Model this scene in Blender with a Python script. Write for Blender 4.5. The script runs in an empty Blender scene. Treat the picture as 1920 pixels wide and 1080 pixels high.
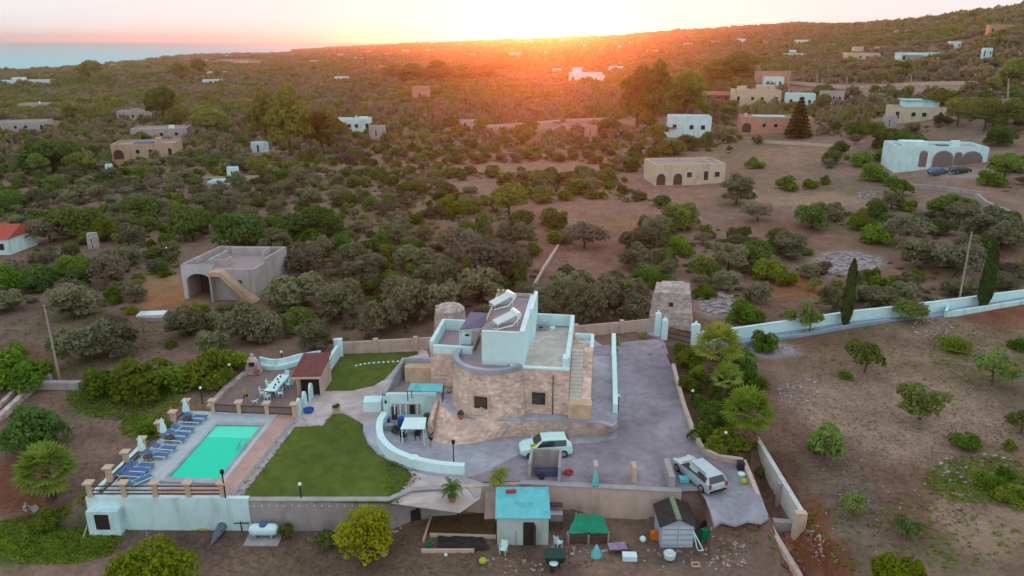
import bpy, math, random
import numpy as np
from mathutils import Vector, Matrix
random.seed(11)
R = math.radians
C = bpy.context.scene
# ------------------------------------------------------------ camera
CAMZ = 32.0
PITCH = 18.41
F = 1400.0
sp, cp = math.sin(R(PITCH)), math.cos(R(PITCH))
cam_d = bpy.data.cameras.new("camera")
cam = bpy.data.objects.new("camera", cam_d)
C.collection.objects.link(cam)
cam.location = (0, 0, CAMZ)
cam.rotation_euler = (R(90 - PITCH), 0, 0)
cam_d.sensor_width = 36
cam_d.lens = 36 * F / 1920
cam_d.clip_start = 0.5
cam_d.clip_end = 90000
C.camera = cam
# ------------------------------------------------------------ sky, sun, exposure
SUN_EL, SUN_AZ = 1.2, 2.5          # azimuth to the right of +Y
w = bpy.data.worlds.new("World"); C.world = w; w.use_nodes = True
nt = w.node_tree
bg = nt.nodes["Background"]
sky = nt.nodes.new("ShaderNodeTexSky")
sky.sky_type = 'NISHITA'; sky.sun_disc = False
sky.sun_elevation = R(SUN_EL); sky.sun_rotation = R(SUN_AZ)
sky.altitude = 30; sky.air_density = 1.0; sky.dust_density = 1.2; sky.ozone_density = 1.5
hsv = nt.nodes.new("ShaderNodeHueSaturation"); hsv.inputs['Saturation'].default_value = 0.25
nt.links.new(sky.outputs[0], hsv.inputs['Color']); tnt = nt.nodes.new("ShaderNodeMix"); tnt.data_type = 'RGBA'; tnt.blend_type = 'MULTIPLY'; tnt.inputs[0].default_value = 1; tnt.inputs[7].default_value = (.95, .98, 1.08, 1)
nt.links.new(hsv.outputs[0], tnt.inputs[6]); vm = nt.nodes.new("ShaderNodeVectorMath"); vm.operation = 'MINIMUM'; vm.inputs[1].default_value = (.430, .446, .446)   # clamp on the sky colour: caps its brightness so it never clips to white
nt.links.new(tnt.outputs[2], vm.inputs[0]); nt.links.new(vm.outputs[0], bg.inputs[0])
bg.inputs[1].default_value = 0.15
sl = bpy.data.lights.new("sun", 'SUN'); so = bpy.data.objects.new("sun", sl)
C.collection.objects.link(so)
sl.energy = 0.35; sl.angle = R(0.5); sl.color = (1.0, 0.165, 0.04)
sdir = Vector((math.sin(R(SUN_AZ)) * math.cos(R(SUN_EL)), math.cos(R(SUN_AZ)) * math.cos(R(SUN_EL)), math.sin(R(SUN_EL))))
so.rotation_euler = sdir.to_track_quat('Z', 'Y').to_euler()
so.location = (0, 0, 80)
C.view_settings.view_transform = 'Standard'; C.view_settings.look = 'None'
C.view_settings.exposure = 3.84; C.view_settings.gamma = 1.0
C.view_settings.use_curve_mapping = False
C.render.engine = 'CYCLES'
C.cycles.use_denoising = True
C.cycles.max_bounces = 5; C.cycles.diffuse_bounces = 3; C.cycles.glossy_bounces = 2
C.cycles.transmission_bounces = 3; C.cycles.transparent_max_bounces = 6; C.cycles.volume_bounces = 0
C.cycles.use_adaptive_sampling = True; C.cycles.adaptive_threshold = 0.02
C.cycles.caustics_reflective = False; C.cycles.caustics_refractive = False

# ------------------------------------------------------------ geometry helpers
def P(px, py, z=0.0):
    v = (py - 540) / F; u = (px - 960) / F
    d = (CAMZ - z) / (sp + cp * v)
    return Vector((u * d, d * (cp - sp * v), z))
def proj(X, Y, Z):
    d = Y * cp + (CAMZ - Z) * sp
    return 960 + F * X / d, 540 + F * ((CAMZ - Z) * cp - Y * sp) / d
TCOL = np.array([-2500, -600, 0, 500, 800, 960, 1100, 1300, 1500, 1700, 1920, 2600, 4500.])
TD = np.array([0, 105, 170, 250, 400, 650, 1000, 1500, 2000, 3000, 6000.])
TH = np.array([
 [0, 0, 0, -1, -3, -6, -10, -16, -16, -16, -16],
 [0, 0, 0, -1, -3, -6, -10, -16, -16, -16, -16],
 [0, 0, 0, -1, -2, -5, -8.5, -14, -16, -16, -16],
 [0, 0, 1, 1, 0, -2, -4.5, -6.5, -8.5, -14.5, -16],
 [0, 0, 2, 4, 5, 5, 6, 8, 11, 15, -16],
 [0, 0, 2, 5, 9, 11, 13, 18, 24, 28, -16],
 [0, 0, 2, 6, 10, 12, 17, 26, 34, 10, -16],
 [0, 0, 2.5, 7, 12, 17, 27, 45, 44, 40, 0],
 [0, 0, 3, 8, 14, 23, 38, 53, 56, 50, 0],
 [0, 0, 4, 11, 21, 34, 48, 54, 56, 50, 0],
 [0, 0, 6, 16, 31, 50, 58, 60, 60, 50, 0],
 [0, 0, 7, 18, 34, 54, 62, 62, 62, 50, 0],
 [0, 0, 7, 18, 34, 54, 62, 62, 62, 50, 0]], float)
def sm(a, b, x):
    t = np.clip((x - a) / (b - a), 0, 1); return t * t * (3 - 2 * t)
LOW = -2.4
def wall_y(X): return np.interp(X, [-33, -20, -9, -7.2, .5, 12.5, 14], [47.15, 46.95, 46.95, 48.3, 49.0, 47.9, 47.8])
def H(X, Y):
    X = np.atleast_1d(np.asarray(X, float)); Y = np.atleast_1d(np.asarray(Y, float))
    D = np.hypot(X, Y); px = 960 + 1475 * X / np.maximum(Y, 5)
    ci = np.clip(np.searchsorted(TCOL, px) - 1, 0, len(TCOL) - 2)
    ct = np.clip((px - TCOL[ci]) / (TCOL[ci + 1] - TCOL[ci]), 0, 1)
    di = np.clip(np.searchsorted(TD, D) - 1, 0, len(TD) - 2)
    dt = np.clip((D - TD[di]) / (TD[di + 1] - TD[di]), 0, 1)
    dt = np.where(di > 0, dt * dt * (3 - 2 * dt) * 0.5 + dt * 0.5, dt)
    ct = ct * ct * (3 - 2 * ct) * 0.6 + ct * 0.4
    h = (TH[ci, di] * (1 - dt) + TH[ci, di + 1] * dt) * (1 - ct) + (TH[ci + 1, di] * (1 - dt) + TH[ci + 1, di + 1] * dt) * ct
    far = sm(300, 900, D)
    h = h + far * (2.2 * np.sin(X / 61 + 1) * np.sin(Y / 93) + 1.4 * np.sin(X / 23 + 2) * np.sin(Y / 37)) * (h > -8)
    near = 1 - sm(90, 140, D)
    h = h + 0.10 * np.sin(X * .31 + Y * .17) * np.sin(Y * .23) * (1 - far) * (D > 75)
    # the yard below the retaining walls
    yl = wall_y(X)
    lowmid = 1 - sm(yl + .15, yl + .4, Y)
    lowleft = 1 - sm(48.5, 74, Y)
    lw = np.where(X < -31.2, lowleft, np.where(X < 14.2, lowmid, np.maximum(1 - sm(41.5, 47.8, Y), sm(18.4, 18.9, X) * (1 - sm(51, 55, Y)) * .75)))
    k = sm(-36, -31.2, X) * (X < -31.2)
    lw = np.where(X < -31.2, lowleft * (1 - k) + np.maximum(lowmid, lowleft * .9 * (1 - k)) * k, lw)
    fld = sm(20.35, 20.75, X)                   # the open field starts behind the white wall
    h = h - 0.03 + LOW * lw * (1 - fld) * (Y < 76)
    return h
def hz(x, y): return float(H(x, y)[0])
def T(px, py, dz=0.0):
    """where the line of sight through a photo pixel meets the terrain"""
    v = (py - 540) / F; u = (px - 960) / F
    d = np.geomspace(20, 6000, 900)
    X = u * d; Y = d * (cp - sp * v); Z = CAMZ - d * (sp + cp * v)
    b = np.nonzero(Z < H(X, Y) + dz)[0]
    i = b[0] if len(b) else len(d) - 1
    lo, hi = d[max(i - 1, 0)], d[i]
    for _ in range(24):
        m = (lo + hi) / 2
        if CAMZ - m * (sp + cp * v) < hz(u * m, m * (cp - sp * v)) + dz: hi = m
        else: lo = m
    m = hi
    return Vector((u * m, m * (cp - sp * v), hz(u * m, m * (cp - sp * v)) + dz))
def depth(p): return p[1] * cp + (CAMZ - p[2]) * sp

class MB:
    def __init__(s): s.v = []; s.f = []; s.m = []
    def add(s, vs, fs, mi=0):
        o = len(s.v); s.v += [tuple(v) for v in vs]; s.f += [tuple(i + o for i in f) for f in fs]; s.m += [mi] * len(fs); return s
    def prism(s, poly, z0, z1, mi=0, top=None, cap=True):
        """poly: (x,y) or (x,y,..) list; z0/z1 numbers; top: other outline for the upper ring"""
        poly = [(p[0], p[1]) for p in poly]; tp = [(p[0], p[1]) for p in (top or poly)]
        a = sum(poly[i][0] * poly[(i + 1) % len(poly)][1] - poly[(i + 1) % len(poly)][0] * poly[i][1] for i in range(len(poly)))
        if a < 0: poly = poly[::-1]; tp = tp[::-1]
        n = len(poly)
        vs = [(x, y, z0) for x, y in poly] + [(x, y, z1) for x, y in tp]
        fs = [(i, (i + 1) % n, n + (i + 1) % n, n + i) for i in range(n)]
        if cap: fs += [tuple(range(n, 2 * n)), tuple(range(n - 1, -1, -1))]
        return s.add(vs, fs, mi)
    def box(s, c, size, rz=0.0, mi=0, ry=0.0, rx=0.0):
        hx, hy, hh = size[0] / 2, size[1] / 2, size[2] / 2
        M = Matrix.Rotation(rz, 3, 'Z') @ Matrix.Rotation(ry, 3, 'Y') @ Matrix.Rotation(rx, 3, 'X')
        vs = [Vector(c) + M @ Vector((x * hx, y * hy, z * hh)) for z in (-1, 1) for x, y in ((-1, -1), (1, -1), (1, 1), (-1, 1))]
        return s.add(vs, [(0, 3, 2, 1), (4, 5, 6, 7), (0, 1, 5, 4), (1, 2, 6, 5), (2, 3, 7, 6), (3, 0, 4, 7)], mi)
    def bar(s, p, q, t, h, mi=0):
        """upright bar along p->q (thickness t, height h above the line)"""
        p = Vector(p); q = Vector(q); d = (q - p); n = Vector((-d.y, d.x, 0))
        if n.length < 1e-6: n = Vector((1, 0, 0))
        n = n.normalized() * t / 2; u = Vector((0, 0, h))
        vs = [p - n, q - n, q + n, p + n, p - n + u, q - n + u, q + n + u, p + n + u]
        return s.add(vs, [(0, 3, 2, 1), (4, 5, 6, 7), (0, 1, 5, 4), (1, 2, 6, 5), (2, 3, 7, 6), (3, 0, 4, 7)], mi)
    def tube(s, pts, r, n=8, mi=0, cap=True):
        pts = [Vector(p) for p in pts]; rr = r if isinstance(r, (list, tuple)) else [r] * len(pts)
        vs = []; fs = []
        ref = Vector((0.13, 0.21, 0.97))
        for i, p in enumerate(pts):
            t = (pts[min(i + 1, len(pts) - 1)] - pts[max(i - 1, 0)]).normalized()
            a = t.cross(ref);
            if a.length < .1: a = t.cross(Vector((1, 0, 0)))
            a.normalize(); b = t.cross(a)
            for k in range(n):
                an = 2 * math.pi * k / n
                vs.append(p + (a * math.cos(an) + b * math.sin(an)) * rr[i])
        for i in range(len(pts) - 1):
            for k in range(n):
                fs.append((i * n + k, i * n + (k + 1) % n, (i + 1) * n + (k + 1) % n, (i + 1) * n + k))
        if cap: fs += [tuple(range(n)), tuple(range((len(pts) - 1) * n + n - 1, (len(pts) - 1) * n - 1, -1))]
        return s.add(vs, fs, mi)
    def lathe(s, prof, c=(0, 0, 0), n=16, mi=0):
        vs = []; fs = []
        for r, z in prof:
            for k in range(n):
                a = 2 * math.pi * k / n; vs.append((c[0] + r * math.cos(a), c[1] + r * math.sin(a), c[2] + z))
        for i in range(len(prof) - 1):
            for k in range(n): fs.append((i * n + k, i * n + (k + 1) % n, (i + 1) * n + (k + 1) % n, (i + 1) * n + k))
        fs += [tuple(range(n - 1, -1, -1)), tuple(range((len(prof) - 1) * n, len(prof) * n))]
        return s.add(vs, fs, mi)
    def ball(s, c, r, n=10, mi=0, sz=1.0):
        prof = [(max(r * math.sin(math.pi * i / n), 0.0005), -r * sz * math.cos(math.pi * i / n)) for i in range(n + 1)]
        return s.lathe(prof, c, n + 4, mi)
    def ribbon(s, pts, t, z0, z1, mi=0, lean=0.0):
        """wall along a polyline; z0/z1 numbers or lists; one closed solid with mitred corners"""
        n = len(pts); pts = [Vector((p[0], p[1], 0)) for p in pts]
        Z0 = z0 if isinstance(z0, (list, tuple)) else [z0] * n; Z1 = z1 if isinstance(z1, (list, tuple)) else [z1] * n
        vs = []
        for i, p in enumerate(pts):
            d = (pts[min(i + 1, n - 1)] - pts[max(i - 1, 0)]).normalized(); nn = Vector((-d.y, d.x, 0)) * t / 2
            vs += [p - nn + Vector((0, 0, Z0[i])), p + nn + Vector((0, 0, Z0[i])), p + nn + Vector((0, 0, Z1[i])), p - nn + Vector((0, 0, Z1[i]))]
        fs = []
        for i in range(n - 1):
            a, b = 4 * i, 4 * i + 4
            for k in range(4): fs.append((a + k, b + k, b + (k + 1) % 4, a + (k + 1) % 4))
        fs += [(0, 1, 2, 3), (4 * n - 1, 4 * n - 2, 4 * n - 3, 4 * n - 4)]
        return s.add(vs, fs, mi)
    def quads(s, V, mi=0):
        """V: (n,4,3) array"""
        V = np.asarray(V).reshape(-1, 3); n = len(V) // 4
        o = len(s.v); s.v += [tuple(v) for v in V.tolist()]; s.f += [(o + 4 * i, o + 4 * i + 1, o + 4 * i + 2, o + 4 * i + 3) for i in range(n)]; s.m += [mi] * n
        return s
    def build(s, name, mats, parent=None, origin=None, smooth=False):
        me = bpy.data.meshes.new(name)
        V = np.array(s.v, float)
        if origin is None:
            if parent is not None: origin = tuple(parent.get('_w', (0, 0, 0)))
            else:
                mn, mx = V.min(0), V.max(0); origin = ((mn[0] + mx[0]) / 2, (mn[1] + mx[1]) / 2, mn[2])
        V = V - np.array(origin)
        me.from_pydata(V.tolist(), [], s.f)
        if not isinstance(mats, (list, tuple)): mats = [mats]
        for m in mats: me.materials.append(m)
        if len(mats) > 1: me.polygons.foreach_set('material_index', s.m)
        if smooth: me.polygons.foreach_set('use_smooth', [True] * len(me.polygons))
        me.validate(); me.update()
        o = bpy.data.objects.new(name, me); C.collection.objects.link(o)
        if parent is not None:
            o.parent = parent
            pw = tuple(parent.get('_w', (0, 0, 0)))
            o.location = (origin[0] - pw[0], origin[1] - pw[1], origin[2] - pw[2])
            o['_w'] = origin
        else:
            o.location = origin; o['_w'] = origin
        return o

LABELS = {}
def tag(o, label, cat, group=None, kind=None):
    if label: o['label'] = label
    if cat: o['category'] = cat
    if group: o['group'] = group
    if kind: o['kind'] = kind
    return o
def thing(name, label, cat, loc=(0, 0, 0), group=None):
    o = bpy.data.objects.new(name, None); C.collection.objects.link(o)
    o.empty_display_size = .3
    o.location = loc; o['_w'] = tuple(loc)
    return tag(o, label, cat, group)
def copy_tree(o, loc=None, rz=None, label=None, scale=None, parent=None):
    c = o.copy(); C.collection.objects.link(c)
    if parent: c.parent = parent
    if loc is not None: c.location = loc
    if rz is not None: c.rotation_euler = (0, 0, rz)
    if scale is not None: c.scale = scale
    if label: c['label'] = label
    for ch in list(o.children): copy_tree(ch, parent=c)
    return c
def structure(name, mb, mat, label=None, **k):
    o = mb.build(name, mat, **k); o['kind'] = 'structure'; return o

# ------------------------------------------------------------ materials
def mat(name, col, rough=.85, var=.12, scale=3.0, col2=None, metal=0.0, bump=0.0, spec=.3, obj=True, extra=None, detail=5.0, hue=0.0):
    """noise-mottled paint/plaster/stone"""
    m = bpy.data.materials.new(name); m.use_nodes = True; n = m.node_tree.nodes; l = m.node_tree.links
    b = n['Principled BSDF']; b.inputs['Roughness'].default_value = rough; b.inputs['Metallic'].default_value = metal
    b.inputs['Specular IOR Level'].default_value = spec
    col = tuple(col); c2 = tuple(col2) if col2 else tuple(c * (1 - var * 2) for c in col)
    tc = n.new('ShaderNodeTexCoord'); no = n.new('ShaderNodeTexNoise'); no.inputs['Scale'].default_value = scale; no.inputs['Detail'].default_value = detail
    no.inputs['Roughness'].default_value = .65
    l.new(tc.outputs['Object'], no.inputs['Vector'])
    rp = n.new('ShaderNodeValToRGB'); rp.color_ramp.elements[0].position = .32; rp.color_ramp.elements[1].position = .68
    rp.color_ramp.elements[0].color = (*c2, 1); rp.color_ramp.elements[1].color = (*(tuple(min(1, c * (1 + var * .5)) for c in col)), 1)
    l.new(no.outputs['Fac'], rp.inputs['Fac']); out = rp.outputs['Color']
    if extra == 'blocks':       # coursed rubble stone
        br = n.new('ShaderNodeTexVoronoi'); br.feature = 'F1'; br.inputs['Scale'].default_value = 2.6
        mp = n.new('ShaderNodeMapping'); mp.inputs['Scale'].default_value = (1, 1, 1.7); l.new(tc.outputs['Object'], mp.inputs['Vector'])
        l.new(mp.outputs[0], br.inputs['Vector'])
        hs = n.new('ShaderNodeHueSaturation'); mr = n.new('ShaderNodeMapRange'); mr.inputs[3].default_value = .68; mr.inputs[4].default_value = 1.25
        l.new(br.outputs['Color'], mr.inputs[0]); l.new(mr.outputs[0], hs.inputs['Value']); l.new(out, hs.inputs['Color'])
        v2 = n.new('ShaderNodeTexVoronoi'); v2.feature = 'DISTANCE_TO_EDGE'; v2.inputs['Scale'].default_value = 2.6; l.new(mp.outputs[0], v2.inputs['Vector'])
        r2 = n.new('ShaderNodeMapRange'); r2.inputs[2].default_value = .05; r2.inputs[3].default_value = .8; r2.inputs[4].default_value = 1.0; l.new(v2.outputs['Distance'], r2.inputs[0])
        mx = n.new('ShaderNodeMix'); mx.data_type = 'RGBA'; mx.blend_type = 'MULTIPLY'; mx.inputs[0].default_value = 1
        l.new(hs.outputs[0], mx.inputs[6]); l.new(r2.outputs[0], mx.inputs[7]); out = mx.outputs[2]
    if extra == 'tiles':
        br = n.new('ShaderNodeTexBrick'); br.offset = 0; br.inputs['Scale'].default_value = 2.2; br.inputs['Mortar Size'].default_value = .02
        br.inputs['Brick Width'].default_value = .5; br.inputs['Row Height'].default_value = .5
        br.inputs['Color1'].default_value = (1, 1, 1, 1); br.inputs['Color2'].default_value = (.88, .88, .88, 1); br.inputs['Mortar'].default_value = (.6, .6, .6, 1)
        l.new(tc.outputs['Object'], br.inputs['Vector'])
        mx = n.new('ShaderNodeMix'); mx.data_type = 'RGBA'; mx.blend_type = 'MULTIPLY'; mx.inputs[0].default_value = 1
        l.new(out, mx.inputs[6]); l.new(br.outputs[0], mx.inputs[7]); out = mx.outputs[2]
    if extra == 'wear':         # patched and worn surface: pale scuffs, darker repairs, fine grit
        for sc_, lo_, hi_, w0_, w1_ in ((.09, .82, 1.22, .35, .65), (.9, .9, 1.12, .4, .62), (9, .9, 1.1, .3, .7)):
            n2 = n.new('ShaderNodeTexNoise'); n2.inputs['Scale'].default_value = sc_; n2.inputs['Detail'].default_value = 7; n2.inputs['Distortion'].default_value = .8; l.new(tc.outputs['Object'], n2.inputs['Vector'])
            r2 = n.new('ShaderNodeMapRange'); r2.inputs[1].default_value = w0_; r2.inputs[2].default_value = w1_; r2.inputs[3].default_value = lo_; r2.inputs[4].default_value = hi_; l.new(n2.outputs['Fac'], r2.inputs[0])
            mx = n.new('ShaderNodeMix'); mx.data_type = 'RGBA'; mx.blend_type = 'MULTIPLY'; mx.inputs[0].default_value = 1
            l.new(out, mx.inputs[6]); l.new(r2.outputs[0], mx.inputs[7]); out = mx.outputs[2]
    if extra == 'stain':        # vertical weather streaks on plaster
        mp = n.new('ShaderNodeMapping'); mp.inputs['Scale'].default_value = (.8, .8, .22); l.new(tc.outputs['Object'], mp.inputs['Vector'])
        n2 = n.new('ShaderNodeTexNoise'); n2.inputs['Scale'].default_value = 1.6; n2.inputs['Detail'].default_value = 6; l.new(mp.outputs[0], n2.inputs['Vector'])
        r2 = n.new('ShaderNodeMapRange'); r2.inputs[1].default_value = .5; r2.inputs[2].default_value = .75; r2.inputs[3].default_value = 1.0; r2.inputs[4].default_value = .72; l.new(n2.outputs['Fac'], r2.inputs[0])
        mx = n.new('ShaderNodeMix'); mx.data_type = 'RGBA'; mx.blend_type = 'MULTIPLY'; mx.inputs[0].default_value = 1
        l.new(out, mx.inputs[6]); l.new(r2.outputs[0], mx.inputs[7]); out = mx.outputs[2]
    l.new(out, b.inputs['Base Color'])
    if bump:
        bp = n.new('ShaderNodeBump'); bp.inputs['Strength'].default_value = bump; bp.inputs['Distance'].default_value = .1
        l.new(no.outputs['Fac'], bp.inputs['Height']); l.new(bp.outputs[0], b.inputs['Normal'])
    return m
def leafmat(name, col, col2, trans=.42):
    """foliage: every tree its own shade (Object Info), clumps lighter and darker by noise"""
    m = bpy.data.materials.new(name); m.use_nodes = True; n = m.node_tree.nodes; l = m.node_tree.links
    n.remove(n['Principled BSDF']); out = n['Material Output']
    oi = n.new('ShaderNodeObjectInfo'); tc = n.new('ShaderNodeTexCoord'); no = n.new('ShaderNodeTexNoise')
    no.inputs['Scale'].default_value = 1.1; no.inputs['Detail'].default_value = 6; no.inputs['Roughness'].default_value = .7
    l.new(tc.outputs['Object'], no.inputs['Vector'])
    rp = n.new('ShaderNodeValToRGB'); rp.color_ramp.elements[0].position = .33; rp.color_ramp.elements[1].position = .67
    rp.color_ramp.elements[0].color = (*col2, 1); rp.color_ramp.elements[1].color = (*col, 1)
    l.new(no.outputs['Fac'], rp.inputs['Fac'])
    hs = n.new('ShaderNodeHueSaturation')
    a = n.new('ShaderNodeMapRange'); a.inputs[3].default_value = .465; a.inputs[4].default_value = .53; l.new(oi.outputs['Random'], a.inputs[0]); l.new(a.outputs[0], hs.inputs['Hue'])
    mu = n.new('ShaderNodeMath'); mu.operation = 'MULTIPLY'; mu.inputs[1].default_value = 7.31; l.new(oi.outputs['Random'], mu.inputs[0])
    fr = n.new('ShaderNodeMath'); fr.operation = 'FRACT'; l.new(mu.outputs[0], fr.inputs[0])
    bb = n.new('ShaderNodeMapRange'); bb.inputs[3].default_value = .7; bb.inputs[4].default_value = 1.35; l.new(fr.outputs[0], bb.inputs[0]); l.new(bb.outputs[0], hs.inputs['Value'])
    l.new(rp.outputs[0], hs.inputs['Color'])
    d = n.new('ShaderNodeBsdfDiffuse'); t = n.new('ShaderNodeBsdfTranslucent'); mx = n.new('ShaderNodeMixShader'); mx.inputs[0].default_value = trans
    l.new(hs.outputs[0], d.inputs[0]); l.new(hs.outputs[0], t.inputs[0]); l.new(d.outputs[0], mx.inputs[1]); l.new(t.outputs[0], mx.inputs[2]); l.new(mx.outputs[0], out.inputs[0])
    return m
# ------------------------------------------------------------ terrain
def axis(lo, hi, s0, s1, grow, a, b):
    c = list(np.arange(a, b + .001, s0)); st = s0
    x = b
    while x < hi: st = min(st * grow, s1); x += st; c.append(x)
    x = a; st = s0; l = []
    while x > lo: st = min(st * grow, s1); x -= st; l.append(x)
    return np.array(l[::-1] + c)
gx = axis(-3600, 4200, .65, 60, 1.055, -62, 62)
gy = axis(22, 6000, .65, 70, 1.035, 34, 110)
XX, YY = np.meshgrid(gx, gy)
ZZ = H(XX.ravel(), YY.ravel()).reshape(XX.shape)
# real ground colours: earth, red earth, straw, rock, green weeds, in patches (linear values)
EARTH = np.array([.20, .135, .108]); 
_dep = YY * cp + (CAMZ - ZZ) * sp
PX = 960 + F * XX / _dep; PY = 540 + F * ((CAMZ - ZZ) * cp - YY * sp) / _dep
rng = np.random.default_rng(5)
def vnoise(X, Y, s, seed):
    """smooth value noise"""
    r = np.random.default_rng(seed); g = r.random((257, 257))
    x = X / s; y = Y / s; xi = np.floor(x).astype(int); yi = np.floor(y).astype(int); fx = x - xi; fy = y - yi
    fx = fx * fx * (3 - 2 * fx); fy = fy * fy * (3 - 2 * fy)
    q = lambda a, b: g[a % 256, b % 256]
    return (q(xi, yi) * (1 - fx) + q(xi + 1, yi) * fx) * (1 - fy) + (q(xi, yi + 1) * (1 - fx) + q(xi + 1, yi + 1) * fx) * fy
COL = np.empty(XX.shape + (3,)); COL[:] = EARTH
def blend(mask, c): 
    global COL
    COL = COL * (1 - mask[..., None]) + np.array(c) * mask[..., None]
n1 = vnoise(XX, YY, 9, 1); n2 = vnoise(XX, YY, 3.5, 2); n3 = vnoise(XX, YY, 26, 3); n4 = vnoise(XX, YY, 1.6, 4)
blend(sm(.45, .8, n1 * .6 + n2 * .4) * .5, (.20, .145, .10))
blend(sm(.5, .8, n3 * .6 + n1 * .4) * .6, (.145, .075, .052))
blend(sm(.55, .8, vnoise(XX, YY, 14, 9) * .7 + n2 * .3) * .45, (.085, .10, .045))
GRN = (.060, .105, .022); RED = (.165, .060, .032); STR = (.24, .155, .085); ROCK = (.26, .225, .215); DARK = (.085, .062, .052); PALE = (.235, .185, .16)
# patches of the place, each an ellipse round the point a photo pixel shows: (px, py, rx, ry, colour, strength)
PATCH = [
 (100, 1010, 120, 48, GRN, .95), (20, 1040, 60, 30, GRN, .8), (190, 985, 60, 25, GRN, .7),
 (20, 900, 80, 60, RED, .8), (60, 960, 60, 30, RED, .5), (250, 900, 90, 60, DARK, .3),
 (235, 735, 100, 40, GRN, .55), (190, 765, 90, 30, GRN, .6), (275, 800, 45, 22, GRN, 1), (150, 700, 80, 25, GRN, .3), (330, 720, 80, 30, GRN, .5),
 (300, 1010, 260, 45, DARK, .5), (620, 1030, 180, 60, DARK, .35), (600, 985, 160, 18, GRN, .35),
 (310, 560, 70, 40, (.30, .15, .065), .95), (300, 530, 40, 30, STR, .7), 
 (1480, 540, 100, 26, (.235, .105, .045), .9), (1630, 535, 90, 20, (.235, .11, .05), .6), (1900, 580, 70, 22, RED, .8), (1880, 605, 80, 25, RED, .7), (1700, 510, 90, 14, (.2, .11, .06), .5),
 (1450, 658, 60, 18, (.30, .27, .29), .95), (1500, 735, 60, 40, ROCK, .45), (1590, 495, 70, 26, (.36, .31, .33), .9), (1340, 572, 40, 25, (.34, .30, .31), .8),
 (1700, 780, 220, 110, (.30, .22, .165), .85), (1850, 960, 120, 90, (.29, .215, .15), .75), (1600, 760, 160, 60, (.28, .205, .155), .6), (1560, 880, 90, 70, (.155, .125, .10), .7), (1600, 960, 80, 90, (.15, .125, .10), .7), (1640, 690, 260, 40, (.24, .17, .125), .6),
 (1830, 900, 110, 40, GRN, .35), (1520, 1010, 50, 90, RED, .95), (1470, 900, 40, 60, (.11, .06, .045), .8), (1560, 1060, 40, 60, RED, .8),
 (1090, 440, 160, 50, (.185, .085, .055), .7), (1050, 395, 120, 30, (.24, .14, .10), .7), (1120, 420, 120, 12, STR, .5), (960, 300, 260, 30, (.25, .15, .11), .6), (1200, 360, 160, 40, (.22, .13, .10), .6), 
 (1180, 235, 300, 16, (.26, .15, .11), .8), (1440, 320, 100, 50, (.20, .135, .10), .8), (1500, 290, 90, 25, (.24, .16, .11), .7), (1520, 375, 160, 14, (.27, .19, .13), .7), (1620, 440, 110, 40, (.19, .12, .08), .5),
 (1850, 250, 80, 30, (.20, .15, .13), .7), (1800, 325, 90, 14, (.26, .22, .21), .9), (1500, 180, 300, 18, (.22, .155, .13), .6), (1730, 165, 180, 10, (.24, .18, .15), .8),
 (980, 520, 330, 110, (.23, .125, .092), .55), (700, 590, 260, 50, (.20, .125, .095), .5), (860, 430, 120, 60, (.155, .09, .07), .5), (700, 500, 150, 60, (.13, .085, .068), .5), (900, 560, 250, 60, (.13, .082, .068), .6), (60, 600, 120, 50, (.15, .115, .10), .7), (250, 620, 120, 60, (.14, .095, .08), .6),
 (640, 330, 160, 20, (.22, .14, .11), .5), (220, 400, 120, 20, (.17, .075, .05), .5), (800, 120, 400, 14, (.17, .11, .085), .4), (400, 125, 400, 10, (.20, .14, .11), .6), (450, 118, 90, 7, (.42, .22, .12), .8),
 (1350, 1010, 80, 28, (.17, .125, .09), .8), (1370, 1060, 110, 40, (.165, .115, .10), .7), (1240, 1040, 120, 40, (.12, .09, .075), .6), (1000, 1060, 120, 30, (.15, .095, .08), .6), (1080, 960, 160, 30, (.10, .085, .06), .5),
 (1790, 620, 90, 14, (.27, .19, .16), .5), (1860, 660, 90, 14, (.26, .19, .15), .5)]
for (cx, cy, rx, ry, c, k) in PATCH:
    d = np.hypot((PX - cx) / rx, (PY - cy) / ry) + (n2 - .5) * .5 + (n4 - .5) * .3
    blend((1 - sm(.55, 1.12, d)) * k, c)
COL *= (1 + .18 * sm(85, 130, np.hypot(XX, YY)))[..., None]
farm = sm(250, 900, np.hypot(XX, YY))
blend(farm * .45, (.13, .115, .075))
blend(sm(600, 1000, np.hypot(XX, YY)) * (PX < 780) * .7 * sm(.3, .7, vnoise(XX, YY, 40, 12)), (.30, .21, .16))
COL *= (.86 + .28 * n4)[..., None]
def grid_obj(name, XX, YY, ZZ, COL, m):
    ny, nx = XX.shape
    me = bpy.data.meshes.new(name); V = np.stack([XX, YY, ZZ], -1).reshape(-1, 3)
    i = np.arange(ny * nx).reshape(ny, nx); Fc = np.stack([i[:-1, :-1], i[:-1, 1:], i[1:, 1:], i[1:, :-1]], -1).reshape(-1, 4)
    me.vertices.add(len(V)); me.vertices.foreach_set('co', V.ravel())
    me.loops.add(Fc.size); me.loops.foreach_set('vertex_index', Fc.ravel().astype(np.int32))
    me.polygons.add(len(Fc)); me.polygons.foreach_set('loop_start', (np.arange(len(Fc)) * 4).astype(np.int32))
    me.polygons.foreach_set('use_smooth', np.ones(len(Fc), bool))
    me.update(calc_edges=True)
    a = me.color_attributes.new('earth', 'FLOAT_COLOR', 'POINT')
    a.data.foreach_set('color', np.concatenate([COL.reshape(-1, 3), np.ones((len(V), 1))], 1).ravel())
    me.materials.append(m)
    o = bpy.data.objects.new(name, me); C.collection.objects.link(o); o['kind'] = 'structure'
    return o
mg = bpy.data.materials.new('earth'); mg.use_nodes = True
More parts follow.
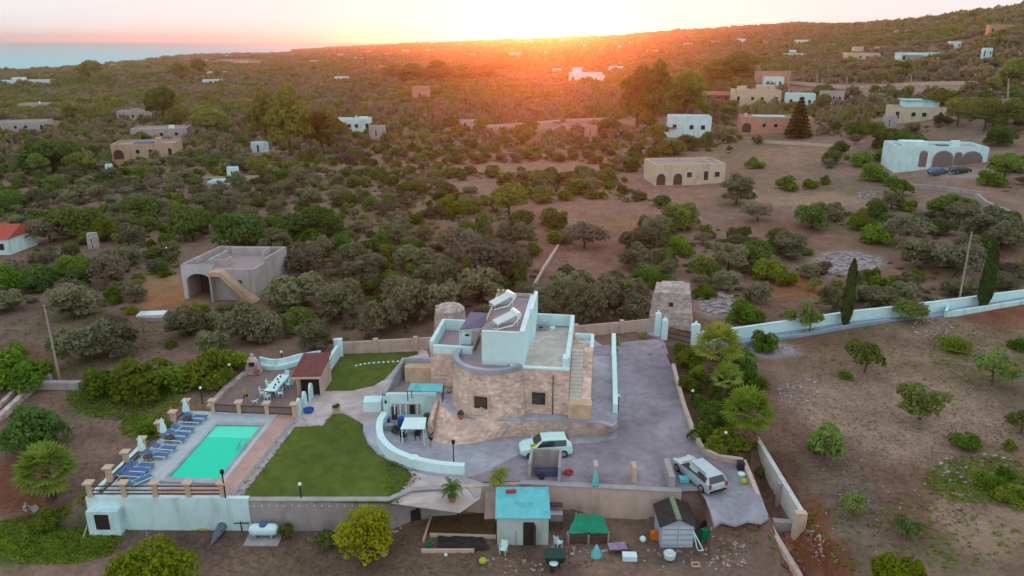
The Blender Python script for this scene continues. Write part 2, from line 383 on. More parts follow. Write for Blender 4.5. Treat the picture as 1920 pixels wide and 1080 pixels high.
n = mg.node_tree.nodes; l = mg.node_tree.links; b = n['Principled BSDF']; b.inputs['Roughness'].default_value = 1; b.inputs['Specular IOR Level'].default_value = .1
at = n.new('ShaderNodeAttribute'); at.attribute_name = 'earth'
tc = n.new('ShaderNodeTexCoord')
def noise_mul(src, scale, lo, hi, det=6):
    no = n.new('ShaderNodeTexNoise'); no.inputs['Scale'].default_value = scale; no.inputs['Detail'].default_value = det; no.inputs['Roughness'].default_value = .7
    l.new(tc.outputs['Object'], no.inputs['Vector'])
    mr = n.new('ShaderNodeMapRange'); mr.inputs[1].default_value = .3; mr.inputs[2].default_value = .7; mr.inputs[3].default_value = lo; mr.inputs[4].default_value = hi
    l.new(no.outputs['Fac'], mr.inputs[0])
    mx = n.new('ShaderNodeMix'); mx.data_type = 'RGBA'; mx.blend_type = 'MULTIPLY'; mx.inputs[0].default_value = 1
    l.new(src, mx.inputs[6]); l.new(mr.outputs[0], mx.inputs[7]); return mx.outputs[2]
o_ = noise_mul(at.outputs['Color'], .5, .8, 1.25); o_ = noise_mul(o_, 2.6, .72, 1.3); l.new(o_, b.inputs['Base Color'])
bpn = n.new('ShaderNodeBump'); bpn.inputs['Strength'].default_value = .5; bpn.inputs['Distance'].default_value = .15
nn_ = n.new('ShaderNodeTexNoise'); nn_.inputs['Scale'].default_value = 3; nn_.inputs['Detail'].default_value = 6; l.new(tc.outputs['Object'], nn_.inputs['Vector']); l.new(nn_.outputs['Fac'], bpn.inputs['Height']); l.new(bpn.outputs[0], b.inputs['Normal'])
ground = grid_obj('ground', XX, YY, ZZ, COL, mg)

# ------------------------------------------------------------ sea
msea = bpy.data.materials.new('sea_water'); msea.use_nodes = True
n = msea.node_tree.nodes; l = msea.node_tree.links; b = n['Principled BSDF']
b.inputs['Base Color'].default_value = (.38, .70, .75, 1); b.inputs['Roughness'].default_value = .9; b.inputs['Specular IOR Level'].default_value = .02
no = n.new('ShaderNodeTexNoise'); no.inputs['Scale'].default_value = .02; no.inputs['Detail'].default_value = 8
tc = n.new('ShaderNodeTexCoord'); l.new(tc.outputs['Object'], no.inputs['Vector'])
bp_ = n.new('ShaderNodeBump'); bp_.inputs['Strength'].default_value = .25; bp_.inputs['Distance'].default_value = 4; l.new(no.outputs['Fac'], bp_.inputs['Height']); l.new(bp_.outputs[0], b.inputs['Normal'])
s_ = MB(); s_.add([(-13000, 300, -12), (9000, 300, -12), (9000, 11500, -12), (-13000, 11500, -12)], [(0, 1, 2, 3)])
structure('sea', s_, msea)
# ------------------------------------------------------------ haze
HAZE = 0.00012
mh = bpy.data.materials.new('haze'); mh.use_nodes = True
n = mh.node_tree.nodes; l = mh.node_tree.links; n.remove(n['Principled BSDF'])
pv = n.new('ShaderNodeVolumePrincipled'); pv.inputs['Density'].default_value = HAZE; pv.inputs['Anisotropy'].default_value = .87
pv.inputs['Color'].default_value = (.93, .90, .88, 1)
l.new(pv.outputs[0], n['Material Output'].inputs['Volume'])
hb = MB(); hb.box((-2000, 5900, 41), (23000, 12200, 118))
ho = hb.build('haze', mh); ho['kind'] = 'stuff'
# ------------------------------------------------------------ the materials
import bmesh
WHITE = mat('white_wash', (.63, .90, .95), .8, .05, .6, extra='stain')
WHITEP = mat('white_plain', (.67, .93, .97), .7, .04, 1.5)
PLASTIC = mat('white_plastic', (.62, .90, .93), .4, .03, 2, spec=.5)
STONE = mat('rubble_stone', (.78, .59, .50), .95, .14, .9, extra='blocks', bump=.6)
STONE2 = mat('field_stone', (.56, .48, .46), .95, .2, 1.2, extra='blocks', bump=.6)
TAN = mat('tan_block', (.66, .49, .34), .9, .1, 1.6, extra='stain')
BEIGE = mat('beige_render', (.58, .46, .41), .9, .07, .8, extra='stain')
BEIGE2 = mat('beige_capping', (.60, .47, .36), .85, .08, 2)
GREYW = mat('grey_render', (.40, .37, .38), .9, .10, .8, extra='stain')
CONC = mat('concrete', (.40, .39, .41), .9, .12, .9)
PATH = mat('pale_path_paving', (.38, .42, .49), .85, .12, .5, col2=(.34, .34, .40), detail=8, extra='wear')
PINK = mat('pink_paving', (.50, .44, .44), .85, .08, .4, detail=8, extra='wear')
ROOFF = mat('terrace_tiles', (.40, .32, .34), .8, .08, .6, extra='tiles')
ROOFP = mat('pale_roof_floor', (.62, .56, .50), .8, .10, .25, extra='wear')
ASPH = mat('driveway_asphalt', (.33, .30, .355), .9, .16, .22, col2=(.21, .19, .225), detail=9, bump=.2, extra='wear')
DECK = mat('pool_deck_tiles', (.52, .62, .68), .7, .06, .5, extra='tiles')
DECKP = mat('salmon_deck_tiles', (.56, .38, .33), .8, .10, .6, extra='tiles')
BROWNF = mat('brown_floor', (.27, .20, .19), .9, .10, .6, extra='tiles')
GRASS = mat('lawn_grass', (.088, .125, .014), .95, .18, .45, col2=(.066, .10, .012), detail=10, bump=.4, extra='wear')
DGLASS = mat('dark_glass', (.03, .035, .045), .12, .05, 2, spec=.8)
DARK = mat('dark_opening', (.035, .028, .028), .9, .1, 2)
WOOD = mat('brown_wood', (.10, .06, .045), .8, .15, 4)
IRON = mat('dark_iron', (.03, .03, .035), .5, .1, 4, metal=.5)
CHROME = mat('pale_metal', (.45, .48, .52), .35, .05, 3, metal=.7)
REDT = mat('red_tiles', (.26, .10, .095), .85, .15, 2.2)
TURQ = mat('turquoise_metal', (.16, .62, .70), .45, .06, 1.0, extra='stain')
BLUE = mat('blue_fabric', (.07, .16, .38), .7, .1, 5)
BLUEP = mat('blue_plastic', (.02, .08, .45), .4, .05, 3, spec=.5)
BLACK = mat('black_rubber', (.015, .015, .017), .7, .1, 3)
DGREY = mat('dark_sheet', (.045, .035, .035), .8, .2, 3)
GREENT = mat('green_tarp', (.005, .27, .15), .5, .1, 1.5)
DGREEN = mat('dark_green_plastic', (.01, .055, .045), .5, .1, 2)
ORANGE = mat('orange_plastic', (.75, .18, .02), .5, .1, 3)
YELL = mat('yellow_green_plastic', (.45, .55, .02), .5, .08, 3)
YEL = mat('yellow_cloth', (.55, .36, .03), .8, .08, 3)
RED = mat('red_paint', (.45, .03, .04), .4, .08, 3)
TERRA = mat('terracotta', (.42, .15, .10), .85, .1, 3)
CARW = mat('white_car_paint', (.60, .93, .94), .22, .01, 1, spec=.6)
CARS = mat('silver_car_paint', (.48, .60, .66), .25, .02, 1, spec=.6, metal=.25)
CARB = mat('blue_car_paint', (.08, .16, .34), .25, .02, 1, spec=.6)
CARD = mat('dark_car_paint', (.05, .06, .10), .25, .02, 1, spec=.6)
SKIN = mat('skin', (.42, .24, .17), .6, .04, 4)
BARK = mat('bark', (.13, .095, .075), .95, .2, 4)
POLEW = mat('grey_wood_pole', (.42, .35, .30), .85, .12, 2)
SOLAR = mat('violet_panel', (.145, .12, .20), .3, .04, .7, spec=.5)
COLLECT = mat('pale_collector_glass', (.58, .72, .76), .2, .03, 2, spec=.6)
REDROOF = mat('red_roof_tiles', (.45, .10, .07), .85, .12, 3)
WATER = mat('pool_water', (.004, .74, .50), .25, .02, .5, spec=.12)
WATER2 = mat('pool_water_over_steps', (.09, .86, .62), .25, .02, .5, spec=.12)
ROCKM = mat('pale_rock', (.42, .37, .38), .95, .2, 1.5, bump=.6)
REDROCK = mat('red_rubble', (.30, .13, .09), .95, .3, 2.5, bump=.6)
SOIL = mat('garden_soil', (.115, .068, .035), 1, .2, 2, bump=.6)
CHOUSE = {'white': WHITE, 'beige': mat('cream_render', (.62, .55, .42), .9, .06, .8, extra='stain'), 'pink': mat('salmon_render', (.55, .30, .22), .9, .08, .8),
          'tan': mat('sand_render', (.55, .40, .28), .9, .08, .8, extra='stain'), 'grey': mat('pale_grey_render', (.46, .43, .44), .9, .08, .7, extra='stain')}
L_OLIVE = leafmat('olive_leaves', (0.299, 0.307, 0.172), (0.172, 0.174, 0.101))
L_DARK = leafmat('carob_leaves', (0.189, 0.290, 0.068), (0.101, 0.144, 0.044))
L_BRIGHT = leafmat('bright_leaves', (0.217, 0.340, 0.037), (0.114, 0.176, 0.025))
L_PINE = leafmat('pine_needles', (0.259, 0.319, 0.067), (0.138, 0.168, 0.042))
L_YEL = leafmat('yellow_leaves', (0.351, 0.405, 0.024), (0.189, 0.257, 0.016))
L_CYP = leafmat('cypress_leaves', (0.078, 0.117, 0.034), (0.044, 0.065, 0.022), .1)
L_PALM = leafmat('palm_fronds', (.38, .48, .09), (.22, .29, .055))
L_TALL = leafmat('golden_leaves', (0.264, 0.319, 0.061), (0.143, 0.176, 0.039))
L_PALE = leafmat('pale_shrub_leaves', (.27, .34, .09), (.16, .21, .06))
L_BARE = leafmat('bare_twigs', (.29, .265, .19), (.18, .16, .115))
L_DEAD = leafmat('dry_fronds', (.42, .31, .20), (.30, .21, .14))

def sheet(name, pix, z, m, kind='structure', thick=None):
    """a flat surface whose corners are where these photo pixels meet height z"""
    pts = [P(x, y, z) for x, y in pix]; mb = MB()
    if thick: mb.prism(pts, z - thick, z)
    else:
        a = sum(pts[i].x * pts[(i + 1) % len(pts)].y - pts[(i + 1) % len(pts)].x * pts[i].y for i in range(len(pts)))
        if a < 0: pts = pts[::-1]
        mb.add([tuple(p) for p in pts], [tuple(range(len(pts)))])
    o = mb.build(name, m); o['kind'] = kind; return o
def drape(name, pts, m, dz=.02, step=1.0, kind='structure', zf=None):
    bm = bmesh.new(); f = bm.faces.new([bm.verts.new((p[0], p[1], 0)) for p in pts]); bm.normal_update()
    if f.normal.z < 0: f.normal_flip()
    xs = [p[0] for p in pts]; ys = [p[1] for p in pts]
    for ax, vals in ((0, xs), (1, ys)):
        k = math.ceil(min(vals) / step) * step
        while k < max(vals):
            bmesh.ops.bisect_plane(bm, geom=bm.verts[:] + bm.edges[:] + bm.faces[:], plane_co=(k, 0, 0) if ax == 0 else (0, k, 0), plane_no=(1, 0, 0) if ax == 0 else (0, 1, 0)); k += step
    bmesh.ops.triangulate(bm, faces=[f for f in bm.faces if len(f.verts) > 4])
    for v in bm.verts: v.co.z = (zf(v.co.x, v.co.y) if zf else hz(v.co.x, v.co.y)) + dz
    me = bpy.data.meshes.new(name); bm.to_mesh(me); bm.free(); me.materials.append(m)
    o = bpy.data.objects.new(name, me); C.collection.objects.link(o); o['kind'] = kind; return o
def smooth_pts(pts, k=4):
    pts = [Vector(p) for p in pts]; out = []
    for i in range(len(pts) - 1):
        p0 = pts[max(i - 1, 0)]; p1 = pts[i]; p2 = pts[i + 1]; p3 = pts[min(i + 2, len(pts) - 1)]
        for j in range(k):
            t = j / k
            out.append(.5 * ((2 * p1) + (p2 - p0) * t + (2 * p0 - 5 * p1 + 4 * p2 - p3) * t * t + (3 * p1 - p0 - 3 * p2 + p3) * t ** 3))
    return out + [pts[-1]]
# ------------------------------------------------------------ paved surfaces and lawns of the estate
sheet('courtyard', [(560, 768), (600, 733), (652, 662), (800, 655), (815, 700), (745, 745), (800, 800), (872, 873), (905, 905), (900, 935), (862, 962), (735, 944), (432, 940)], 0.0, PINK)
sheet('side_yard', [(1078, 640), (1240, 600), (1246, 640), (1160, 660), (1160, 690), (1078, 690)], 0.0, PATH)
lawn_a = [(449, 938), (553, 801), (605, 798), (625, 776), (645, 776), (680, 795), (680, 812), (688, 830), (705, 850), (735, 867), (765, 882), (770, 892), (752, 917), (732, 943)]
sheet('lawn', lawn_a, 0.05, GRASS, thick=.055)
lawn_b = [(598, 732), (647, 664), (784, 659), (782, 664), (757, 671), (741, 687), (722, 709), (700, 722), (660, 731)]
sheet('lawn', lawn_b, 0.05, GRASS, thick=.055)
drive = [P(*q) for q in [(1078, 655), (1243, 634), (1262, 690), (1283, 770), (1310, 838), (1345, 862), (1392, 872), (1415, 905)]] + [T(1434, 960), T(1440, 982), T(1425, 992), T(1400, 988), T(1378, 997), T(1352, 990), T(1338, 998), T(1322, 985), T(1322, 962), T(1308, 950), T(1312, 930)] + [P(*q) for q in [(1272, 922), (1262, 914), (1000, 901), (905, 905), (868, 893), (935, 862), (985, 840), (1100, 814), (1157, 803), (1157, 690)]]
drape('driveway', drive, ASPH, .05, .65, zf=lambda x, y: max(hz(x, y), hz(x, y + .6), hz(x, y + .3), hz(x - .3, y + .4), hz(x + .3, y + .4)) if y < 49 else hz(x, y))
rmp = [P(1285, 915), P(1345, 880), P(1398, 882), P(1416, 905)] + [T(1434, 960), T(1440, 980), T(1425, 989), T(1400, 985), T(1378, 993), T(1352, 987), T(1340, 994), T(1324, 982), T(1324, 962), T(1312, 950), T(1312, 932)]
drape('ramp', [(p.x, p.y) for p in rmp], mat('ramp_concrete', (.33, .34, .40), .9, .14, .4, extra='wear'), .075, .65, zf=lambda x, y: max(hz(x, y), hz(x, y + .6), hz(x, y + .3), hz(x - .3, y + .4), hz(x + .3, y + .4)) if y < 49 else hz(x, y))
pth = [P(*q) for q in [(806, 820), (860, 836), (907, 828), (960, 819), (1073, 816), (1133, 814), (1158, 806), (1156, 822), (1120, 830), (1040, 835), (985, 846), (935, 872), (900, 890), (872, 896), (800, 890), (745, 875), (708, 852), (690, 832), (682, 812), (683, 797), (722, 800), (716, 770), (800, 775)]]
drape('footpath', pth, PATH, .058, 2.0)
for i_, (x_, y_) in enumerate([(668, 686), (676, 684), (684, 682.5), (692, 681.5), (701, 680.8), (710, 680), (719, 679.5), (728, 679), (737, 678.5), (746, 678)]):
    q_ = P(x_, y_, .05); o = MB().lathe([(.10, 0), (.15, .03), (.12, .07), (.02, .08)], q_, 7).build('edging_stone', PLASTIC); tag(o, f'small white edging stone on the upper lawn, {["first", "second", "third", "fourth", "fifth", "sixth", "seventh", "eighth", "ninth", "tenth"][i_]} from the left', 'stone', 'white edging stones on the upper lawn')
# joint strip across the drive
m_ = MB(); m_.prism([P(862, 893), P(872, 892), P(900, 930), P(890, 934)], -.02, .09); structure('kerb', m_, CONC)
# dining terrace
sheet('dining_terrace', [(392, 768), (474, 690), (560, 694), (640, 668), (600, 725), (563, 772)], 0.02, BROWNF, thick=.05)
# pool deck slab with its basin
DZ = .30
dk = [P(188, 928, DZ), P(354, 770, DZ), P(556, 778, DZ), P(428, 936, DZ)]
wy = 47.05
dk[0] = Vector((dk[0].x, wy, DZ)); dk[3] = Vector((dk[3].x, wy, DZ))
pc = [P(316, 895, DZ), P(405, 797, DZ), P(489, 798, DZ), P(408, 899, DZ)]
m_ = MB()
for i in range(4):
    a, b, c, d = dk[i], dk[(i + 1) % 4], pc[(i + 1) % 4], pc[i]
    m_.prism([a, b, c, d], -.1, DZ)
structure('pool_deck', m_, DECK)
m_ = MB(); s0, s1 = P(428, 936, DZ), P(556, 778, DZ)
q0 = P(300, 934, DZ); q0.y = wy; s0.y = wy
m_.prism([q0, P(300, 915, DZ), P(412, 913, DZ), P(520, 778, DZ), s1, s0], DZ + .004, DZ + .014); structure('pool_surround', m_, DECKP)
pool = thing('swimming_pool', 'long rectangular swimming pool with turquoise water and pale coping beside the lawn', 'pool', (pc[0].x, pc[0].y, DZ))
cen = (pc[0] + pc[1] + pc[2] + pc[3]) / 4
m_ = MB()
for i in range(4):
    a, b = pc[i], pc[(i + 1) % 4]
    ao = a + (a - cen).normalized() * .55; bo = b + (b - cen).normalized() * .55
    m_.prism([a, b, bo, ao], DZ - .3, DZ + .05)
m_.build('coping', PATH, pool)
lp = lambda a, b, t: a + (b - a) * t
m_ = MB(); st0, st1 = lp(pc[1], pc[0], .24), lp(pc[2], pc[3], .235)
m_.add([(p.x, p.y, DZ - .07) for p in (pc[0], pc[3], st1, st0)], [(0, 1, 2, 3)]); m_.build('water', WATER, pool)
m_ = MB(); m_.add([(p.x, p.y, DZ - .07) for p in (st0, st1, pc[2], pc[1])], [(0, 1, 2, 3)]); m_.build('shallow_water', WATER2, pool)
m_ = MB(); pa = P(300, 905, DZ); pb = P(412, 910, DZ)
m_.bar(pa, pb, .12, .18); m_.build('overflow_edge', CONC, pool)
lq = P(450, 840, DZ)
for k in (-.25, .25): MB().tube([(lq.x + .5, lq.y + k, DZ), (lq.x + .5, lq.y + k, DZ + .6), (lq.x + .1, lq.y + k, DZ + .7), (lq.x - .2, lq.y + k, DZ - .05)], .03, 6).build('ladder_rail', CHROME, pool)

# retaining wall below pool and lawn
rw = thing('retaining_wall', 'long white rendered retaining wall under the pool deck and lawn, with a dark hatch', 'wall', (-31, 46.9, LOW))
def wl(x): return float(wall_y(x))
m_ = MB(); x0 = dk[0].x - .9; x1 = P(470, 945, 0).x
m_.ribbon([(x0, 47.0), (-19.2, 46.85)], .4, LOW - .3, DZ + .02); m_.ribbon([(x0 + .2, 47.1), (x0 + .55, 54)], .35, LOW - .4, DZ + .015)
m_.build('white_wall', WHITE, rw)
m_ = MB(); m_.ribbon([(-19.19, 46.86), (-9.0, 46.86), (-7.4, 48.2), (-4.2, 48.5)], .38, LOW - .3, .12); m_.build('grey_wall', GREYW, rw)
m_ = MB(); m_.ribbon([(-19.15, 46.86), (-9.0, 46.86), (-7.5, 48.15), (-4.2, 48.5)], .5, .121, .2); m_.build('coping', CONC, rw)
hx = x0 + .85
m_ = MB(); m_.box((hx + .55, 46.5, LOW + .95), (2.3, .85, 2.1)); m_.build('buttress', WHITE, rw)
m_ = MB(); m_.box((hx + .5, 46.06, LOW + 1.15), (1.0, .05, 1.25)); m_.build('hatch_opening', DARK, rw)
m_ = MB()
for k in range(18): m_.ball((-18.8 + k * .55, 46.62, -.25), .055, 4)
m_.build('light_string', WHITEP, rw)
m_ = MB(); m_.tube([(-20.4, 46.55, LOW + .7), (-19.3, 46.55, LOW + .72)], .04, 6); m_.tube([(-19.9, 46.55, LOW + 0), (-19.9, 46.5, LOW + .9)], .04, 6); m_.build('pipe', IRON, rw)
rb = thing('retaining_wall', 'beige retaining wall below the parking bays, behind the green tarp', 'wall', (4, 48.7, LOW))
m_ = MB(); xs = [-4.1, .5, 4, 8, 12.6]
m_.ribbon([(x, wl(x) + .05) for x in xs], .4, LOW - .4, .10); m_.build('wall', BEIGE, rb)
m_ = MB(); m_.ribbon([(x, wl(x) + .05) for x in [.6, 4, 8, 12.6]], .55, .101, .22); m_.build('coping', CONC, rb)
m_ = MB(); m_.prism([(-2.1, 47.6), (.2, 47.9), (.2, 49), (-2.1, 48.7)], LOW - .2, -.4, top=[(-2.0, 48.6), (.2, 48.8), (.2, 49), (-2.0, 48.75)]); m_.build('earth_bank', BEIGE, rb)

# beige pillars with caps and the rails between them, round the pool
pil_px = {'left': [(171, 935), (207, 902), (239, 872), (270, 846), (302, 815), (327, 795), (352, 773)], 'back': [(401, 773), (450, 776), (502, 778), (553, 780)], 'front': [(235, 938), (293, 941), (355, 943), (419, 946)]}
def pillar_proto():
    t = thing('pillar', 'beige square pillar with flared cap', 'pillar', group='beige pillars round the pool')
    m_ = MB(); m_.box((0, 0, .5), (.34, .34, 1.0)); m_.build('shaft', BEIGE2, t)
    m_ = MB(); m_.prism([(-.19, -.19), (.19, -.19), (.19, .19), (-.19, .19)], 1.001, 1.16, top=[(-.32, -.32), (.32, -.32), (.32, .32), (-.32, .32)]); m_.box((0, 0, 1.21), (.66, .66, .10)); m_.build('cap', BEIGE2, t)
    return t
pp0 = pillar_proto(); first = True; PILL = {}
ordn = ['first', 'second', 'third', 'fourth', 'fifth', 'sixth', 'seventh']
for side, lst in pil_px.items():
    PILL[side] = []
    for i, (x, y) in enumerate(lst):
        p = P(x, y, DZ)
        if side == 'front' or (side == 'left' and i == 0): p.y = 46.95; p.x = (x - 960) / F * (46.95 * cp + (CAMZ - DZ) * sp)
        PILL[side].append(p)
        lab = {'left': f'beige capped pillar, {ordn[i]} from the near corner along the sun loungers', 'back': f'beige capped pillar, {ordn[i]} from the left between pool and dining terrace', 'front': f'beige capped pillar, {ordn[i]} from the left on the white wall below the pool'}[side]
        o = pp0 if first else copy_tree(pp0); first = False
        o.location = p; o['label'] = lab
def railing(pts, label, rails=(.30, .55, .8), fill=None):
    t = thing('railing', label, 'railing', tuple(pts[0]))
    m_ = MB()
    for a, b in zip(pts[:-1], pts[1:]):
        for z in rails: m_.bar(a + Vector((0, 0, z)), b + Vector((0, 0, z)), .06, .09)
    m_.build('rail', WOOD, t)
    if fill:
        m_ = MB()
        for a, b in zip(pts[:-1], pts[1:]): m_.bar(a + Vector((0, 0, .08)), b + Vector((0, 0, .08)), .03, .70)
        m_.build('panel', fill, t)
FENCEP = mat('brown_fence_panel', (.24, .17, .16), .9, .1, 2)
railing([PILL['left'][0]] + PILL['front'], 'brown rails between the beige pillars above the white wall', (.2, .5, .85))
railing(PILL['back'], 'brown fence panels between pool and dining terrace', (.1, .75), FENCEP)
railing(PILL['left'][1:], 'low blue grey rail between the pillars behind the sun loungers', (.25,))

# sun loungers, small tables, closed parasols
def lounger():
    t = thing('sun_lounger', 'blue slatted sun lounger', 'sun lounger', group='blue sun loungers beside the pool')
    m_ = MB()
    for k in range(3): m_.box((.28 + k * .42, 0, .30), (.37, .60, .035))
    m_.build('seat', BLUE, t)
    m_ = MB()
    for k in range(2): m_.box((-.22 - k * .30, 0, .38 + k * .1), (.28, .60, .035), ry=.32)
    m_.build('backrest', BLUE, t)
    m_ = MB()
    for y in (-.32, .32): m_.box((.3, y, .29), (1.9, .035, .06))
    m_.build('frame', PLASTIC, t)
    for x in (-.45, 1.15):
        for y in (-.3, .3): MB().box((x, y, .14), (.05, .05, .27)).build('leg', PLASTIC, t)
    return t
L0 = lounger(); L = PILL['left']
e_ = (L[6] - L[0]).normalized(); nrm = Vector((e_.y, -e_.x, 0))
lang = math.atan2(nrm.y, nrm.x)
lpx = [(330, 894 - 5), (305, 893)]
i = 0
for (x, y) in [(243, 888), (252, 879), (262, 871), (290, 851), (305, 838), (322, 822), (330, 812), (340, 803), (355, 788), (365, 780)]:
    o = L0 if i == 0 else copy_tree(L0)
    p = P(x - 4, y, DZ + .3); o.location = (p.x, p.y, DZ); o.rotation_euler = (0, 0, lang + random.uniform(-.05, .05))
    o['label'] = f'blue slatted sun lounger, {["nearest", "second", "third", "fourth", "fifth", "sixth", "seventh", "eighth", "ninth", "farthest"][i]} in the row beside the pool' if i in (0, 9) else f'blue slatted sun lounger, {["", "second", "third", "fourth", "fifth", "sixth", "seventh", "eighth", "ninth"][i]} from the near end beside the pool'
    i += 1
o = copy_tree(L0); p = P(263, 911, DZ); o.location = (p.x - .4, p.y, DZ); o.rotation_euler = (0, 0, .9); o['label'] = 'blue sun lounger standing askew near the front rail of the pool deck'
def side_table(): 
    t = thing('side_table', 'dark side table', 'side table', group='dark round tables between the sun loungers')
    MB().lathe([(.02, 0), (.38, 0), (.40, .04), (.02, .05)], (0, 0, .42), 14).build('table_top', WOOD, t)
    m_ = MB()
    for k in range(4): a = k * math.pi / 2 + .4; m_.tube([(math.cos(a) * .36, math.sin(a) * .36, 0), (math.cos(a) * .2, math.sin(a) * .2, .42)], .03, 5)
    m_.build('legs', WOOD, t)
    return t
T0 = side_table()
for i, (x, y) in enumerate([(233, 909), (279, 865), (319, 828), (353, 792)]):
    o = T0 if i == 0 else copy_tree(T0); p = P(x, y, DZ); o.location = (p.x, p.y, DZ)
    o['label'] = f'dark round side table, {ordn[i]} from the near end among the loungers'
def parasol():
    t = thing('parasol', 'folded white parasol', 'parasol', group='folded parasols beside the pool')
    MB().tube([(0, 0, 0), (0, 0, 2.25)], .03, 6).build('pole', CHROME, t)
    m_ = MB(); m_.lathe([(.30, .55), (.33, .6), (.26, 1.1), (.15, 1.7), (.05, 2.2), (.01, 2.25)], n=10); m_.build('canopy', PLASTIC, t)
    MB().lathe([(.25, 0), (.25, .08), (.05, .1)], n=10).build('base', CONC, t)
    return t
U0 = parasol()
for i, (x, y) in enumerate([(267, 852), (308, 818), (350, 779)]):
    o = U0 if i == 0 else copy_tree(U0); p = P(x, y, DZ); o.location = (p.x, p.y, DZ); o.scale = (.95, .95, .78)
    o['label'] = ['nearest folded white parasol standing by the pillars beside the pool', 'middle folded white parasol standing by the pillars beside the pool', 'farthest folded white parasol standing by the pillars beside the pool'][i]
def lamp(x, y, z, h, label, globe=True, T_=False):
    p = T(x, y) if T_ else P(x, y, z)
    t = thing('garden_lamp', label, 'lamp', tuple(p), 'slim garden lamps with white globes' if globe else None)
    MB().tube([p, p + Vector((0, 0, h))], .05, 6).build('post', IRON, t)
    if globe: MB().ball(p + Vector((0, 0, h + .12)), .14, 8).build('globe', WHITEP, t, smooth=True)
    else: MB().lathe([(.02, 0), (.13, .05), (.16, .3), (.03, .42)], p + Vector((0, 0, h)), 8).build('lantern', IRON, t)
lamp(565, 937, 0, 1.2, 'low garden lamp with white globe on the lawn above the grey wall')
lamp(380, 757, 0, 1.5, 'globe lamp in the shrubs left of the dining terrace')
lamp(433, 712, 0, 1.5, 'globe lamp in the hedge behind the dining terrace')
lamp(530, 687, 0, 1.5, 'globe lamp behind the curved white bench')
lamp(851, 875, 0, 2.0, 'dark lantern post at the end of the curved white wall', False)
lamp(423, 934, DZ, 2.0, 'dark post at the corner where pool deck meets lawn', False)
lamp(1297, 757, 0, 1.2, 'globe lamp on the kerb beside the planting bed')
lamp(1358, 842, 0, 1.4, 'globe lamp among the low bushes of the planting bed')
lamp(1159, 772, 0, 1.5, 'globe lamp at the foot of the white wall beside the drive')
lamp(316, 495, 0, 2.4, 'globe lamp left of the unfinished house with the stair', T_=True)

# dining terrace: shed, wall, table, chairs, oven, bench
ter_wall = thing('garden_wall', 'white stepped garden wall between dining terrace and upper lawn', 'wall', tuple(P(600, 730)))
a0, a1 = P(636, 668), P(580, 752)
MB().ribbon([a0, lp(a0, a1, .86)], .3, -.1, [1.45, 1.25]).build('wall', WHITE, ter_wall)
MB().box(a0 + Vector((0, 0, 1.0)), (.9, .5, 2.0), .2).build('end_pier', WHITE, ter_wall)
for k, (x, y) in enumerate([(584, 748), (572, 764), (562, 777)]):
    p = P(x, y); m_ = MB(); pr = [(-.45, 0), (.45, 0), (.45, 1.1), (.3, 1.5), (0, 1.65), (-.3, 1.5), (-.45, 1.1)]
    d = (a1 - a0).normalized(); nn = Vector((-d.y, d.x, 0)) * .09
    vs = [p + d * u + Vector((0, 0, v)) + s_ * nn for s_ in (-1, 1) for u, v in pr]
    m_.add(vs, [tuple(range(6, -1, -1)), tuple(range(7, 14))] + [(i, (i + 1) % 7, 7 + (i + 1) % 7, 7 + i) for i in range(7)])
    o = m_.build('wall_panel', WHITE); tag(o, ['rounded white panel closest to the tiled shelter beside the paved walk', 'rounded white wall panel above the blue tub', 'rounded white panel at the pillar by the pool fence'][k], 'wall panel', 'rounded white wall panels')
sh = thing('shelter', 'small open shelter with red tiled roof beside the dining terrace', 'shelter', tuple(P(575, 740)))
f0, f1 = P(563, 742), P(597, 745)
d = (a0 - a1).normalized(); bk = d * 3.4
q = [f0, f0 + Vector((2.0, -.1, 0)), f0 + Vector((2.0, -.1, 0)) + bk, f0 + bk]
m_ = MB(); m_.ribbon([q[0], q[3]], .15, 0, 2.0); m_.ribbon([q[3], q[2]], .15, 0, 2.35); m_.ribbon([q[2], q[1]], .15, 0, 2.2); m_.build('wall', BEIGE, sh)
m_ = MB(); ov = .35
rr = [q[0] + Vector((-.6, -.3, 2.02)), q[1] + Vector((.15, -.3, 2.1)), q[2] + Vector((.15, .3, 2.75)), q[3] + Vector((-.6, .3, 2.65))]
m_.add(rr + [v + Vector((0, 0, .12)) for v in rr], [(0, 3, 2, 1), (4, 5, 6, 7), (0, 1, 5, 4), (1, 2, 6, 5), (2, 3, 7, 6), (3, 0, 4, 7)])
for k in range(12):
    t_ = (k + .5) / 12; A = lp(rr[0], rr[1], t_) + Vector((0, 0, .14)); B = lp(rr[3], rr[2], t_) + Vector((0, 0, .14)); m_.tube([A, B], .07, 6)
m_.build('roof', REDT, sh)
m_ = MB(); m_.bar(rr[0] + Vector((0, -.03, -.14)), rr[1] + Vector((0, -.03, -.14)), .12, .2); m_.tube([q[0] + Vector((-.1, -.2, 0)), q[0] + Vector((-.1, -.2, 2.0))], .06, 6); m_.build('beam', BEIGE2, sh)
m_ = MB(); m_.box((q[0] + q[1]) / 2 + Vector((0, .4, .95)), (1.7, .1, 1.9)); m_.build('doorway', DARK, sh)
bw = P(495, 692); be = P(562, 684)
cur = smooth_pts([P(486, 688), P(510, 693), P(535, 690), P(560, 683), P(600, 676)], 3)
t = thing('garden_bench', 'long curved white built-in bench at the back of the dining terrace', 'bench', tuple(bw))
MB().ribbon(cur, .5, -.05, .45).build('seat', WHITE, t)
MB().ribbon([p + Vector((.03, .42, 0)) for p in cur], .25, -.05, .95).build('backrest', WHITE, t)
p = P(476, 699); t = thing('outdoor_oven', 'rough stone outdoor oven with dark mouth and chimney', 'oven', tuple(p))
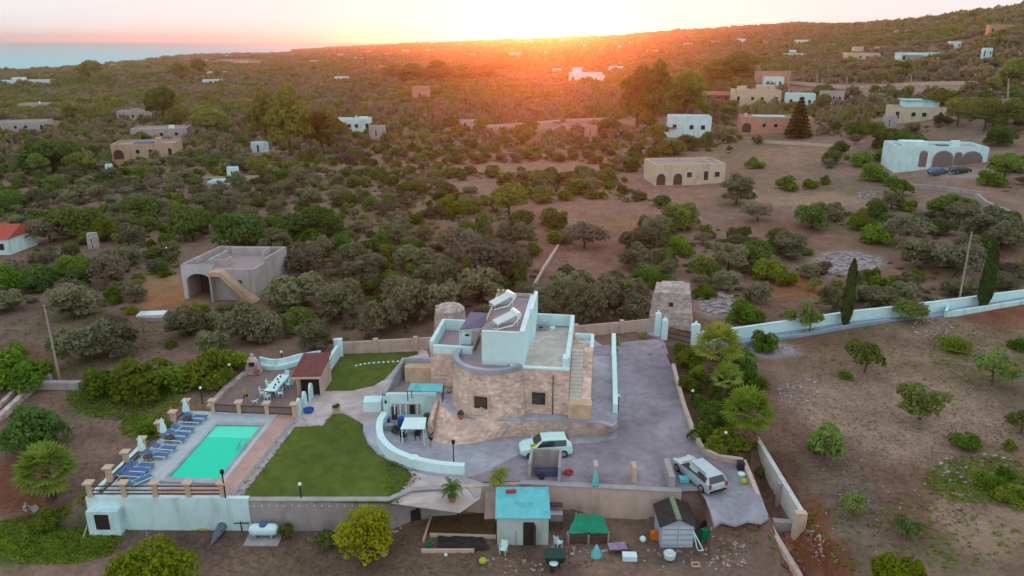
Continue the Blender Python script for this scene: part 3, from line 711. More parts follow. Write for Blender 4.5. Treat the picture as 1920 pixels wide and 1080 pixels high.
m_ = MB(); m_.prism([(p.x - .7, p.y - .5), (p.x + .7, p.y - .5), (p.x + .8, p.y + .6), (p.x - .7, p.y + .6)], 0, 1.0, top=[(p.x - .6, p.y - .4), (p.x + .6, p.y - .4), (p.x + .6, p.y + .5), (p.x - .6, p.y + .5)]); m_.lathe([(.62, 1.0), (.58, 1.3), (.36, 1.65), (.2, 1.75), (.18, 2.1)], (p.x, p.y, 0), 10); m_.build('body', STONE2, t)
MB().box(p + Vector((.08, -.58, 1.2)), (.5, .25, .35)).build('mouth', DARK, t)
MB().box(p + Vector((.55, -.62, .45)), (.5, .3, .5)).build('wood_store', TERRA, t)
tb0, tb1 = P(508, 731, .75), P(530, 706, .75); dd = (tb1 - tb0); ta = math.atan2(dd.y, dd.x)
tc_ = (tb0 + tb1) / 2; tc_.z = 0
t = thing('dining_table', 'long table under a white cloth on the brown terrace', 'table', tuple(tc_))
MB().box(tc_ + Vector((0, 0, .74)), (dd.length + .6, .95, .05), ta).build('table_top', WOOD, t)
for u in (-1, 1):
    for v in (-1, 1):
        q_ = tc_ + Matrix.Rotation(ta, 3, 'Z') @ Vector((u * dd.length * .45, v * .38, .36)); MB().box(q_, (.07, .07, .72), ta).build('leg', PLASTIC, t)
m_ = MB(); m_.box(tc_ + Vector((0, 0, .785)), (dd.length + .7, 1.05, .03), ta); 
for s_ in (-1, 1): m_.box(tc_ + Matrix.Rotation(ta, 3, 'Z') @ Vector((0, s_ * .535, .68)), (dd.length + .7, .02, .22), ta)
o = m_.build('tablecloth', PLASTIC); tag(o, 'white tablecloth hanging over the long terrace table', 'tablecloth')
for k in range(5):
    q_ = tc_ + Matrix.Rotation(ta, 3, 'Z') @ Vector((-1.2 + k * .6, random.uniform(-.25, .25), .80)); o = MB().lathe([(.05, 0), (.09, .02), (.07, .16), (.03, .2)], q_, 8).build('bottle', DGREEN)
    tag(o, ['small dark bottle nearest the viewer on the white tablecloth', 'second small dark bottle from the near end of the tablecloth', 'middle one of five small dark bottles on the tablecloth', 'fourth small dark bottle from the near end of the tablecloth', 'small dark bottle at the far end of the white tablecloth'][k], 'bottle', 'bottles on the terrace table')
def chair(mt=PLASTIC, lab='white plastic armchair', grp='white plastic chairs round the terrace table'):
    t = thing('plastic_chair', lab, 'chair', group=grp)
    MB().box((0, 0, .43), (.46, .46, .04)).build('seat', mt, t)
    m_ = MB(); m_.box((-.22, 0, .72), (.04, .46, .52), ry=-.15)
    m_.build('backrest', mt, t)
    for y in (-.25, .25): m_ = MB(); m_.box((0, y, .64), (.44, .05, .04)); m_.box((.2, y, .53), (.04, .04, .2)); m_.build('armrest', mt, t)
    for x in (-.2, .2):
        for y in (-.2, .2): MB().box((x, y, .21), (.045, .045, .42)).build('leg', mt, t)
    return t
CH0 = chair(); Rm = Matrix.Rotation(ta, 3, 'Z'); hl = dd.length / 2 + .3
spots = [(-hl - .45, .1, 0, 'at the near end of the long terrace table'), (-hl + .4, -.85, math.pi / 2, 'at the near right side of the terrace table'), (-hl + .3, .85, -math.pi / 2, 'at the near left side of the terrace table'),
         (.2, .9, -math.pi / 2, 'halfway along the left side of the terrace table'), (hl - .5, -.9, math.pi / 2, 'at the far right side of the terrace table'), (hl - 1.2, -.95, math.pi / 2, 'second from the far end, right of the terrace table'), (hl + .5, 0, math.pi, 'at the far end of the long terrace table')]
for i, (u, v, r, lb) in enumerate(spots):
    o = CH0 if i == 0 else copy_tree(CH0); o.location = tc_ + Rm @ Vector((u, v, 0)); o.rotation_euler = (0, 0, ta + r + random.uniform(-.25, .25)); o['label'] = 'white plastic chair ' + lb
# tub, planter
p = P(579, 772); t = thing('paddling_tub', 'low round blue tub on the paving beside the rounded panels', 'tub', tuple(p)); MB().lathe([(.38, 0), (.5, .28), (.46, .28), (.35, .08)], p, 14).build('basin', BLUEP, t)
def ball_sh(c, r, n, m, name, parent, q=.12, seed=0, flat=.8):
    return None
p = P(631, 774); planter_p = p

# person: one skinned body, clothes as children
def person(loc, rz, label, top, bottom, hair, stride=.25, arm=.2, s=1.0):
    t = thing('person', label, 'person', tuple(loc)); t.rotation_euler = (0, 0, rz); t.scale = (s, s, s)
    def skin(name, pts, edges, rad, m, lvl=1):
        me = bpy.data.meshes.new(name); me.from_pydata([tuple(p) for p in pts], edges, []); o = bpy.data.objects.new(name, me); C.collection.objects.link(o); o.parent = t
        me.materials.append(m)
        md = o.modifiers.new('skin', 'SKIN'); sv = me.skin_vertices[0].data if len(me.skin_vertices) else None
        if sv is None:
            bm = bmesh.new(); bm.from_mesh(me); bm.verts.layers.skin.verify(); bm.to_mesh(me); bm.free(); sv = me.skin_vertices[0].data
        for i, r in enumerate(rad): sv[i].radius = r if isinstance(r, tuple) else (r, r); sv[i].use_root = (i == 0)
        sd = o.modifiers.new('sub', 'SUBSURF'); sd.levels = lvl; sd.render_levels = lvl; return o
    a, b = stride, arm
    pts = [(0, 0, .95), (0, 0, 1.15), (0, 0, 1.38), (0, 0, 1.50), (.02, 0, 1.60), (.02, 0, 1.72),
           (0, .10, .90), (a * .55, .11, .50), (a * .3, .11, .09), (a * .3 + .17, .11, .04), (0, -.10, .90), (-a * .3, -.11, .50), (-a * 1.1, -.11, .12), (-a * 1.1 + .15, -.11, .05),
           (0, .19, 1.40), (-b * .5, .24, 1.13), (b * .2, .25, .88), (b * .3, .25, .80), (0, -.19, 1.40), (b * .5, -.24, 1.13), (b * 1.5, -.24, .92), (b * 1.8, -.24, .86)]
    ed = [(0, 1), (1, 2), (2, 3), (3, 4), (4, 5), (0, 6), (6, 7), (7, 8), (8, 9), (0, 10), (10, 11), (11, 12), (12, 13), (2, 14), (14, 15), (15, 16), (16, 17), (2, 18), (18, 19), (19, 20), (20, 21)]
    rad = [(.13, .10), (.12, .09), (.15, .10), .055, .085, .075, .08, .055, .04, .035, .08, .055, .04, .035, .05, .042, .03, .03, .05, .042, .03, .03]
    skin('body', pts, ed, rad, SKIN)
    skin('shirt', [(0, 0, .92), (0, 0, 1.18), (0, 0, 1.42), (0, .2, 1.40), (-b * .3, .235, 1.24), (0, -.2, 1.40), (b * .3, -.235, 1.24)], [(0, 1), (1, 2), (2, 3), (3, 4), (2, 5), (5, 6)], [(.155, .13), (.15, .12), (.17, .12), .065, .065, .065, .065], top)
    skin('shorts', [(0, 0, .95), (0, .10, .86), (a * .4, .11, .62), (0, -.10, .86), (-a * .22, -.11, .62)], [(0, 1), (1, 2), (0, 3), (3, 4)], [(.15, .125), .10, .085, .10, .085], bottom)
    MB().ball((0, 0, 1.70), .105, 8, sz=1.0).build('hair', hair, t, smooth=True)
    return t
person(P(462, 757), -.6, 'person in yellow shirt and dark shorts walking on the brown terrace', YEL, BLACK, BLACK)
person(P(808, 838, 0.05), 1.2, 'person in dark clothes walking beside the tan wall on the patio', WOOD, BLACK, BLACK, s=1.02)
# small white dog by the person
p = P(478, 757, .03); t = thing('dog', 'small white dog trotting behind the person in yellow', 'dog', tuple(p)); t.rotation_euler = (0, 0, .3)
me = bpy.data.meshes.new('body'); me.from_pydata([(-.16, 0, .27), (.02, 0, .27), (.17, 0, .28), (.25, 0, .38), (.30, 0, .44), (.40, 0, .42), (-.24, 0, .33), (-.32, 0, .42), (.17, .06, .16), (.19, .06, .02), (.17, -.06, .16), (.14, -.06, .02), (-.17, .06, .18), (-.23, .06, .11), (-.19, .06, .02), (-.17, -.06, .18), (-.21, -.06, .11), (-.15, -.06, .02)],
    [(0, 1), (1, 2), (2, 3), (3, 4), (4, 5), (0, 6), (6, 7), (2, 8), (8, 9), (2, 10), (10, 11), (0, 12), (12, 13), (13, 14), (0, 15), (15, 16), (16, 17)], [])
o = bpy.data.objects.new('body', me); C.collection.objects.link(o); o.parent = t; me.materials.append(PLASTIC)
bm = bmesh.new(); bm.from_mesh(me); bm.verts.layers.skin.verify(); bm.to_mesh(me); bm.free()
for i, r in enumerate([.09, .085, .09, .055, .06, .03, .02, .015, .035, .02, .035, .02, .045, .025, .02, .045, .025, .02]): me.skin_vertices[0].data[i].radius = (r, r)
me.skin_vertices[0].data[0].use_root = True
o.modifiers.new('skin', 'SKIN'); sd = o.modifiers.new('sub', 'SUBSURF'); sd.levels = 1; sd.render_levels = 1
m_ = MB()
for s_ in (-1, 1): m_.add([(.27, s_ * .03, .49), (.31, s_ * .06, .47), (.28, s_ * .055, .55)], [(0, 1, 2), (2, 1, 0)])
m_.build('ear', BEIGE2, t)
# ------------------------------------------------------------ the stone house
ang = R(-7); O = Vector((4.8, 57.0, 0)); E1 = Vector((math.cos(ang), math.sin(ang), 0)); E2 = Vector((-math.sin(ang), math.cos(ang), 0))
def Hh(a, b, z=0.0): v = O + E1 * a + E2 * b; return Vector((v.x, v.y, z))
RZ = 5.75
def hp(*ab): return [Hh(a, b) for a, b in ab]
# terrace the house stands on
lip = smooth_pts([P(820, 741, 2.3), P(834, 762, 2.0), P(856, 776, 1.75), P(880, 784, 1.6), P(927, 788, 1.6), P(977, 788, 1.6), P(1060, 790, 1.6), P(1127, 794, 1.6), P(1148, 800, 1.5), P(1156, 790, 1.5)], 4)
base = [P(806, 818), P(813, 830), P(835, 836), P(860, 836), P(907, 828), P(960, 819), P(1073, 816), P(1133, 814), P(1152, 808), P(1160, 796)]
base = smooth_pts(base, 4)
pl = thing('stone_terrace', 'raised terrace with curved rubble wall under the stone house', 'terrace', tuple(P(960, 800)))
m_ = MB(); n_ = min(len(lip), len(base)); vs = []
lipr = [lip[int(i * (len(lip) - 1) / (n_ - 1))] for i in range(n_)]; basr = [base[int(i * (len(base) - 1) / (n_ - 1))] for i in range(n_)]
for a, b in zip(basr, lipr): vs += [Vector((a.x, a.y, -.15)), Vector((b.x, b.y, b.z))]
m_.add(vs, [(2 * i, 2 * i + 2, 2 * i + 3, 2 * i + 1) for i in range(n_ - 1)]); m_.build('wall', STONE, pl)
inner = [P(1153, 668, 1.5), P(1078, 668, 1.5), Hh(-9, 3, 1.6), Hh(-11, 2.5, 2.3)]
m_ = MB(); ring = [Vector(v) for v in lipr] + [Vector(v) for v in inner]
m_.add([tuple(v) for v in ring], [tuple(range(len(ring)))]); m_.build('floor', PATH, pl)
m_ = MB()
m_.ribbon([v + Vector((0, .1, 0)) for v in lipr], .3, [v.z - .05 for v in lipr], [v.z + .1 for v in lipr]); m_.build('coping', PATH, pl)
# right-hand white wall of the walkway
w0, w1 = P(1152, 803, 0), P(1149, 662, 0)
o = MB().ribbon([w0, w1], .42, -.05, 2.3).build('walkway_wall', WHITEP); tag(o, 'long straight white wall between the house walkway and the drive', 'wall')

hs = thing('stone_house', 'old rubble stone house with rounded corner tower and white roof terraces', 'house', tuple(Hh(-4, 5, 1.5)))
bc = Vector((-1.65, 59.75, 0)); ang0 = [R(a) for a in range(150, 325, 7)]
def arc(r, z): return [Vector((bc.x + r * math.cos(a), bc.y + r * math.sin(a), z)) for a in ang0]
m_ = MB(); lo, hi = arc(3.75, 1.5), arc(3.3, RZ + .1)
tail = hp((-1.0, 3), (-4, 6))
vs = []
for a_, b_ in zip(lo, hi): vs += [a_, Vector((b_.x, b_.y, RZ + .1))]
m_.add(vs, [(2 * i, 2 * i + 2, 2 * i + 3, 2 * i + 1) for i in range(len(lo) - 1)])
m_.build('rounded_tower', STONE, hs)
m_ = MB(); m_.prism(hp((-5.2, 0), (0, 0), (0, 10.8), (-5.2, 10.8)), 1.5, RZ, top=hp((-5.2, .12), (-.05, .12), (-.05, 10.75), (-5.2, 10.75)), cap=False); m_.build('front_wall', STONE, hs)
lt = [Vector((-7.3, 61.4, 0)), Vector((-3.6, 60.9, 0)), Vector((-3.0, 66.6, 0)), Vector((-6.65, 67.1, 0))]
m_ = MB(); m_.prism(lt, 1.5, 6.05, cap=False); m_.build('side_tower', STONE, hs)
m_ = MB(); fl = hp((-5.2, .3), (-.3, .3), (-.3, 10.6), (-5.2, 10.6)); m_.add([(v.x, v.y, RZ - .25) for v in fl], [(0, 1, 2, 3)]); m_.build('roof_floor', ROOFP, hs)
m_ = MB(); ta_ = arc(3.2, 0) + hp((-4, 4.5), (-7, 4.2)); m_.add([(v.x, v.y, RZ - .235) for v in ta_], [tuple(range(len(ta_)))]); m_.build('tower_floor', ROOFF, hs)
m_ = MB(); m_.add([(v.x, v.y, 5.5) for v in lt], [(0, 1, 2, 3)]); m_.add([(v.x, v.y, 5.505) for v in hp((-8.6, 3.6), (-5.0, 3.6), (-5.0, 10), (-8.6, 10))], [(0, 1, 2, 3)]); m_.build('side_roof_floor', ROOFF, hs)
m_ = MB(); m_.prism(hp((-8.6, 3.7), (-5.1, 3.7), (-5.1, 10), (-8.6, 10)), 1.5, 5.45, cap=False); m_.build('rear_wall', STONE, hs)
# parapets
m_ = MB()
m_.ribbon([lt[0] + Vector((.12, .1, 0)), lt[3] + Vector((.1, -.1, 0)), lt[2] + Vector((-.1, -.1, 0))], .35, 5.4, 6.55)
m_.ribbon([lt[0] + Vector((.31, .12, 0)), lt[1] + Vector((.1, .1, 0))], .34, 5.45, 6.2)
m_.build('white_parapet', WHITE, hs)
m_ = MB(); m_.ribbon(arc(3.2, 0), .42, RZ - .1, RZ + .32); m_.build('curved_parapet', PATH, hs)
m_ = MB(); m_.ribbon(hp((-.22, .45), (-.22, 10.6), (-5.0, 10.6)), .38, RZ - .15, RZ + 1.0); m_.build('terrace_parapet', WHITE, hs)
m_ = MB(); m_.ribbon(hp((-5.0, .2), (-.02, .2)), .36, RZ - .05, RZ + .10); m_.ribbon(hp((-.38, .25), (-.37, 1.3)), .45, RZ + .11, RZ + .95); m_.build('front_kerb', WHITEP, hs)
# the white upper room
ub0, ub1, uz = .9, 10.6, 8.75
ul, ur = -7.55, -3.9
ut = thing('upper_room', '', '', (0, 0, 0)); bpy.data.objects.remove(ut)
m_ = MB(); m_.prism(hp((ul, ub0), (ur, ub0), (ur, ub1), (ul, ub1)), 5.5, uz - .25, cap=False); up = m_.build('upper_room', WHITEP, hs)
m_ = MB(); m_.add([(v.x, v.y, uz - .32) for v in hp((ul, ub0), (ur, ub0), (ur, ub1), (ul, ub1))], [(0, 1, 2, 3)]); m_.build('roof_floor', ROOFF, up)
m_ = MB(); m_.ribbon(hp((ur - .2, ub0 + .01), (ur - .2, ub1)), .44, uz - .24, uz - .02); m_.ribbon(hp((ul + .01, ub0 + .12), (ur - .43, ub0 + .12)), .26, uz - .24, uz - .17)
m_.ribbon(hp((ur + .13, 5.6), (ur + .13, ub1)), .3, 5.5, uz + .3); m_.build('parapet', WHITEP, up)
m_ = MB(); m_.ribbon(hp((ul + .06, 3.5), (ul + .06, ub1 - .06), (ur, ub1 - .06)), .12, uz - .24, uz + .05)
for a, b in ((ul + .1, ub1), (ul + .55, ub1), (ur, ub1)): m_.ball(Hh(a, b, uz + .22), .16, 6)
m_.build('cap_stones', BEIGE2, up)
# windows of the stone front
def pane_on(c, wdt, hgt, name, frame=.16, arch=False, parent=hs, tilt=0.0, rz=0.0, bars=True, shutter=False):
    """c on the wall face; the window stands proud by a few mm"""
    f = MB(); d = Vector((math.cos(rz), math.sin(rz), 0)); nn = Vector((math.sin(rz), -math.cos(rz), 0))
    for s_ in (-1, 1): f.box(c + d * s_ * (wdt / 2 + frame / 2), (frame, .16, hgt + frame), rz)
    f.box(c + Vector((0, 0, hgt / 2 + frame / 2)) + nn * .003, (wdt - .004, .16, frame), rz); f.box(c + Vector((0, 0, -hgt / 2 - frame / 2)) + nn * .03, (wdt + 2 * frame + .2, .24, frame), rz)
    fo = f.build('window', BEIGE2, parent)
    MB().box(c + nn * .02, (wdt, .08, hgt), rz).build('pane', DGLASS, fo)
    if bars:
        g = MB()
        for k in range(1, 4): g.box(c + nn * .09 + Vector((0, 0, -hgt / 2 + hgt * k / 4)), (wdt, .03, .05), rz)
        g.box(c + nn * .095, (.05, .03, hgt), rz); g.build('grille', WOOD, fo)
    return fo
pane_on(Hh(-2.55, .0, 3.05), 1.15, 1.15, 'window', rz=ang)
# arched window in the rounded tower
wc = Vector((bc.x - .95, bc.y - 3.43, 3.15))
rz_ = R(-14)
fo = pane_on(wc, 1.15, 1.15, 'window', rz=rz_, bars=False)
MB().box(wc + Vector((-.05, -.1, .15)), (1.05, .05, .8), rz_).build('shutter', WOOD, fo)
m_ = MB(); m_.box(wc + Vector((-.05, -.12, -.8)), (1.5, .3, .5), rz_); m_.build('sill', STONE, fo)
MB().box(Hh(-1.35, -.02, 3.4), (.06, .06, 3.6), ang).build('drainpipe', IRON, hs)
# stair on the right side
stp = MB()
for k in range(14): stp.prism(hp((.02, .35 + k * .34), (1.02, .35 + k * .34), (1.02, .35 + (k + 1) * .34), (.02, .35 + (k + 1) * .34)), 1.5, 3.0 + k * .195)
stp.build('staircase', mat('pale_stone_steps', (.66, .66, .64), .85, .08, 2), hs)
m_ = MB(); m_.prism(hp((.01, -.75), (1.95, -.75), (1.95, .34), (.01, .34)), 1.45, 3.0); m_.build('stair_landing', TAN, hs)
m_ = MB()
v0, v1, v2, v3 = Hh(1.03, .35), Hh(1.85, .35), Hh(1.85, 6.0), Hh(1.03, 6.0)
m_.add([(v0.x, v0.y, 1.4), (v1.x, v1.y, 1.4), (v2.x, v2.y, 1.4), (v3.x, v3.y, 1.4), (v0.x, v0.y, 3.0), (v1.x, v1.y, 3.0), (v2.x, v2.y, 5.4), (v3.x, v3.y, 5.4)], [(4, 5, 6, 7), (0, 1, 5, 4), (1, 2, 6, 5), (2, 3, 7, 6), (3, 0, 4, 7)]); m_.build('stair_wall', STONE, hs)
m_ = MB(); m_.prism(hp((.0, 6.0), (1.9, 6.0), (1.9, 9.4), (.0, 9.4)), 1.4, 5.0, cap=False); m_.add([(v.x, v.y, 4.95) for v in hp((0, 6), (1.9, 6), (1.9, 9.4), (0, 9.4))], [(0, 1, 2, 3)]); m_.build('side_room', STONE, hs)
m_ = MB(); m_.ribbon(hp((1.75, 6.0), (1.75, 9.2), (.1, 9.2)), .34, 4.9, 5.45); m_.build('side_parapet', WHITEP, hs)
m_ = MB(); m_.tube([Hh(.5, 6.0, 5.9), Hh(1.9, 6.0, 5.9)], .04, 6); m_.tube([Hh(1.0, 6.0, 5.0), Hh(1.0, 6.0, 6.1)], .05, 6); m_.build('handrail', WHITEP, hs)
# left terrace over the annex
an = thing('white_annex', 'low whitewashed annex with flat roof terrace and barred window beside the stone house', 'annex', tuple(P(770, 790)))
AZ = 2.3
xl, xr, yf = -11.35, -6.55, 59.2
m_ = MB(); m_.prism([(xl, yf), (xr, yf), (xr + .1, yf + 3.3), (xl + 1.3, yf + 3.3)], -.1, AZ, cap=False)
m_.build('wall', WHITE, an)
m_ = MB(); m_.add([(xl, yf, AZ - .02), (xr, yf, AZ - .02), (-5.4, yf + 1, AZ - .02), (-5, yf + 3.3, AZ - .02), (xl + 1.3, yf + 3.3, AZ - .02)], [(0, 1, 2, 3, 4)]); m_.build('roof', ROOFF, an)
m_ = MB(); m_.ribbon([(xl + .1, yf + .12), (xl + 1.35, yf + 3.9), (xl + 4.4, yf + 3.9)], .35, 0, [AZ + .25, AZ + 1.9, AZ + 1.9]); m_.build('parapet', PATH, an)
m_ = MB(); m_.ribbon([(xl + .27, yf + .14), (xr - .1, yf + .14)], .3, AZ - .01, AZ + .22); m_.build('front_kerb', WHITEP, an)
m_ = MB(); m_.prism([(xl + 1.6, yf + 2.75), (-7.1, yf + 2.6), (-7.1, yf + 3.7), (xl + 1.6, yf + 3.7)], AZ - .1, AZ + 1.5); m_.build('tan_wall', TAN, an)
fo = MB(); wz = 1.05
fo.box((xl + 2.0, yf - .03, wz), (2.5, .1, 1.0)); fo = fo.build('window', GREYW, an)
m_ = MB()
for k in range(5): m_.box((xl + 1.0 + k * .5, yf - .09, wz), (.1, .05, .98))
m_.build('window_bar', WHITEP, fo)
MB().box((xl + 2.55, yf - .1, wz), (.45, .06, .9)).build('pane', DARK, fo)
MB().box((xl + .95, yf - .05, .65), (.5, .12, 1.3)).build('door', WOOD, an)
MB().lathe([(.03, 0), (.09, .1), (.1, .3), (.03, .35)], (xl + .25, yf - .15, 1.6), 6).build('wall_lamp', IRON, an)
# turquoise awning on the annex roof
aw = thing('awning', 'turquoise awning over the annex roof terrace against the tan wall', 'awning', (-8.3, 61.0, AZ))
a_ = P(764, 733, 3.3); b_ = P(829, 735, 3.3); c_ = P(831, 721, 3.7); d_ = P(771, 719, 3.7)
m_ = MB(); vv = [a_, b_, c_, d_]; m_.add(vv + [v + Vector((0, 0, .06)) for v in vv], [(0, 3, 2, 1), (4, 5, 6, 7), (0, 1, 5, 4), (1, 2, 6, 5), (2, 3, 7, 6), (3, 0, 4, 7)]); m_.build('canopy', TURQ, aw)
for v in vv: MB().tube([Vector((v.x, v.y, AZ)), v], .04, 6).build('post', IRON, aw)
# curved patio wall
cw = smooth_pts([P(722, 772, 1.0), P(713, 786, 1.0), P(711, 804, 1.0), P(717, 822, .95), P(735, 840, .9), P(760, 852, .85), P(790, 861, .85), P(830, 868, .8), P(871, 871, .8)], 4)
o = thing('curved_patio_wall', 'low white wall curving round the sunken patio below the stone house', 'wall', (cw[0].x, cw[0].y, 0))
MB().ribbon(cw, .55, -.05, [p.z for p in cw]).build('wall', WHITEP, o)
p = P(775, 857, .85); MB().lathe([(.35, -.6), (.42, 0.02), (.3, .06), (.05, .07)], p, 12).build('round_pier', WHITEP, o)
# tan wall closing the patio on the right
o = MB().ribbon([(xr + .1, yf - .02), P(806, 819)], .35, -.1, [AZ + .05, 1.3]).build('patio_side_wall', STONE); tag(o, 'sloping tan stone wall on the right side of the patio', 'wall')
# white block left of the annex
a_, b_ = P(682, 775, 0), P(712, 775, 0)
o = MB().box(P(698, 772) + Vector((0, .55, .5)), (1.6, 1.3, 1.0), .05).build('white_block', WHITEP); tag(o, 'plain white box-shaped block on the paving left of the annex', 'block')
# patio furniture
can = P(778, 788, 1.9); t = thing('patio_canopy', 'small white canopy on posts over the patio table', 'canopy', (can.x, can.y, 0))
m_ = MB(); m_.add([(can.x - 1.1, can.y - .9, 1.55), (can.x + .9, can.y - .9, 1.55), (can.x + .9, can.y + .6, 1.8), (can.x - .9, can.y + .6, 1.8), (can.x - 1.1, can.y - .9, 1.6), (can.x + .9, can.y - .9, 1.6), (can.x + .9, can.y + .6, 1.85), (can.x - .9, can.y + .6, 1.85)], [(0, 3, 2, 1), (4, 5, 6, 7), (0, 1, 5, 4), (1, 2, 6, 5), (2, 3, 7, 6), (3, 0, 4, 7)]); m_.build('canopy', WHITEP, t)
for u, v in ((-1, -.8), (.8, -.8), (.8, .5), (-.8, .5)): MB().tube([(can.x + u, can.y + v, 0), (can.x + u, can.y + v, 1.55)], .04, 6).build('post', WHITEP, t)
p = P(770, 812); t = thing('patio_table', 'dark square table under the patio canopy', 'table', tuple(p)); MB().box(p + Vector((0, 0, .73)), (1.3, .9, .06)).build('table_top', WOOD, t)
for u in (-.5, .5):
    for v in (-.35, .35): MB().box(p + Vector((u, v, .35)), (.06, .06, .7)).build('leg', WOOD, t)
DC = chair(IRON, 'dark patio chair', 'dark chairs on the patio'); DC.name = 'patio_chair'
for i, (x, y, r, lb) in enumerate([(757, 826, 1.3, 'dark chair nearest the curved white wall on the patio'), (783, 823, 1.9, 'dark chair near the walking person on the patio'), (748, 812, .2, 'dark chair left of the patio table'), (795, 808, 3.0, 'dark chair right of the patio table')]):
    o = DC if i == 0 else copy_tree(DC); o.location = P(x, y, .05); o.rotation_euler = (0, 0, r); o['label'] = lb
p = P(752, 800); o = MB().lathe([(.26, 0), (.30, .3), (.30, .6), (.27, .9), (.05, .92)], p, 14).build('barrel', BLUEP); tag(o, 'bright blue barrel beside the patio canopy', 'barrel')
for i, (x, y, c, lb) in enumerate([(728, 806, GREYW, 'violet grey storage box inside the curve of the patio wall'), (727, 793, BLUEP, 'small blue crate behind the storage box on the patio')]):
    p = P(x, y); o = MB().box(p + Vector((0, 0, .28)), (.9 if i == 0 else .4, .5, .5 if i == 0 else .4)).build('storage_box' if i == 0 else 'crate', c); tag(o, lb, 'box' if i == 0 else 'crate')
p = P(864, 785, 1.7); t = thing('flower_pot', 'terracotta pot on the lip of the house terrace', 'pot', tuple(p)); MB().lathe([(.2, 0), (.3, .45), (.25, .45), (.2, .35)], p, 10).build('pot', TERRA, t); MB().ball(p + Vector((0, 0, .5)), .28, 6).build('plant', L_DARK, t)
# roof equipment
def heater(c, rz, label):
    t = thing('solar_water_heater', label, 'solar heater', tuple(c), 'solar water heaters on the white roof'); t.rotation_euler = (0, 0, rz)
    w_ = tuple(t['_w']); t['_w'] = (0, 0, 0)
    vs = [(-1.0, -.6, .35), (.75, -.6, .95), (.75, .6, .95), (-1.0, .6, .35)]
    m_ = MB(); m_.add(vs + [(x, y, z + .09) for x, y, z in vs], [(0, 3, 2, 1), (4, 5, 6, 7), (0, 1, 5, 4), (1, 2, 6, 5), (2, 3, 7, 6), (3, 0, 4, 7)]); m_.build('collector', COLLECT, t)
    MB().tube([(.98, -.72, 1.0), (.98, -.66, 1.0), (.98, .66, 1.0), (.98, .72, 1.0)], [.2, .27, .27, .2], 14).build('tank', PLASTIC, t, smooth=False)
    m_ = MB()
    for y in (-.55, .55): m_.tube([(-.95, y, 0), (-.95, y, .35)], .03, 5); m_.tube([(.9, y, 0), (.9, y, .85)], .03, 5); m_.tube([(-.95, y, .02), (.95, y, .02)], .03, 5)
    m_.tube([(-1.3, -.6, .1), (-1.25, -.9, .12), (.3, -.85, .25), (.98, -.75, .8)], .05, 6); m_.build('frame', WHITEP, t)
    t['_w'] = w_
p = P(948, 610, uz - .3); heater(p, R(24), 'nearer solar water heater with white tank on the upper roof')
p = P(940, 574, uz - .3); heater(p, R(28), 'farther solar water heater with white tank on the upper roof')
p = P(889, 603, 7.3); t = thing('roof_canopy', 'flat violet canopy panel leaning against the white upper room', 'canopy', (p.x, p.y, 5.5))
vv = [P(862, 619, 7.6), P(905, 614, 7.6), P(918, 588, 8.3), P(882, 586, 8.3)]
m_ = MB(); m_.add([v for v in vv] + [v + Vector((0, 0, .06)) for v in vv], [(0, 3, 2, 1), (4, 5, 6, 7), (0, 1, 5, 4), (1, 2, 6, 5), (2, 3, 7, 6), (3, 0, 4, 7)]); m_.build('panel', SOLAR, t)
m_ = MB(); q_ = [v + Vector((0, 0, -.12)) for v in vv]
m_.tube([q_[0], q_[1], q_[2], q_[3], q_[0]], .06, 6); m_.build('frame', BEIGE2, t)
for v in (vv[0], vv[1]): MB().tube([Vector((v.x, v.y + .05, 5.5)), v + Vector((0, .05, 0))], .05, 6).build('post', WHITEP, t)
p = P(875, 645, 5.55)
t = thing('washing_sink', 'white sink unit with dark bowl beside the roof canopy', 'sink', tuple(p)); MB().box(p + Vector((0, .15, .4)), (.9, .6, .8), -.1).build('cabinet', PLASTIC, t); MB().box(p + Vector((0, .35, 1.0)), (.9, .15, .4), -.1).build('splashback', PLASTIC, t)
MB().lathe([(.02, 0), (.2, .01), (.22, .05), (.2, .06)], p + Vector((.05, .1, .8)), 10).build('bowl', BLACK, t)
p = Hh(-3.1, 9.6, RZ - .24)
t = thing('air_conditioner', 'grey air conditioner unit at the back of the pale roof terrace', 'air conditioner', tuple(p)); MB().box(p + Vector((0, 0, .33)), (.9, .35, .6), ang).build('casing', CHROME, t); MB().lathe([(.02, 0), (.22, 0), (.22, .02), (.02, .02)], p + Vector((-.12, -.2, .33)), 10).build('fan', BLACK, t)
p = Hh(-2.1, 9.7, RZ - .24); o = MB().box(p + Vector((0, 0, .15)), (.5, .4, .3)).build('storage_box', WHITEP); tag(o, 'small pale box beside the air conditioner on the roof terrace', 'box')
# ------------------------------------------------------------ parking bays
st = thing('parking_stall', 'open concrete stall with two side walls behind the white shed', 'stall', tuple(P(1022, 890)))
sa, sb = P(1000, 880), P(1048, 882)
m_ = MB(); m_.ribbon([sa, sb], .18, 0, 1.85); m_.build('back_wall', GREYW, st)
MB().ribbon([sa + Vector((-.1, 0, 0)), P(992, 903)], .2, 0, [1.9, 1.5]).build('side_wall', CONC, st)
MB().ribbon([sb + Vector((.1, 0, 0)), P(1048, 909)], .2, 0, [1.9, 1.5]).build('side_wall', CONC, st)
q_ = (sa + sb) / 2 + Vector((0, -.75, .25)); o = MB().box(q_, (1.7, .5, .45)).build('blue_chest', mat('slate_blue', (.09, .10, .20), .6, .1, 2)); tag(o, 'dark blue chest lying on the floor of the concrete stall', 'chest')
o = MB().tube([q_ + Vector((-.6, -.45, -.1)), q_ + Vector((-.2, -.5, -.1))], [.2, .2], 10).build('roll', DGREY); tag(o, 'dark roll lying in front of the blue chest in the stall', 'roll')
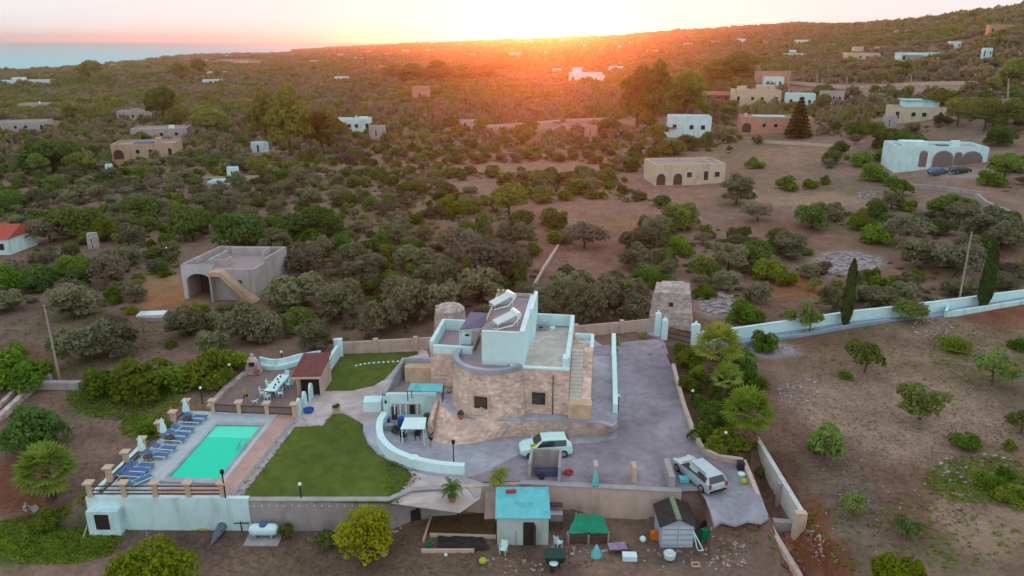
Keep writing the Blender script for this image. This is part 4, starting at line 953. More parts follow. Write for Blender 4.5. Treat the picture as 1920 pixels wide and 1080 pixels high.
for i, (x, y0, m, lb, hh) in enumerate([(1117, 907, BEIGE, 'narrow beige pier in the parking bay, behind the blue white parasol', 1.5), (1189, 906, BEIGE2, 'narrow beige pier in the parking bay, right of the blue white parasol', 1.3), (1259, 918, CONC, 'thick pale partition wall between the parking bays and the silver estate car', 1.1)]):
    p = P(x, y0); o = MB().ribbon([p, p + Vector((.05, 2.6 if i == 2 else 1.2, 0))], .34 if i < 2 else .45, 0, [hh, hh * .9 if i < 2 else hh]).build('pier', m); tag(o, lb, 'pier')
p = P(1116, 910, .25); t = thing('parasol', 'folded blue white parasol leaning on a beige pier above the beige wall', 'parasol', tuple(p))
MB().lathe([(.24, 0), (.27, .1), (.16, .9), (.05, 1.45), (.01, 1.5)], p, 10).build('canopy', TURQ, t); MB().tube([p, p + Vector((0, 0, 1.65))], .03, 6).build('pole', CHROME, t)
p = P(1066, 888); o = MB().lathe([(.28, 0), (.4, .18), (.34, .2), (.2, .05)], p, 12).build('basin', RED); tag(o, 'round red basin on the asphalt between the stall and a pier', 'basin')
# ------------------------------------------------------------ cars
def car(paint, L, W, Hc, kind, label, loc, rz, group=None):
    t = thing('parked_car', label, 'car', (0, 0, 0), group)
    h = W / 2; f = L / 2
    if kind == 'suv': stn = [(-f, .42, .62, .80, .80, .86), (-f + .08, .30, .95, .98, .95, .93), (-f + .18, .28, .98, 1.25, .80, .97), (-f + .55, .26, .98, Hc - .03, .70, 1), (-.3, .25, .96, Hc, .71, 1), (.35, .25, .95, Hc - .03, .70, 1), (1.05, .26, .93, 1.02, .80, 1), (1.3, .27, .90, .97, .82, 1), (f - .3, .28, .80, .84, .84, .95), (f - .05, .35, .62, .66, .84, .84), (f, .42, .55, .60, .80, .78)]
    else: stn = [(-f, .40, .60, .78, .84, .88), (-f + .07, .28, .92, .96, .92, .96), (-f + .42, .26, .94, Hc - .08, .74, 1), (-f + .8, .25, .93, Hc - .01, .74, 1), (-.3, .24, .92, Hc, .74, 1), (.45, .24, .90, Hc - .05, .72, 1), (1.2, .25, .88, .95, .82, 1), (f - .35, .28, .74, .80, .84, .95), (f - .06, .34, .58, .62, .84, .86), (f, .40, .52, .56, .8, .8)]
    vs = []; fs = []
    for x, zl, zb, zt, wt, ws in stn:
        hw = h * ws
        vs += [(x, -hw * .94, zl), (x, -hw, (zl + zb) / 2), (x, -hw * .97, zb), (x, -h * wt, zt - .03), (x, -h * wt * .8, zt), (x, h * wt * .8, zt), (x, h * wt, zt - .03), (x, hw * .97, zb), (x, hw, (zl + zb) / 2), (x, hw * .94, zl)]
    n_ = len(stn)
    for i in range(n_ - 1):
        for k in range(10): a = i * 10 + k; b = i * 10 + (k + 1) % 10; fs.append((a, a + 10, b + 10, b))
    fs += [tuple(range(10)), tuple(range(n_ * 10 - 1, n_ * 10 - 11, -1))]
    MB().add(vs, fs).build('body', paint, t)
    def S(i): return stn[i]
    def side(i, fr, s_, off=.012):
        x, zl, zb, zt, wt, ws = stn[i]; y0 = h * ws * .97; y1 = h * wt; return Vector((x, s_ * (y0 + (y1 - y0) * fr + off), zb + (zt - .03 - zb) * fr))
    ia = 3 if kind == 'suv' else 2; ib = 5
    for s_ in (-1, 1):
        m_ = MB(); idx = list(range(ia, ib + 1)); lo = [side(i, .08, s_) for i in idx]; hi = [side(i, .88, s_) for i in idx]
        fr_ = side(ib + 1, .3, s_); fr_.x = stn[ib][0] + (stn[ib + 1][0] - stn[ib][0]) * .72; fr_.z = stn[ib][2] + .03; fr_.y = s_ * (h * .965)
        pts = lo + [fr_] + hi[::-1]
        m_.add(pts, [tuple(range(len(pts))) if s_ < 0 else tuple(range(len(pts) - 1, -1, -1))]); m_.build('side_window', DGLASS, t)
    def top(i, fr, s_):
        x, zl, zb, zt, wt, ws = stn[i]; return Vector((x, s_ * h * wt * .86 * fr, zt + .012))
    def patch(p0, p1, name, m, w0=.9, w1=.98, lift=.014):
        a0 = Vector((p0[0], 0, p0[1])); a1 = Vector((p1[0], 0, p1[1])); d = (a1 - a0); nn = Vector((-d.z, 0, d.x)).normalized()
        if nn.z < 0: nn = -nn
        q = [a0 + nn * lift + Vector((0, -h * w0, 0)), a1 + nn * lift + Vector((0, -h * w1, 0)), a1 + nn * lift + Vector((0, h * w1, 0)), a0 + nn * lift + Vector((0, h * w0, 0))]
        MB().add(q + [v - nn * .01 for v in q], [(0, 3, 2, 1), (4, 5, 6, 7), (0, 1, 5, 4), (1, 2, 6, 5), (2, 3, 7, 6), (3, 0, 4, 7)]).build(name, m, t)
    a = stn[ib]; b = stn[ib + 1]
    patch((a[0] + .08 * (b[0] - a[0]), a[3] + .08 * (b[3] - a[3])), (a[0] + .92 * (b[0] - a[0]), a[3] + .92 * (b[3] - a[3])), 'windscreen', DGLASS, .62, .74)
    r0 = stn[1]; r1 = stn[2] if kind != 'suv' else stn[3]
    if kind == 'suv': patch((stn[2][0], stn[2][3] - .02), (stn[3][0] - .05, stn[3][3] - .04), 'rear_window', DGLASS, .68, .60)
    else: patch((r0[0] + .03, r0[3] + .03), (r1[0] - .03, r1[3] - .04), 'rear_window', DGLASS, .78, .66)
    for s_ in (-1, 1):
        MB().box((-f + .035, s_ * h * .78, .82), (.12, .2, .2 if kind == 'suv' else .34)).build('tail_light', RED, t)
        MB().box((f - .14, s_ * h * .68, .62), (.2, .26, .13)).build('headlight', COLLECT, t)
        MB().box((.95, s_ * (h + .08), .98), (.12, .16, .12)).build('mirror', paint, t)
    MB().box((-f - .01, 0, .62), (.02, .5, .12)).build('number_plate', COLLECT, t)
    MB().box((-f + .0, 0, .42), (.1, W * .8, .12)).build('bumper', BLACK, t)
    for x in (-f + .78, f - .82):
        for s_ in (-1, 1):
            wh = MB().tube([(x, s_ * (h - .2), .33), (x, s_ * (h + .015), .33)], .33, 18).build('wheel', BLACK, t)
            MB().tube([(x, s_ * (h + .016), .33), (x, s_ * (h + .03), .33)], .2, 12).build('rim', CHROME, wh)
    if kind != 'suv':
        for s_ in (-1, 1): MB().tube([(-f + .7, s_ * h * .7, Hc + .03), (.3, s_ * h * .7, Hc + .03)], .025, 6).build('roof_rail', IRON, t)
    t.location = loc; t.rotation_euler = (0, 0, rz)
    return t
a_, b_ = P(978, 858), P(1068, 856)
c1 = car(CARW, 4.25, 1.8, 1.58, 'suv', 'white compact car with open-looking dark side window parked behind the concrete stall', P(1023, 853) + Vector((0, .25, .05)), R(180) + R(6))
c1['label'] = 'small white car parked behind the concrete stall'
p = c1.location; o = MB().box((p.x - .95, p.y - .75, 1.12), (.6, .05, .32), R(6)).build('sunshade', YELL); tag(o, 'yellow-green sunshade at the side window of the small white car', 'sunshade')
c2 = car(CARS, 4.7, 1.86, 1.52, 'estate', 'silver white estate car with dark rear window parked beside the pale partition wall', P(1309, 899) + Vector((0, 0, .05)), R(113))
# things along the drive's right wall
p = P(1388, 880); o = MB().box(p + Vector((0, 0, .35)), (.5, .5, .7)).build('bin', DGREY); tag(o, 'dark bin at the corner of the drive wall right of the silver car', 'bin')
p = P(1390, 893); o = MB().lathe([(.25, 0), (.3, .25), (.1, .35)], p, 10).build('bucket', PLASTIC); tag(o, 'white bucket between the dark bin and the yellow-green sack', 'bucket')
p = P(1394, 907); o = MB().ball(p + Vector((0, 0, .22)), .24, 8).build('sack', YELL); tag(o, 'yellow-green sack lying against the drive wall', 'sack')
p = P(1288, 903); o = MB().box(p + Vector((-.25, 0, .2)), (.7, .6, .3)).build('crate', TURQ); tag(o, 'pale blue crate between the partition wall and the silver car', 'crate')
# ------------------------------------------------------------ lower yard
def Y_(px, py, dz=0.0): return P(px, py, LOW - .03 + dz)
t = thing('white_shed', 'small white shed with turquoise corrugated roof and open dark doorway', 'shed', tuple(Y_(980, 1022)))
x0, x1, y0, y1 = Y_(932, 1022).x, Y_(1028, 1022).x, Y_(980, 1022).y, 47.9
zt0, zt1 = -.05, .35; zb = LOW - .1
m_ = MB()
m_.add([(x0, y0, zb), (x1, y0, zb), (x1, y1, zb), (x0, y1, zb), (x0, y0, zt0), (x1, y0, zt0), (x1, y1, zt1), (x0, y1, zt1)], [(0, 1, 5, 4), (1, 2, 6, 5), (2, 3, 7, 6), (3, 0, 4, 7)]); m_.build('wall', mat('shed_render', (.50, .62, .62), .9, .06, .7, extra='stain'), t)
m_ = MB(); nx = 26
for k in range(nx):
    xa = x0 - .12 + (x1 - x0 + .24) * k / nx; xb = x0 - .12 + (x1 - x0 + .24) * (k + 1) / nx; xm = (xa + xb) / 2
    sl_ = (zt1 - zt0) / (y1 - y0); za = zt0 + .02 - .2 * sl_; zbk = zt1 + .02 + .15 * sl_
    m_.add([(xa, y0 - .2, za), (xm, y0 - .2, za + .05), (xb, y0 - .2, za), (xa, y1 + .15, zbk), (xm, y1 + .15, zbk + .05), (xb, y1 + .15, zbk)], [(0, 1, 4, 3), (1, 2, 5, 4), (1, 0, 2), (3, 4, 5)])
m_.build('roof', TURQ, t)
dx = Y_(991, 1022).x
dr = MB().box((dx, y0 - .02, LOW + .95), (.78, .06, 1.9)).build('doorway', DARK, t)
MB().box((dx + .42, y0 - .2, LOW + .92), (.07, .42, 1.85), .3).build('door', WOOD, t)
MB().tube([(x0 + 1.35, y0 - .06, LOW), (x0 + 1.35, y0 - .06, LOW + 1.2)], .03, 6).build('pipe', GREYW, t)
p = Y_(960, 920); o = MB().box((x0 + 1.0, y1 - .45, zt1 + .1), (.75, .3, .12), .1).build('folded_cloth', RED); tag(o, 'dark red folded cloth lying on the turquoise shed roof', 'cloth')
p = Y_(1042, 990); t = thing('water_tank', 'pale grey box tank on legs right of the white shed', 'tank', tuple(p)); MB().box(p + Vector((0, 0, 1.1)), (.95, .7, .6)).build('tank', CHROME, t)
for u in (-.4, .4):
    for v in (-.25, .25): MB().box(p + Vector((u, v, .4)), (.07, .07, .8)).build('leg', WOOD, t)
MB().box(p + Vector((0, .6, 1.6)), (1.0, .5, .1)).build('shelf', WOOD, t)
# green tarp
t = thing('green_tarp', 'green tarpaulin stretched over posts in front of the beige wall', 'tarpaulin', tuple(Y_(1102, 1000)))
zt = LOW + 1.15
v = [Y_(1064, 1000, .75), Y_(1142, 1000, .7), P(1130, 966, LOW + 1.25), P(1080, 964, LOW + 1.3)]
m_ = MB(); nn_ = 8; rnd = random.Random(3)
G = []
for i in range(nn_ + 1):
    for j in range(nn_ + 1):
        a = lp(v[0], v[1], i / nn_); b = lp(v[3], v[2], i / nn_); q = lp(a, b, j / nn_); q = q + Vector((0, 0, -.38 * math.sin(math.pi * i / nn_) * math.sin(math.pi * j / nn_) + rnd.uniform(-.09, .09))); G.append(q)
m_.add(G, [(i * (nn_ + 1) + j, (i + 1) * (nn_ + 1) + j, (i + 1) * (nn_ + 1) + j + 1, i * (nn_ + 1) + j + 1) for i in range(nn_) for j in range(nn_)]); m_.build('sheet', GREENT, t, smooth=True)
for q in v: MB().tube([Vector((q.x, q.y, LOW - .1)), q + Vector((0, 0, .12))], .06, 6).build('post', POLEW, t)
# hedge-brown rabbit run below the tarp
p = Y_(1100, 1010); t = thing('wooden_pen', 'low weathered wooden pen under the front edge of the green tarp', 'pen', tuple(p))
m_ = MB()
for a, b in (((1066, 1020), (1140, 1020)), ((1140, 1020), (1140, 1000)), ((1066, 1020), (1066, 1000))):
    A, B = Y_(*a), Y_(*b)
    for z in (.05, .3, .55): m_.bar(A + Vector((0, 0, z)), B + Vector((0, 0, z)), .05, .1)
m_.build('rails', WOOD, t)
for x in (1066, 1103, 1140): MB().box(Y_(x, 1020) + Vector((0, 0, .35)), (.1, .1, .8)).build('post', POLEW, t)
# plastic garden shed
t = thing('garden_shed', 'grey panelled garden shed with dark gabled roof and green ridge strip', 'shed', tuple(Y_(1268, 1027)))
sx0, sx1, sy0, sy1 = Y_(1238, 1027).x, Y_(1299, 1027).x, Y_(1268, 1027).y, 47.2
ez, pz = LOW + 1.85, LOW + 2.4; mx_ = (sx0 + sx1) / 2
m_ = MB(); m_.add([(sx0, sy0, LOW - .1), (sx1, sy0, LOW - .1), (sx1, sy0, ez), (mx_, sy0, pz), (sx0, sy0, ez), (sx0, sy1, LOW - .1), (sx1, sy1, LOW - .1), (sx1, sy1, ez), (mx_, sy1, pz), (sx0, sy1, ez)], [(0, 1, 2, 3, 4), (9, 8, 7, 6, 5), (1, 6, 7, 2), (5, 0, 4, 9)]); m_.build('wall', mat('blue_grey_plastic', (.40, .50, .62), .5, .06, 1.5), t)
for s_ in (-1, 1):
    a = mx_; b = mx_ + s_ * ((sx1 - sx0) / 2 + .18); zb_ = ez - .07
    m_ = MB(); q = [(a, sy0 - .2, pz + .02), (b, sy0 - .2, zb_), (b, sy1 + .1, zb_), (a, sy1 + .1, pz + .02)]
    m_.add(q + [(x, y, z + .07) for x, y, z in q], [(0, 3, 2, 1), (4, 5, 6, 7), (0, 1, 5, 4), (1, 2, 6, 5), (2, 3, 7, 6), (3, 0, 4, 7)]); m_.build('roof_panel', DGREY, t)
m_ = MB(); q = [(mx_ - .2, sy0 - .22, pz + .04), (mx_ + .2, sy0 - .22, pz + .04), (mx_ + .2, sy1 + .12, pz + .04), (mx_ - .2, sy1 + .12, pz + .04)]
m_.prism(q, pz + .03, pz + .13, top=[(mx_ - .12, sy0 - .22), (mx_ + .12, sy0 - .22), (mx_ + .12, sy1 + .12), (mx_ - .12, sy1 + .12)]); m_.build('ridge_strip', mat('green_grey_ridge', (.20, .26, .16), .7, .05, 2), t)
for k, s_ in enumerate((-1, 1)):
    d_ = MB(); d_.box((mx_ + s_ * .56, sy0 - .03, LOW + .95), (1.05, .05, 1.75)); dd_ = d_.build('door', mat('panel_grey_%d' % k, (.52, .64, .74), .5, .05, 1.5), t)
    m_ = MB()
    for j in range(4): m_.box((mx_ + s_ * .56, sy0 - .065, LOW + .25 + j * .43), (.95, .03, .05))
    m_.build('door_ribs', mat('rib_%d' % k, (.22, .28, .38), .5, .05, 1.5), dd_)
# oil/gas tank
p = P(500, 1001, LOW - .03); p.y = 45.85; t = thing('gas_tank', 'white horizontal gas tank with blue dome cap on a concrete pad', 'gas tank', tuple(p))
MB().tube([p + Vector((-1.05, 0, .72)), p + Vector((-.95, 0, .72)), p + Vector((-.7, 0, .72)), p + Vector((.7, 0, .72)), p + Vector((.95, 0, .72)), p + Vector((1.05, 0, .72))], [.12, .34, .43, .43, .34, .12], 18).build('tank', PLASTIC, t)
MB().lathe([(.3, 0), (.3, .1), (.2, .25), (.02, .3)], p + Vector((0, 0, 1.08)), 12).build('cap', BLUE, t)
for u in (-.6, .6): MB().box(p + Vector((u, 0, .25)), (.12, .7, .5)).build('foot', CONC, t)
MB().box(p + Vector((0, -.15, .03)), (2.5, 1.7, .12)).build('pad', CONC, t)
# grey sheet bundle (folded boat cover), hose, bins, pots
p0, p1 = Y_(395, 1025), Y_(428, 982)
m_ = MB(); m_.tube([p0 + Vector((0, 0, .08)), lp(p0, p1, .35) + Vector((0, 0, .28)), lp(p0, p1, .75) + Vector((0, 0, .42)), p1 + Vector((0, 0, .55))], [.05, .28, .38, .42], 8); o = m_.build('tarpaulin_bundle', mat('blue_grey_sheet', (.16, .20, .28), .7, .2, 2)); tag(o, 'long blue grey covered bundle leaning towards the retaining wall', 'bundle')
p = Y_(384, 991); m_ = MB(); pts = [p + Vector((math.cos(a * .5) * (.75 - a * .008), math.sin(a * .5) * (.38 - a * .004), .05 + a * .003)) for a in range(40)]; m_.tube(pts, .035, 5); o = m_.build('garden_hose', mat('yellow_hose', (.50, .34, .08), .6, .05, 3)); tag(o, 'yellow coiled hose lying at the foot of the white wall', 'hose')
p0, p1 = P(178, 972, LOW + .1), Y_(155, 1012); o = MB().tube([p0 + Vector((0, 0, .9)), p1], .06, 6).build('pipe', POLEW); tag(o, 'pale pipe leaning from the white wall corner to the ground', 'pipe')
for i, (x, y) in enumerate([(771, 972), (784, 970)]):
    p = Y_(x, y) + Vector((0, -.1, 0)); o = MB().box(p + Vector((0, 0, .45)), (.5, .55, .9)).lathe([(.2, .9), (.24, .96), (.05, 1.05)], p, 8).build('bin', DGREY); tag(o, ['left of two dark bins by the grey retaining wall', 'right of two dark bins by the grey retaining wall'][i], 'bin', 'dark bins by the grey wall')
p = Y_(720, 1040); t = thing('flower_pot', 'large pale pot with green plant right of the yellow tree', 'pot', tuple(p)); MB().lathe([(.25, 0), (.38, .5), (.4, .55), (.3, .5)], p, 12).build('pot', BEIGE2, t)
p = Y_(741, 992); m_ = MB(); m_.tube([p + Vector((math.cos(a) * .4, math.sin(a) * .4, .06)) for a in np.linspace(0, 5.5, 12)], .07, 6); o = m_.build('hose_ring', BEIGE2); tag(o, 'pale coiled ring on the ground right of the yellow tree', 'hose')
# vegetable bed
bed = [Y_(812, 965), Y_(928, 967), Y_(928, 1020), Y_(793, 1035)]
t = thing('vegetable_bed', 'brown soil bed with pale timber edging left of the white shed', 'garden bed', tuple(bed[3]))
m_ = MB(); m_.prism([bed[0], bed[1], Y_(928, 1010), Y_(806, 1004)], LOW - .1, LOW + .18); m_.build('soil', SOIL, t)
for a, b in (((812, 962), (794, 1018)), ((790, 1036), (889, 1036)), ((806, 1006), (930, 1010))): MB().bar(Y_(*a), Y_(*b), .16, .28).build('edging', BEIGE2, t)
m_ = MB(); pts = [Y_(822, 1010), Y_(905, 1010), Y_(918, 1034), Y_(820, 1034)]; Gv = []
for i in range(9):
    for j in range(5): q = lp(lp(pts[0], pts[1], i / 8), lp(pts[3], pts[2], i / 8), j / 4); Gv.append(q + Vector((0, 0, .12 + rnd.uniform(0, .16))))
m_.add(Gv, [(i * 5 + j, i * 5 + j + 1, (i + 1) * 5 + j + 1, (i + 1) * 5 + j) for i in range(8) for j in range(4)]); o = m_.build('black_tarpaulin', DGREY); tag(o, 'crumpled black tarpaulin lying in front of the soil bed', 'tarpaulin')
p = Y_(806, 1026); o = MB().lathe([(.18, 0), (.24, .4), (.2, .4), (.15, .1)], p, 10).build('bucket', GREENT); tag(o, 'green bucket at the left end of the black tarpaulin', 'bucket')
p = Y_(836, 1043); o = MB().ball(p + Vector((0, 0, .12)), .13, 6).build('ball', PLASTIC); tag(o, 'white ball on the ground in front of the timber edging', 'ball')
p = Y_(905, 1056); o = MB().ball(p + Vector((0, 0, .2)), .28, 8, sz=.8).build('cushion', YELL); tag(o, 'bright yellow-green cushion on the bare earth', 'cushion')
o = copy_tree(CH0); o.location = Y_(944, 1038); o.rotation_euler = (0, 0, -1.9); o['label'] = 'white plastic chair standing in front of the white shed'; del o['group']
o = copy_tree(CH0); o.location = Y_(1046, 1026); o.rotation_euler = (0, 0, .6); o['label'] = 'white plastic chair beside the pen right of the white shed'; del o['group']
p = Y_(1040, 1060); t = thing('wheelbarrow', 'dark green wheelbarrow with white sack, tipped in front of the pen', 'wheelbarrow', tuple(p)); m_ = MB(); m_.prism([(p.x - .5, p.y - .3), (p.x + .5, p.y - .3), (p.x + .5, p.y + .4), (p.x - .5, p.y + .4)], LOW + .35, LOW + .95, top=[(p.x - .75, p.y - .5), (p.x + .75, p.y - .5), (p.x + .75, p.y + .6), (p.x - .75, p.y + .6)]); m_.build('tray', DGREEN, t)
MB().tube([p + Vector((-.3, -.62, .22)), p + Vector((-.16, -.62, .22))], .24, 14).build('wheel', BLACK, t)
for s_ in (-1, 1): MB().tube([p + Vector((s_ * .3, -.6, .25)), p + Vector((s_ * .35, .5, .4)), p + Vector((s_ * .35, 1.1, .7))], .03, 6).build('handle', IRON, t)
o = MB().ball(p + Vector((-.1, -.45, .55)), .32, 7, sz=.4).build('sack', PLASTIC); tag(o, 'white sack lying over the front of the dark green wheelbarrow', 'sack')
p = Y_(1118, 1042); o = MB().lathe([(.42, 0), (.36, .2), (.16, .7), (.03, .95)], p, 9).build('covered_cone', TURQ); tag(o, 'pale turquoise cone-shaped cloth standing between wheelbarrow and covered table', 'cloth')
p = Y_(1160, 1035); t = thing('low_table', 'low table under violet cloth right of the turquoise cone', 'table', tuple(p)); MB().box(p + Vector((0, 0, .4)), (1.5, .8, .06), -.05).build('table_top', WOOD, t)
for u in (-.65, .65):
    for v_ in (-.3, .3): MB().box(p + Vector((u, v_, .19)), (.06, .06, .38)).build('leg', WOOD, t)
MB().box(p + Vector((-.1, .05, .46)), (1.3, .75, .05), .1).build('cloth', mat('violet_cloth', (.36, .26, .42), .8, .2, 3), t)
p = Y_(1180, 1048); o = MB().box(p + Vector((0, 0, .2)), (1.0, .6, .38), -.04).build('box', PLASTIC); tag(o, 'white lidded box in front of the violet cloth', 'box')
p = Y_(1205, 1016); o = MB().ball(p + Vector((0, 0, .24)), .24, 9).build('ball', PLASTIC); tag(o, 'white ball left of the orange can', 'ball')
p = Y_(1226, 1010); o = MB().box(p + Vector((0, 0, .3)), (.5, .4, .6)).tube([p + Vector((0, 0, .6)), p + Vector((.1, 0, .75))], .08, 6).build('jerry_can', ORANGE); tag(o, 'orange jerry can left of the grey garden shed', 'can')
p = Y_(1255, 1048); o = MB().lathe([(.2, 0), (.42, .15), (.45, .5), (.3, .62), (.05, .55)], p, 9).build('plastic_bag', COLLECT); tag(o, 'crumpled pale bag in front of the garden shed doors', 'bag')
p = Y_(1320, 1012); o = MB().box(p + Vector((0, 0, .45)), (.5, .4, .9), .3).build('bin', GREENT); tag(o, 'green bin at the right side of the garden shed', 'bin')
p = Y_(1330, 1010); o = MB().box(p + Vector((.1, -.1, .5)), (.3, .15, 1.0), .3, ry=.2).build('board', PLASTIC); tag(o, 'white board leaning beside the green bin', 'board')
p = Y_(1322, 996); o = MB().lathe([(.3, 0), (.35, .6), (.2, .8)], p, 9).build('black_sack', BLACK); tag(o, 'black sack behind the green bin at the garden shed', 'sack')
for s_ in (0, 1): pass
p = Y_(1308, 1032); t = thing('a_frame', 'white wooden frame propped against the garden shed', 'frame', tuple(p)); 
for a, b in (((0, 0, 0), (-.35, .3, 1.4)), ((0, 0, 0), (.35, -.2, .15)), ((.35, -.2, .15), (-.35, .3, 1.4))): MB().tube([p + Vector(a), p + Vector(b)], .05, 5).build('bar', PLASTIC, t)
p = Y_(1304, 1060); m_ = MB(); 
for a, b in (((-.25, -.2), (.25, -.2)), ((.25, -.2), (.25, .2)), ((.25, .2), (-.25, .2)), ((-.25, .2), (-.25, -.2))): m_.bar(p + Vector((a[0], a[1], .02)), p + Vector((b[0], b[1], .02)), .08, .1)
o = m_.build('small_frame', BEIGE2); tag(o, 'small square pale frame lying on the earth', 'frame')
# litter and rubble of the yard: one scatter nobody could count
m_ = MB(); rr_ = random.Random(8)
def chips(cx, cy, rx, ry, n, s0=.04, s1=.14, zf=None):
    for _ in range(n):
        a = rr_.uniform(0, 6.28); r = rr_.random() ** .5; q = T(cx + math.cos(a) * r * rx, cy + math.sin(a) * r * ry); s = rr_.uniform(s0, s1)
        m_.box(q + Vector((0, 0, s * .25)), (s * 2, s * rr_.uniform(.8, 2), s * .7), rr_.uniform(0, 3), rx=rr_.uniform(-.4, .4))
chips(1360, 1040, 45, 30, 70, .03, .11); chips(1250, 1050, 90, 20, 30, .03, .09); chips(1080, 1035, 60, 12, 20); chips(960, 1062, 70, 15, 22); chips(620, 1010, 150, 30, 18, .04, .1); chips(240, 1000, 90, 14, 10, .04, .1)
o = m_.build('litter', ROCKM, origin=(0, 0, 0)); o['kind'] = 'stuff'
m_ = MB(); chips(1495, 1030, 30, 50, 150, .08, .25); chips(1470, 950, 14, 30, 20, .08, .2)
o = m_.build('red_rubble', REDROCK, origin=(0, 0, 0)); o['kind'] = 'stuff'
m_ = MB(); chips(1530, 1035, 16, 50, 70, .03, .10); chips(1590, 495, 62, 22, 230, .15, .42); chips(1500, 735, 40, 26, 55, .05, .16); chips(1830, 880, 80, 30, 60, .06, .16); chips(1345, 570, 36, 20, 70, .12, .4); chips(1720, 800, 180, 130, 40, .03, .08); chips(1745, 615, 40, 18, 34, .08, .22); chips(900, 410, 90, 12, 60, .15, .45); chips(1230, 375, 14, 10, 22, .12, .35); chips(1400, 365, 25, 8, 30, .12, .35)
chips(230, 720, 40, 14, 80, .08, .25); chips(240, 930, 40, 18, 12, .06, .2); chips(60, 950, 20, 14, 8, .1, .3); chips(1060, 415, 40, 8, 40, .15, .4); chips(1625, 365, 20, 8, 20, .15, .4); chips(1650, 935, 220, 110, 60, .04, .1)
o = m_.build('rubble_stones', ROCKM, origin=(0, 0, 0)); o['kind'] = 'stuff'
# ------------------------------------------------------------ boundary walls, gate, lane
def wallthing(name, label, pts, th, h, m, cat='wall', pill=None, base=-.15, cap=None):
    pts = [Vector(p) for p in pts]; t = thing(name, label, cat, tuple(pts[0]))
    MB().ribbon(pts, th, [p.z + base for p in pts], [p.z + h for p in pts]).build('wall', m, t)
    if cap: MB().ribbon(pts, th + .08, [p.z + h + .002 for p in pts], [p.z + h + .08 for p in pts]).build('coping', cap, t)
    for q in (pill or []): MB().box(Vector(q) + Vector((0, 0, h / 2 + .05)), (.5, .5, h + .3)).build('pier', m, t)
    return t
W = [P(x, y) for x, y in [(641, 664), (705, 660), (780, 656), (930, 645), (1080, 632), (1165, 624), (1228, 617)]]
wallthing('boundary_wall', 'long beige boundary wall with piers behind the house and upper lawn', W, .25, 1.35, BEIGE, pill=[W[1], W[2], W[4], W[5]])
gp = [P(1232, 628), P(1245, 636), P(1302, 646)]
for i, (p, lb, hh) in enumerate(zip(gp, ['tall white gatepost at the end of the beige wall', 'shorter white gatepost left of the open gate', 'white gatepost right of the gate beside the lane wall'], [2.6, 2.3, 2.4])):
    t = thing('gatepost', lb, 'gatepost', tuple(p)); MB().box(p + Vector((0, 0, hh / 2)), (.6 if i < 2 else .9, .55, hh)).build('post', WHITEP, t); MB().lathe([(.3, 0), (.32, .06), (.1, .22), (.14, .34), (.02, .42)], p + Vector((0, 0, hh)), 10).build('finial', WHITEP, t)
t = thing('iron_gate', 'dark iron gate between the white gateposts', 'gate', tuple(gp[1]))
m_ = MB(); a, b = gp[1] + Vector((.5, 0, 0)), gp[2] + Vector((-.5, 0, 0))
for z in (.15, .75, 1.35): m_.bar(a + Vector((0, 0, z)), b + Vector((0, 0, z)), .05, .08)
for k in range(15): q = lp(a, b, k / 14); m_.box(q + Vector((0, 0, .8 + .2 * math.sin(k / 14 * 3.14))), (.035, .035, 1.4 + .3 * math.sin(k / 14 * 3.14)))
m_.build('leaf', IRON, t)
FW = [P(x, y) for x, y in [(1312, 644), (1400, 632), (1500, 617), (1590, 603), (1680, 593), (1780, 580), (1860, 569), (1960, 556)]]
wallthing('lane_wall', 'long low white wall along the far side of the lane to the gate', FW, .3, 1.25, WHITEP, cap=WHITE)
NW = [P(x, y) for x, y in [(1306, 652), (1400, 646), (1500, 632), (1590, 615), (1665, 604)]]
lane = NW + [P(1780, 590), P(1960, 564), P(1960, 556), P(1780, 580), P(1680, 593), P(1500, 617), P(1312, 644)]
PATHB = mat('blue_grey_concrete', (.30, .40, .52), .85, .12, .5)
m_ = MB(); m_.ribbon(NW, .3, -.1, .38); o = m_.build('lane_kerb_wall', PATHB); tag(o, 'low blue grey kerb wall on the near side of the lane', 'wall')
drape('lane', [(p.x, p.y) for p in lane], PATHB, .03, 2)
wallthing('wall_return', 'short white wall at the gap beside the leaning pole', [P(1776, 580), P(1772, 594), P(1790, 592), P(1960, 566)], .3, .7, WHITE)
# kerb and retaining walls right of the drive
K = [P(x, y) for x, y in [(1262, 690), (1272, 730), (1283, 770), (1297, 808), (1313, 842), (1330, 856), (1350, 864), (1392, 870)]]
wallthing('drive_wall', 'low beige wall curving along the planting bed and drive', K, .35, .5, BEIGE)
K2 = [P(1394, 871), P(1412, 915), P(1432, 968, -1.0), P(1452, 1010, -1.7), P(1500, 1090, LOW)]
t = thing('ramp_wall', 'long beige wall running down beside the ramp and red rubble', 'wall', tuple(K2[0])); MB().ribbon(K2, .35, LOW - .5, [p.z + .45 for p in K2]).build('wall', BEIGE, t)
t = thing('field_wall', 'tall pale retaining wall with buttress below the open field', 'wall', (20.5, 50, 0))
MB().ribbon([(20.45, 56), (20.45, 45.1)], .35, -2.6, [.55, .45]).build('wall', mat('pale_wall', (.60, .63, .62), .9, .08, .7, extra='stain'), t); MB().box((20.3, 44.8, -1.0), (.8, .5, 3.0)).build('pier', BEIGE2, t); MB().box((20.15, 48.6, -.9), (.3, .35, 2.6)).build('buttress', GREYW, t)
o = MB().bar(Vector((18.9, 46.0, -2.2)), Vector((20.2, 45.8, -2.2)), .5, 1.2).build('cross_wall', GREYW); tag(o, 'short grey cross wall between ramp wall and field wall', 'wall')
bedp = [P(1240, 650), P(1300, 648), P(1418, 700)] + [Vector((20.2, 56, 0)), P(1410, 862)] + K[::-1]
bo = drape('planting_bed', [(p.x, p.y) for p in bedp], SOIL, .05, 1.5)
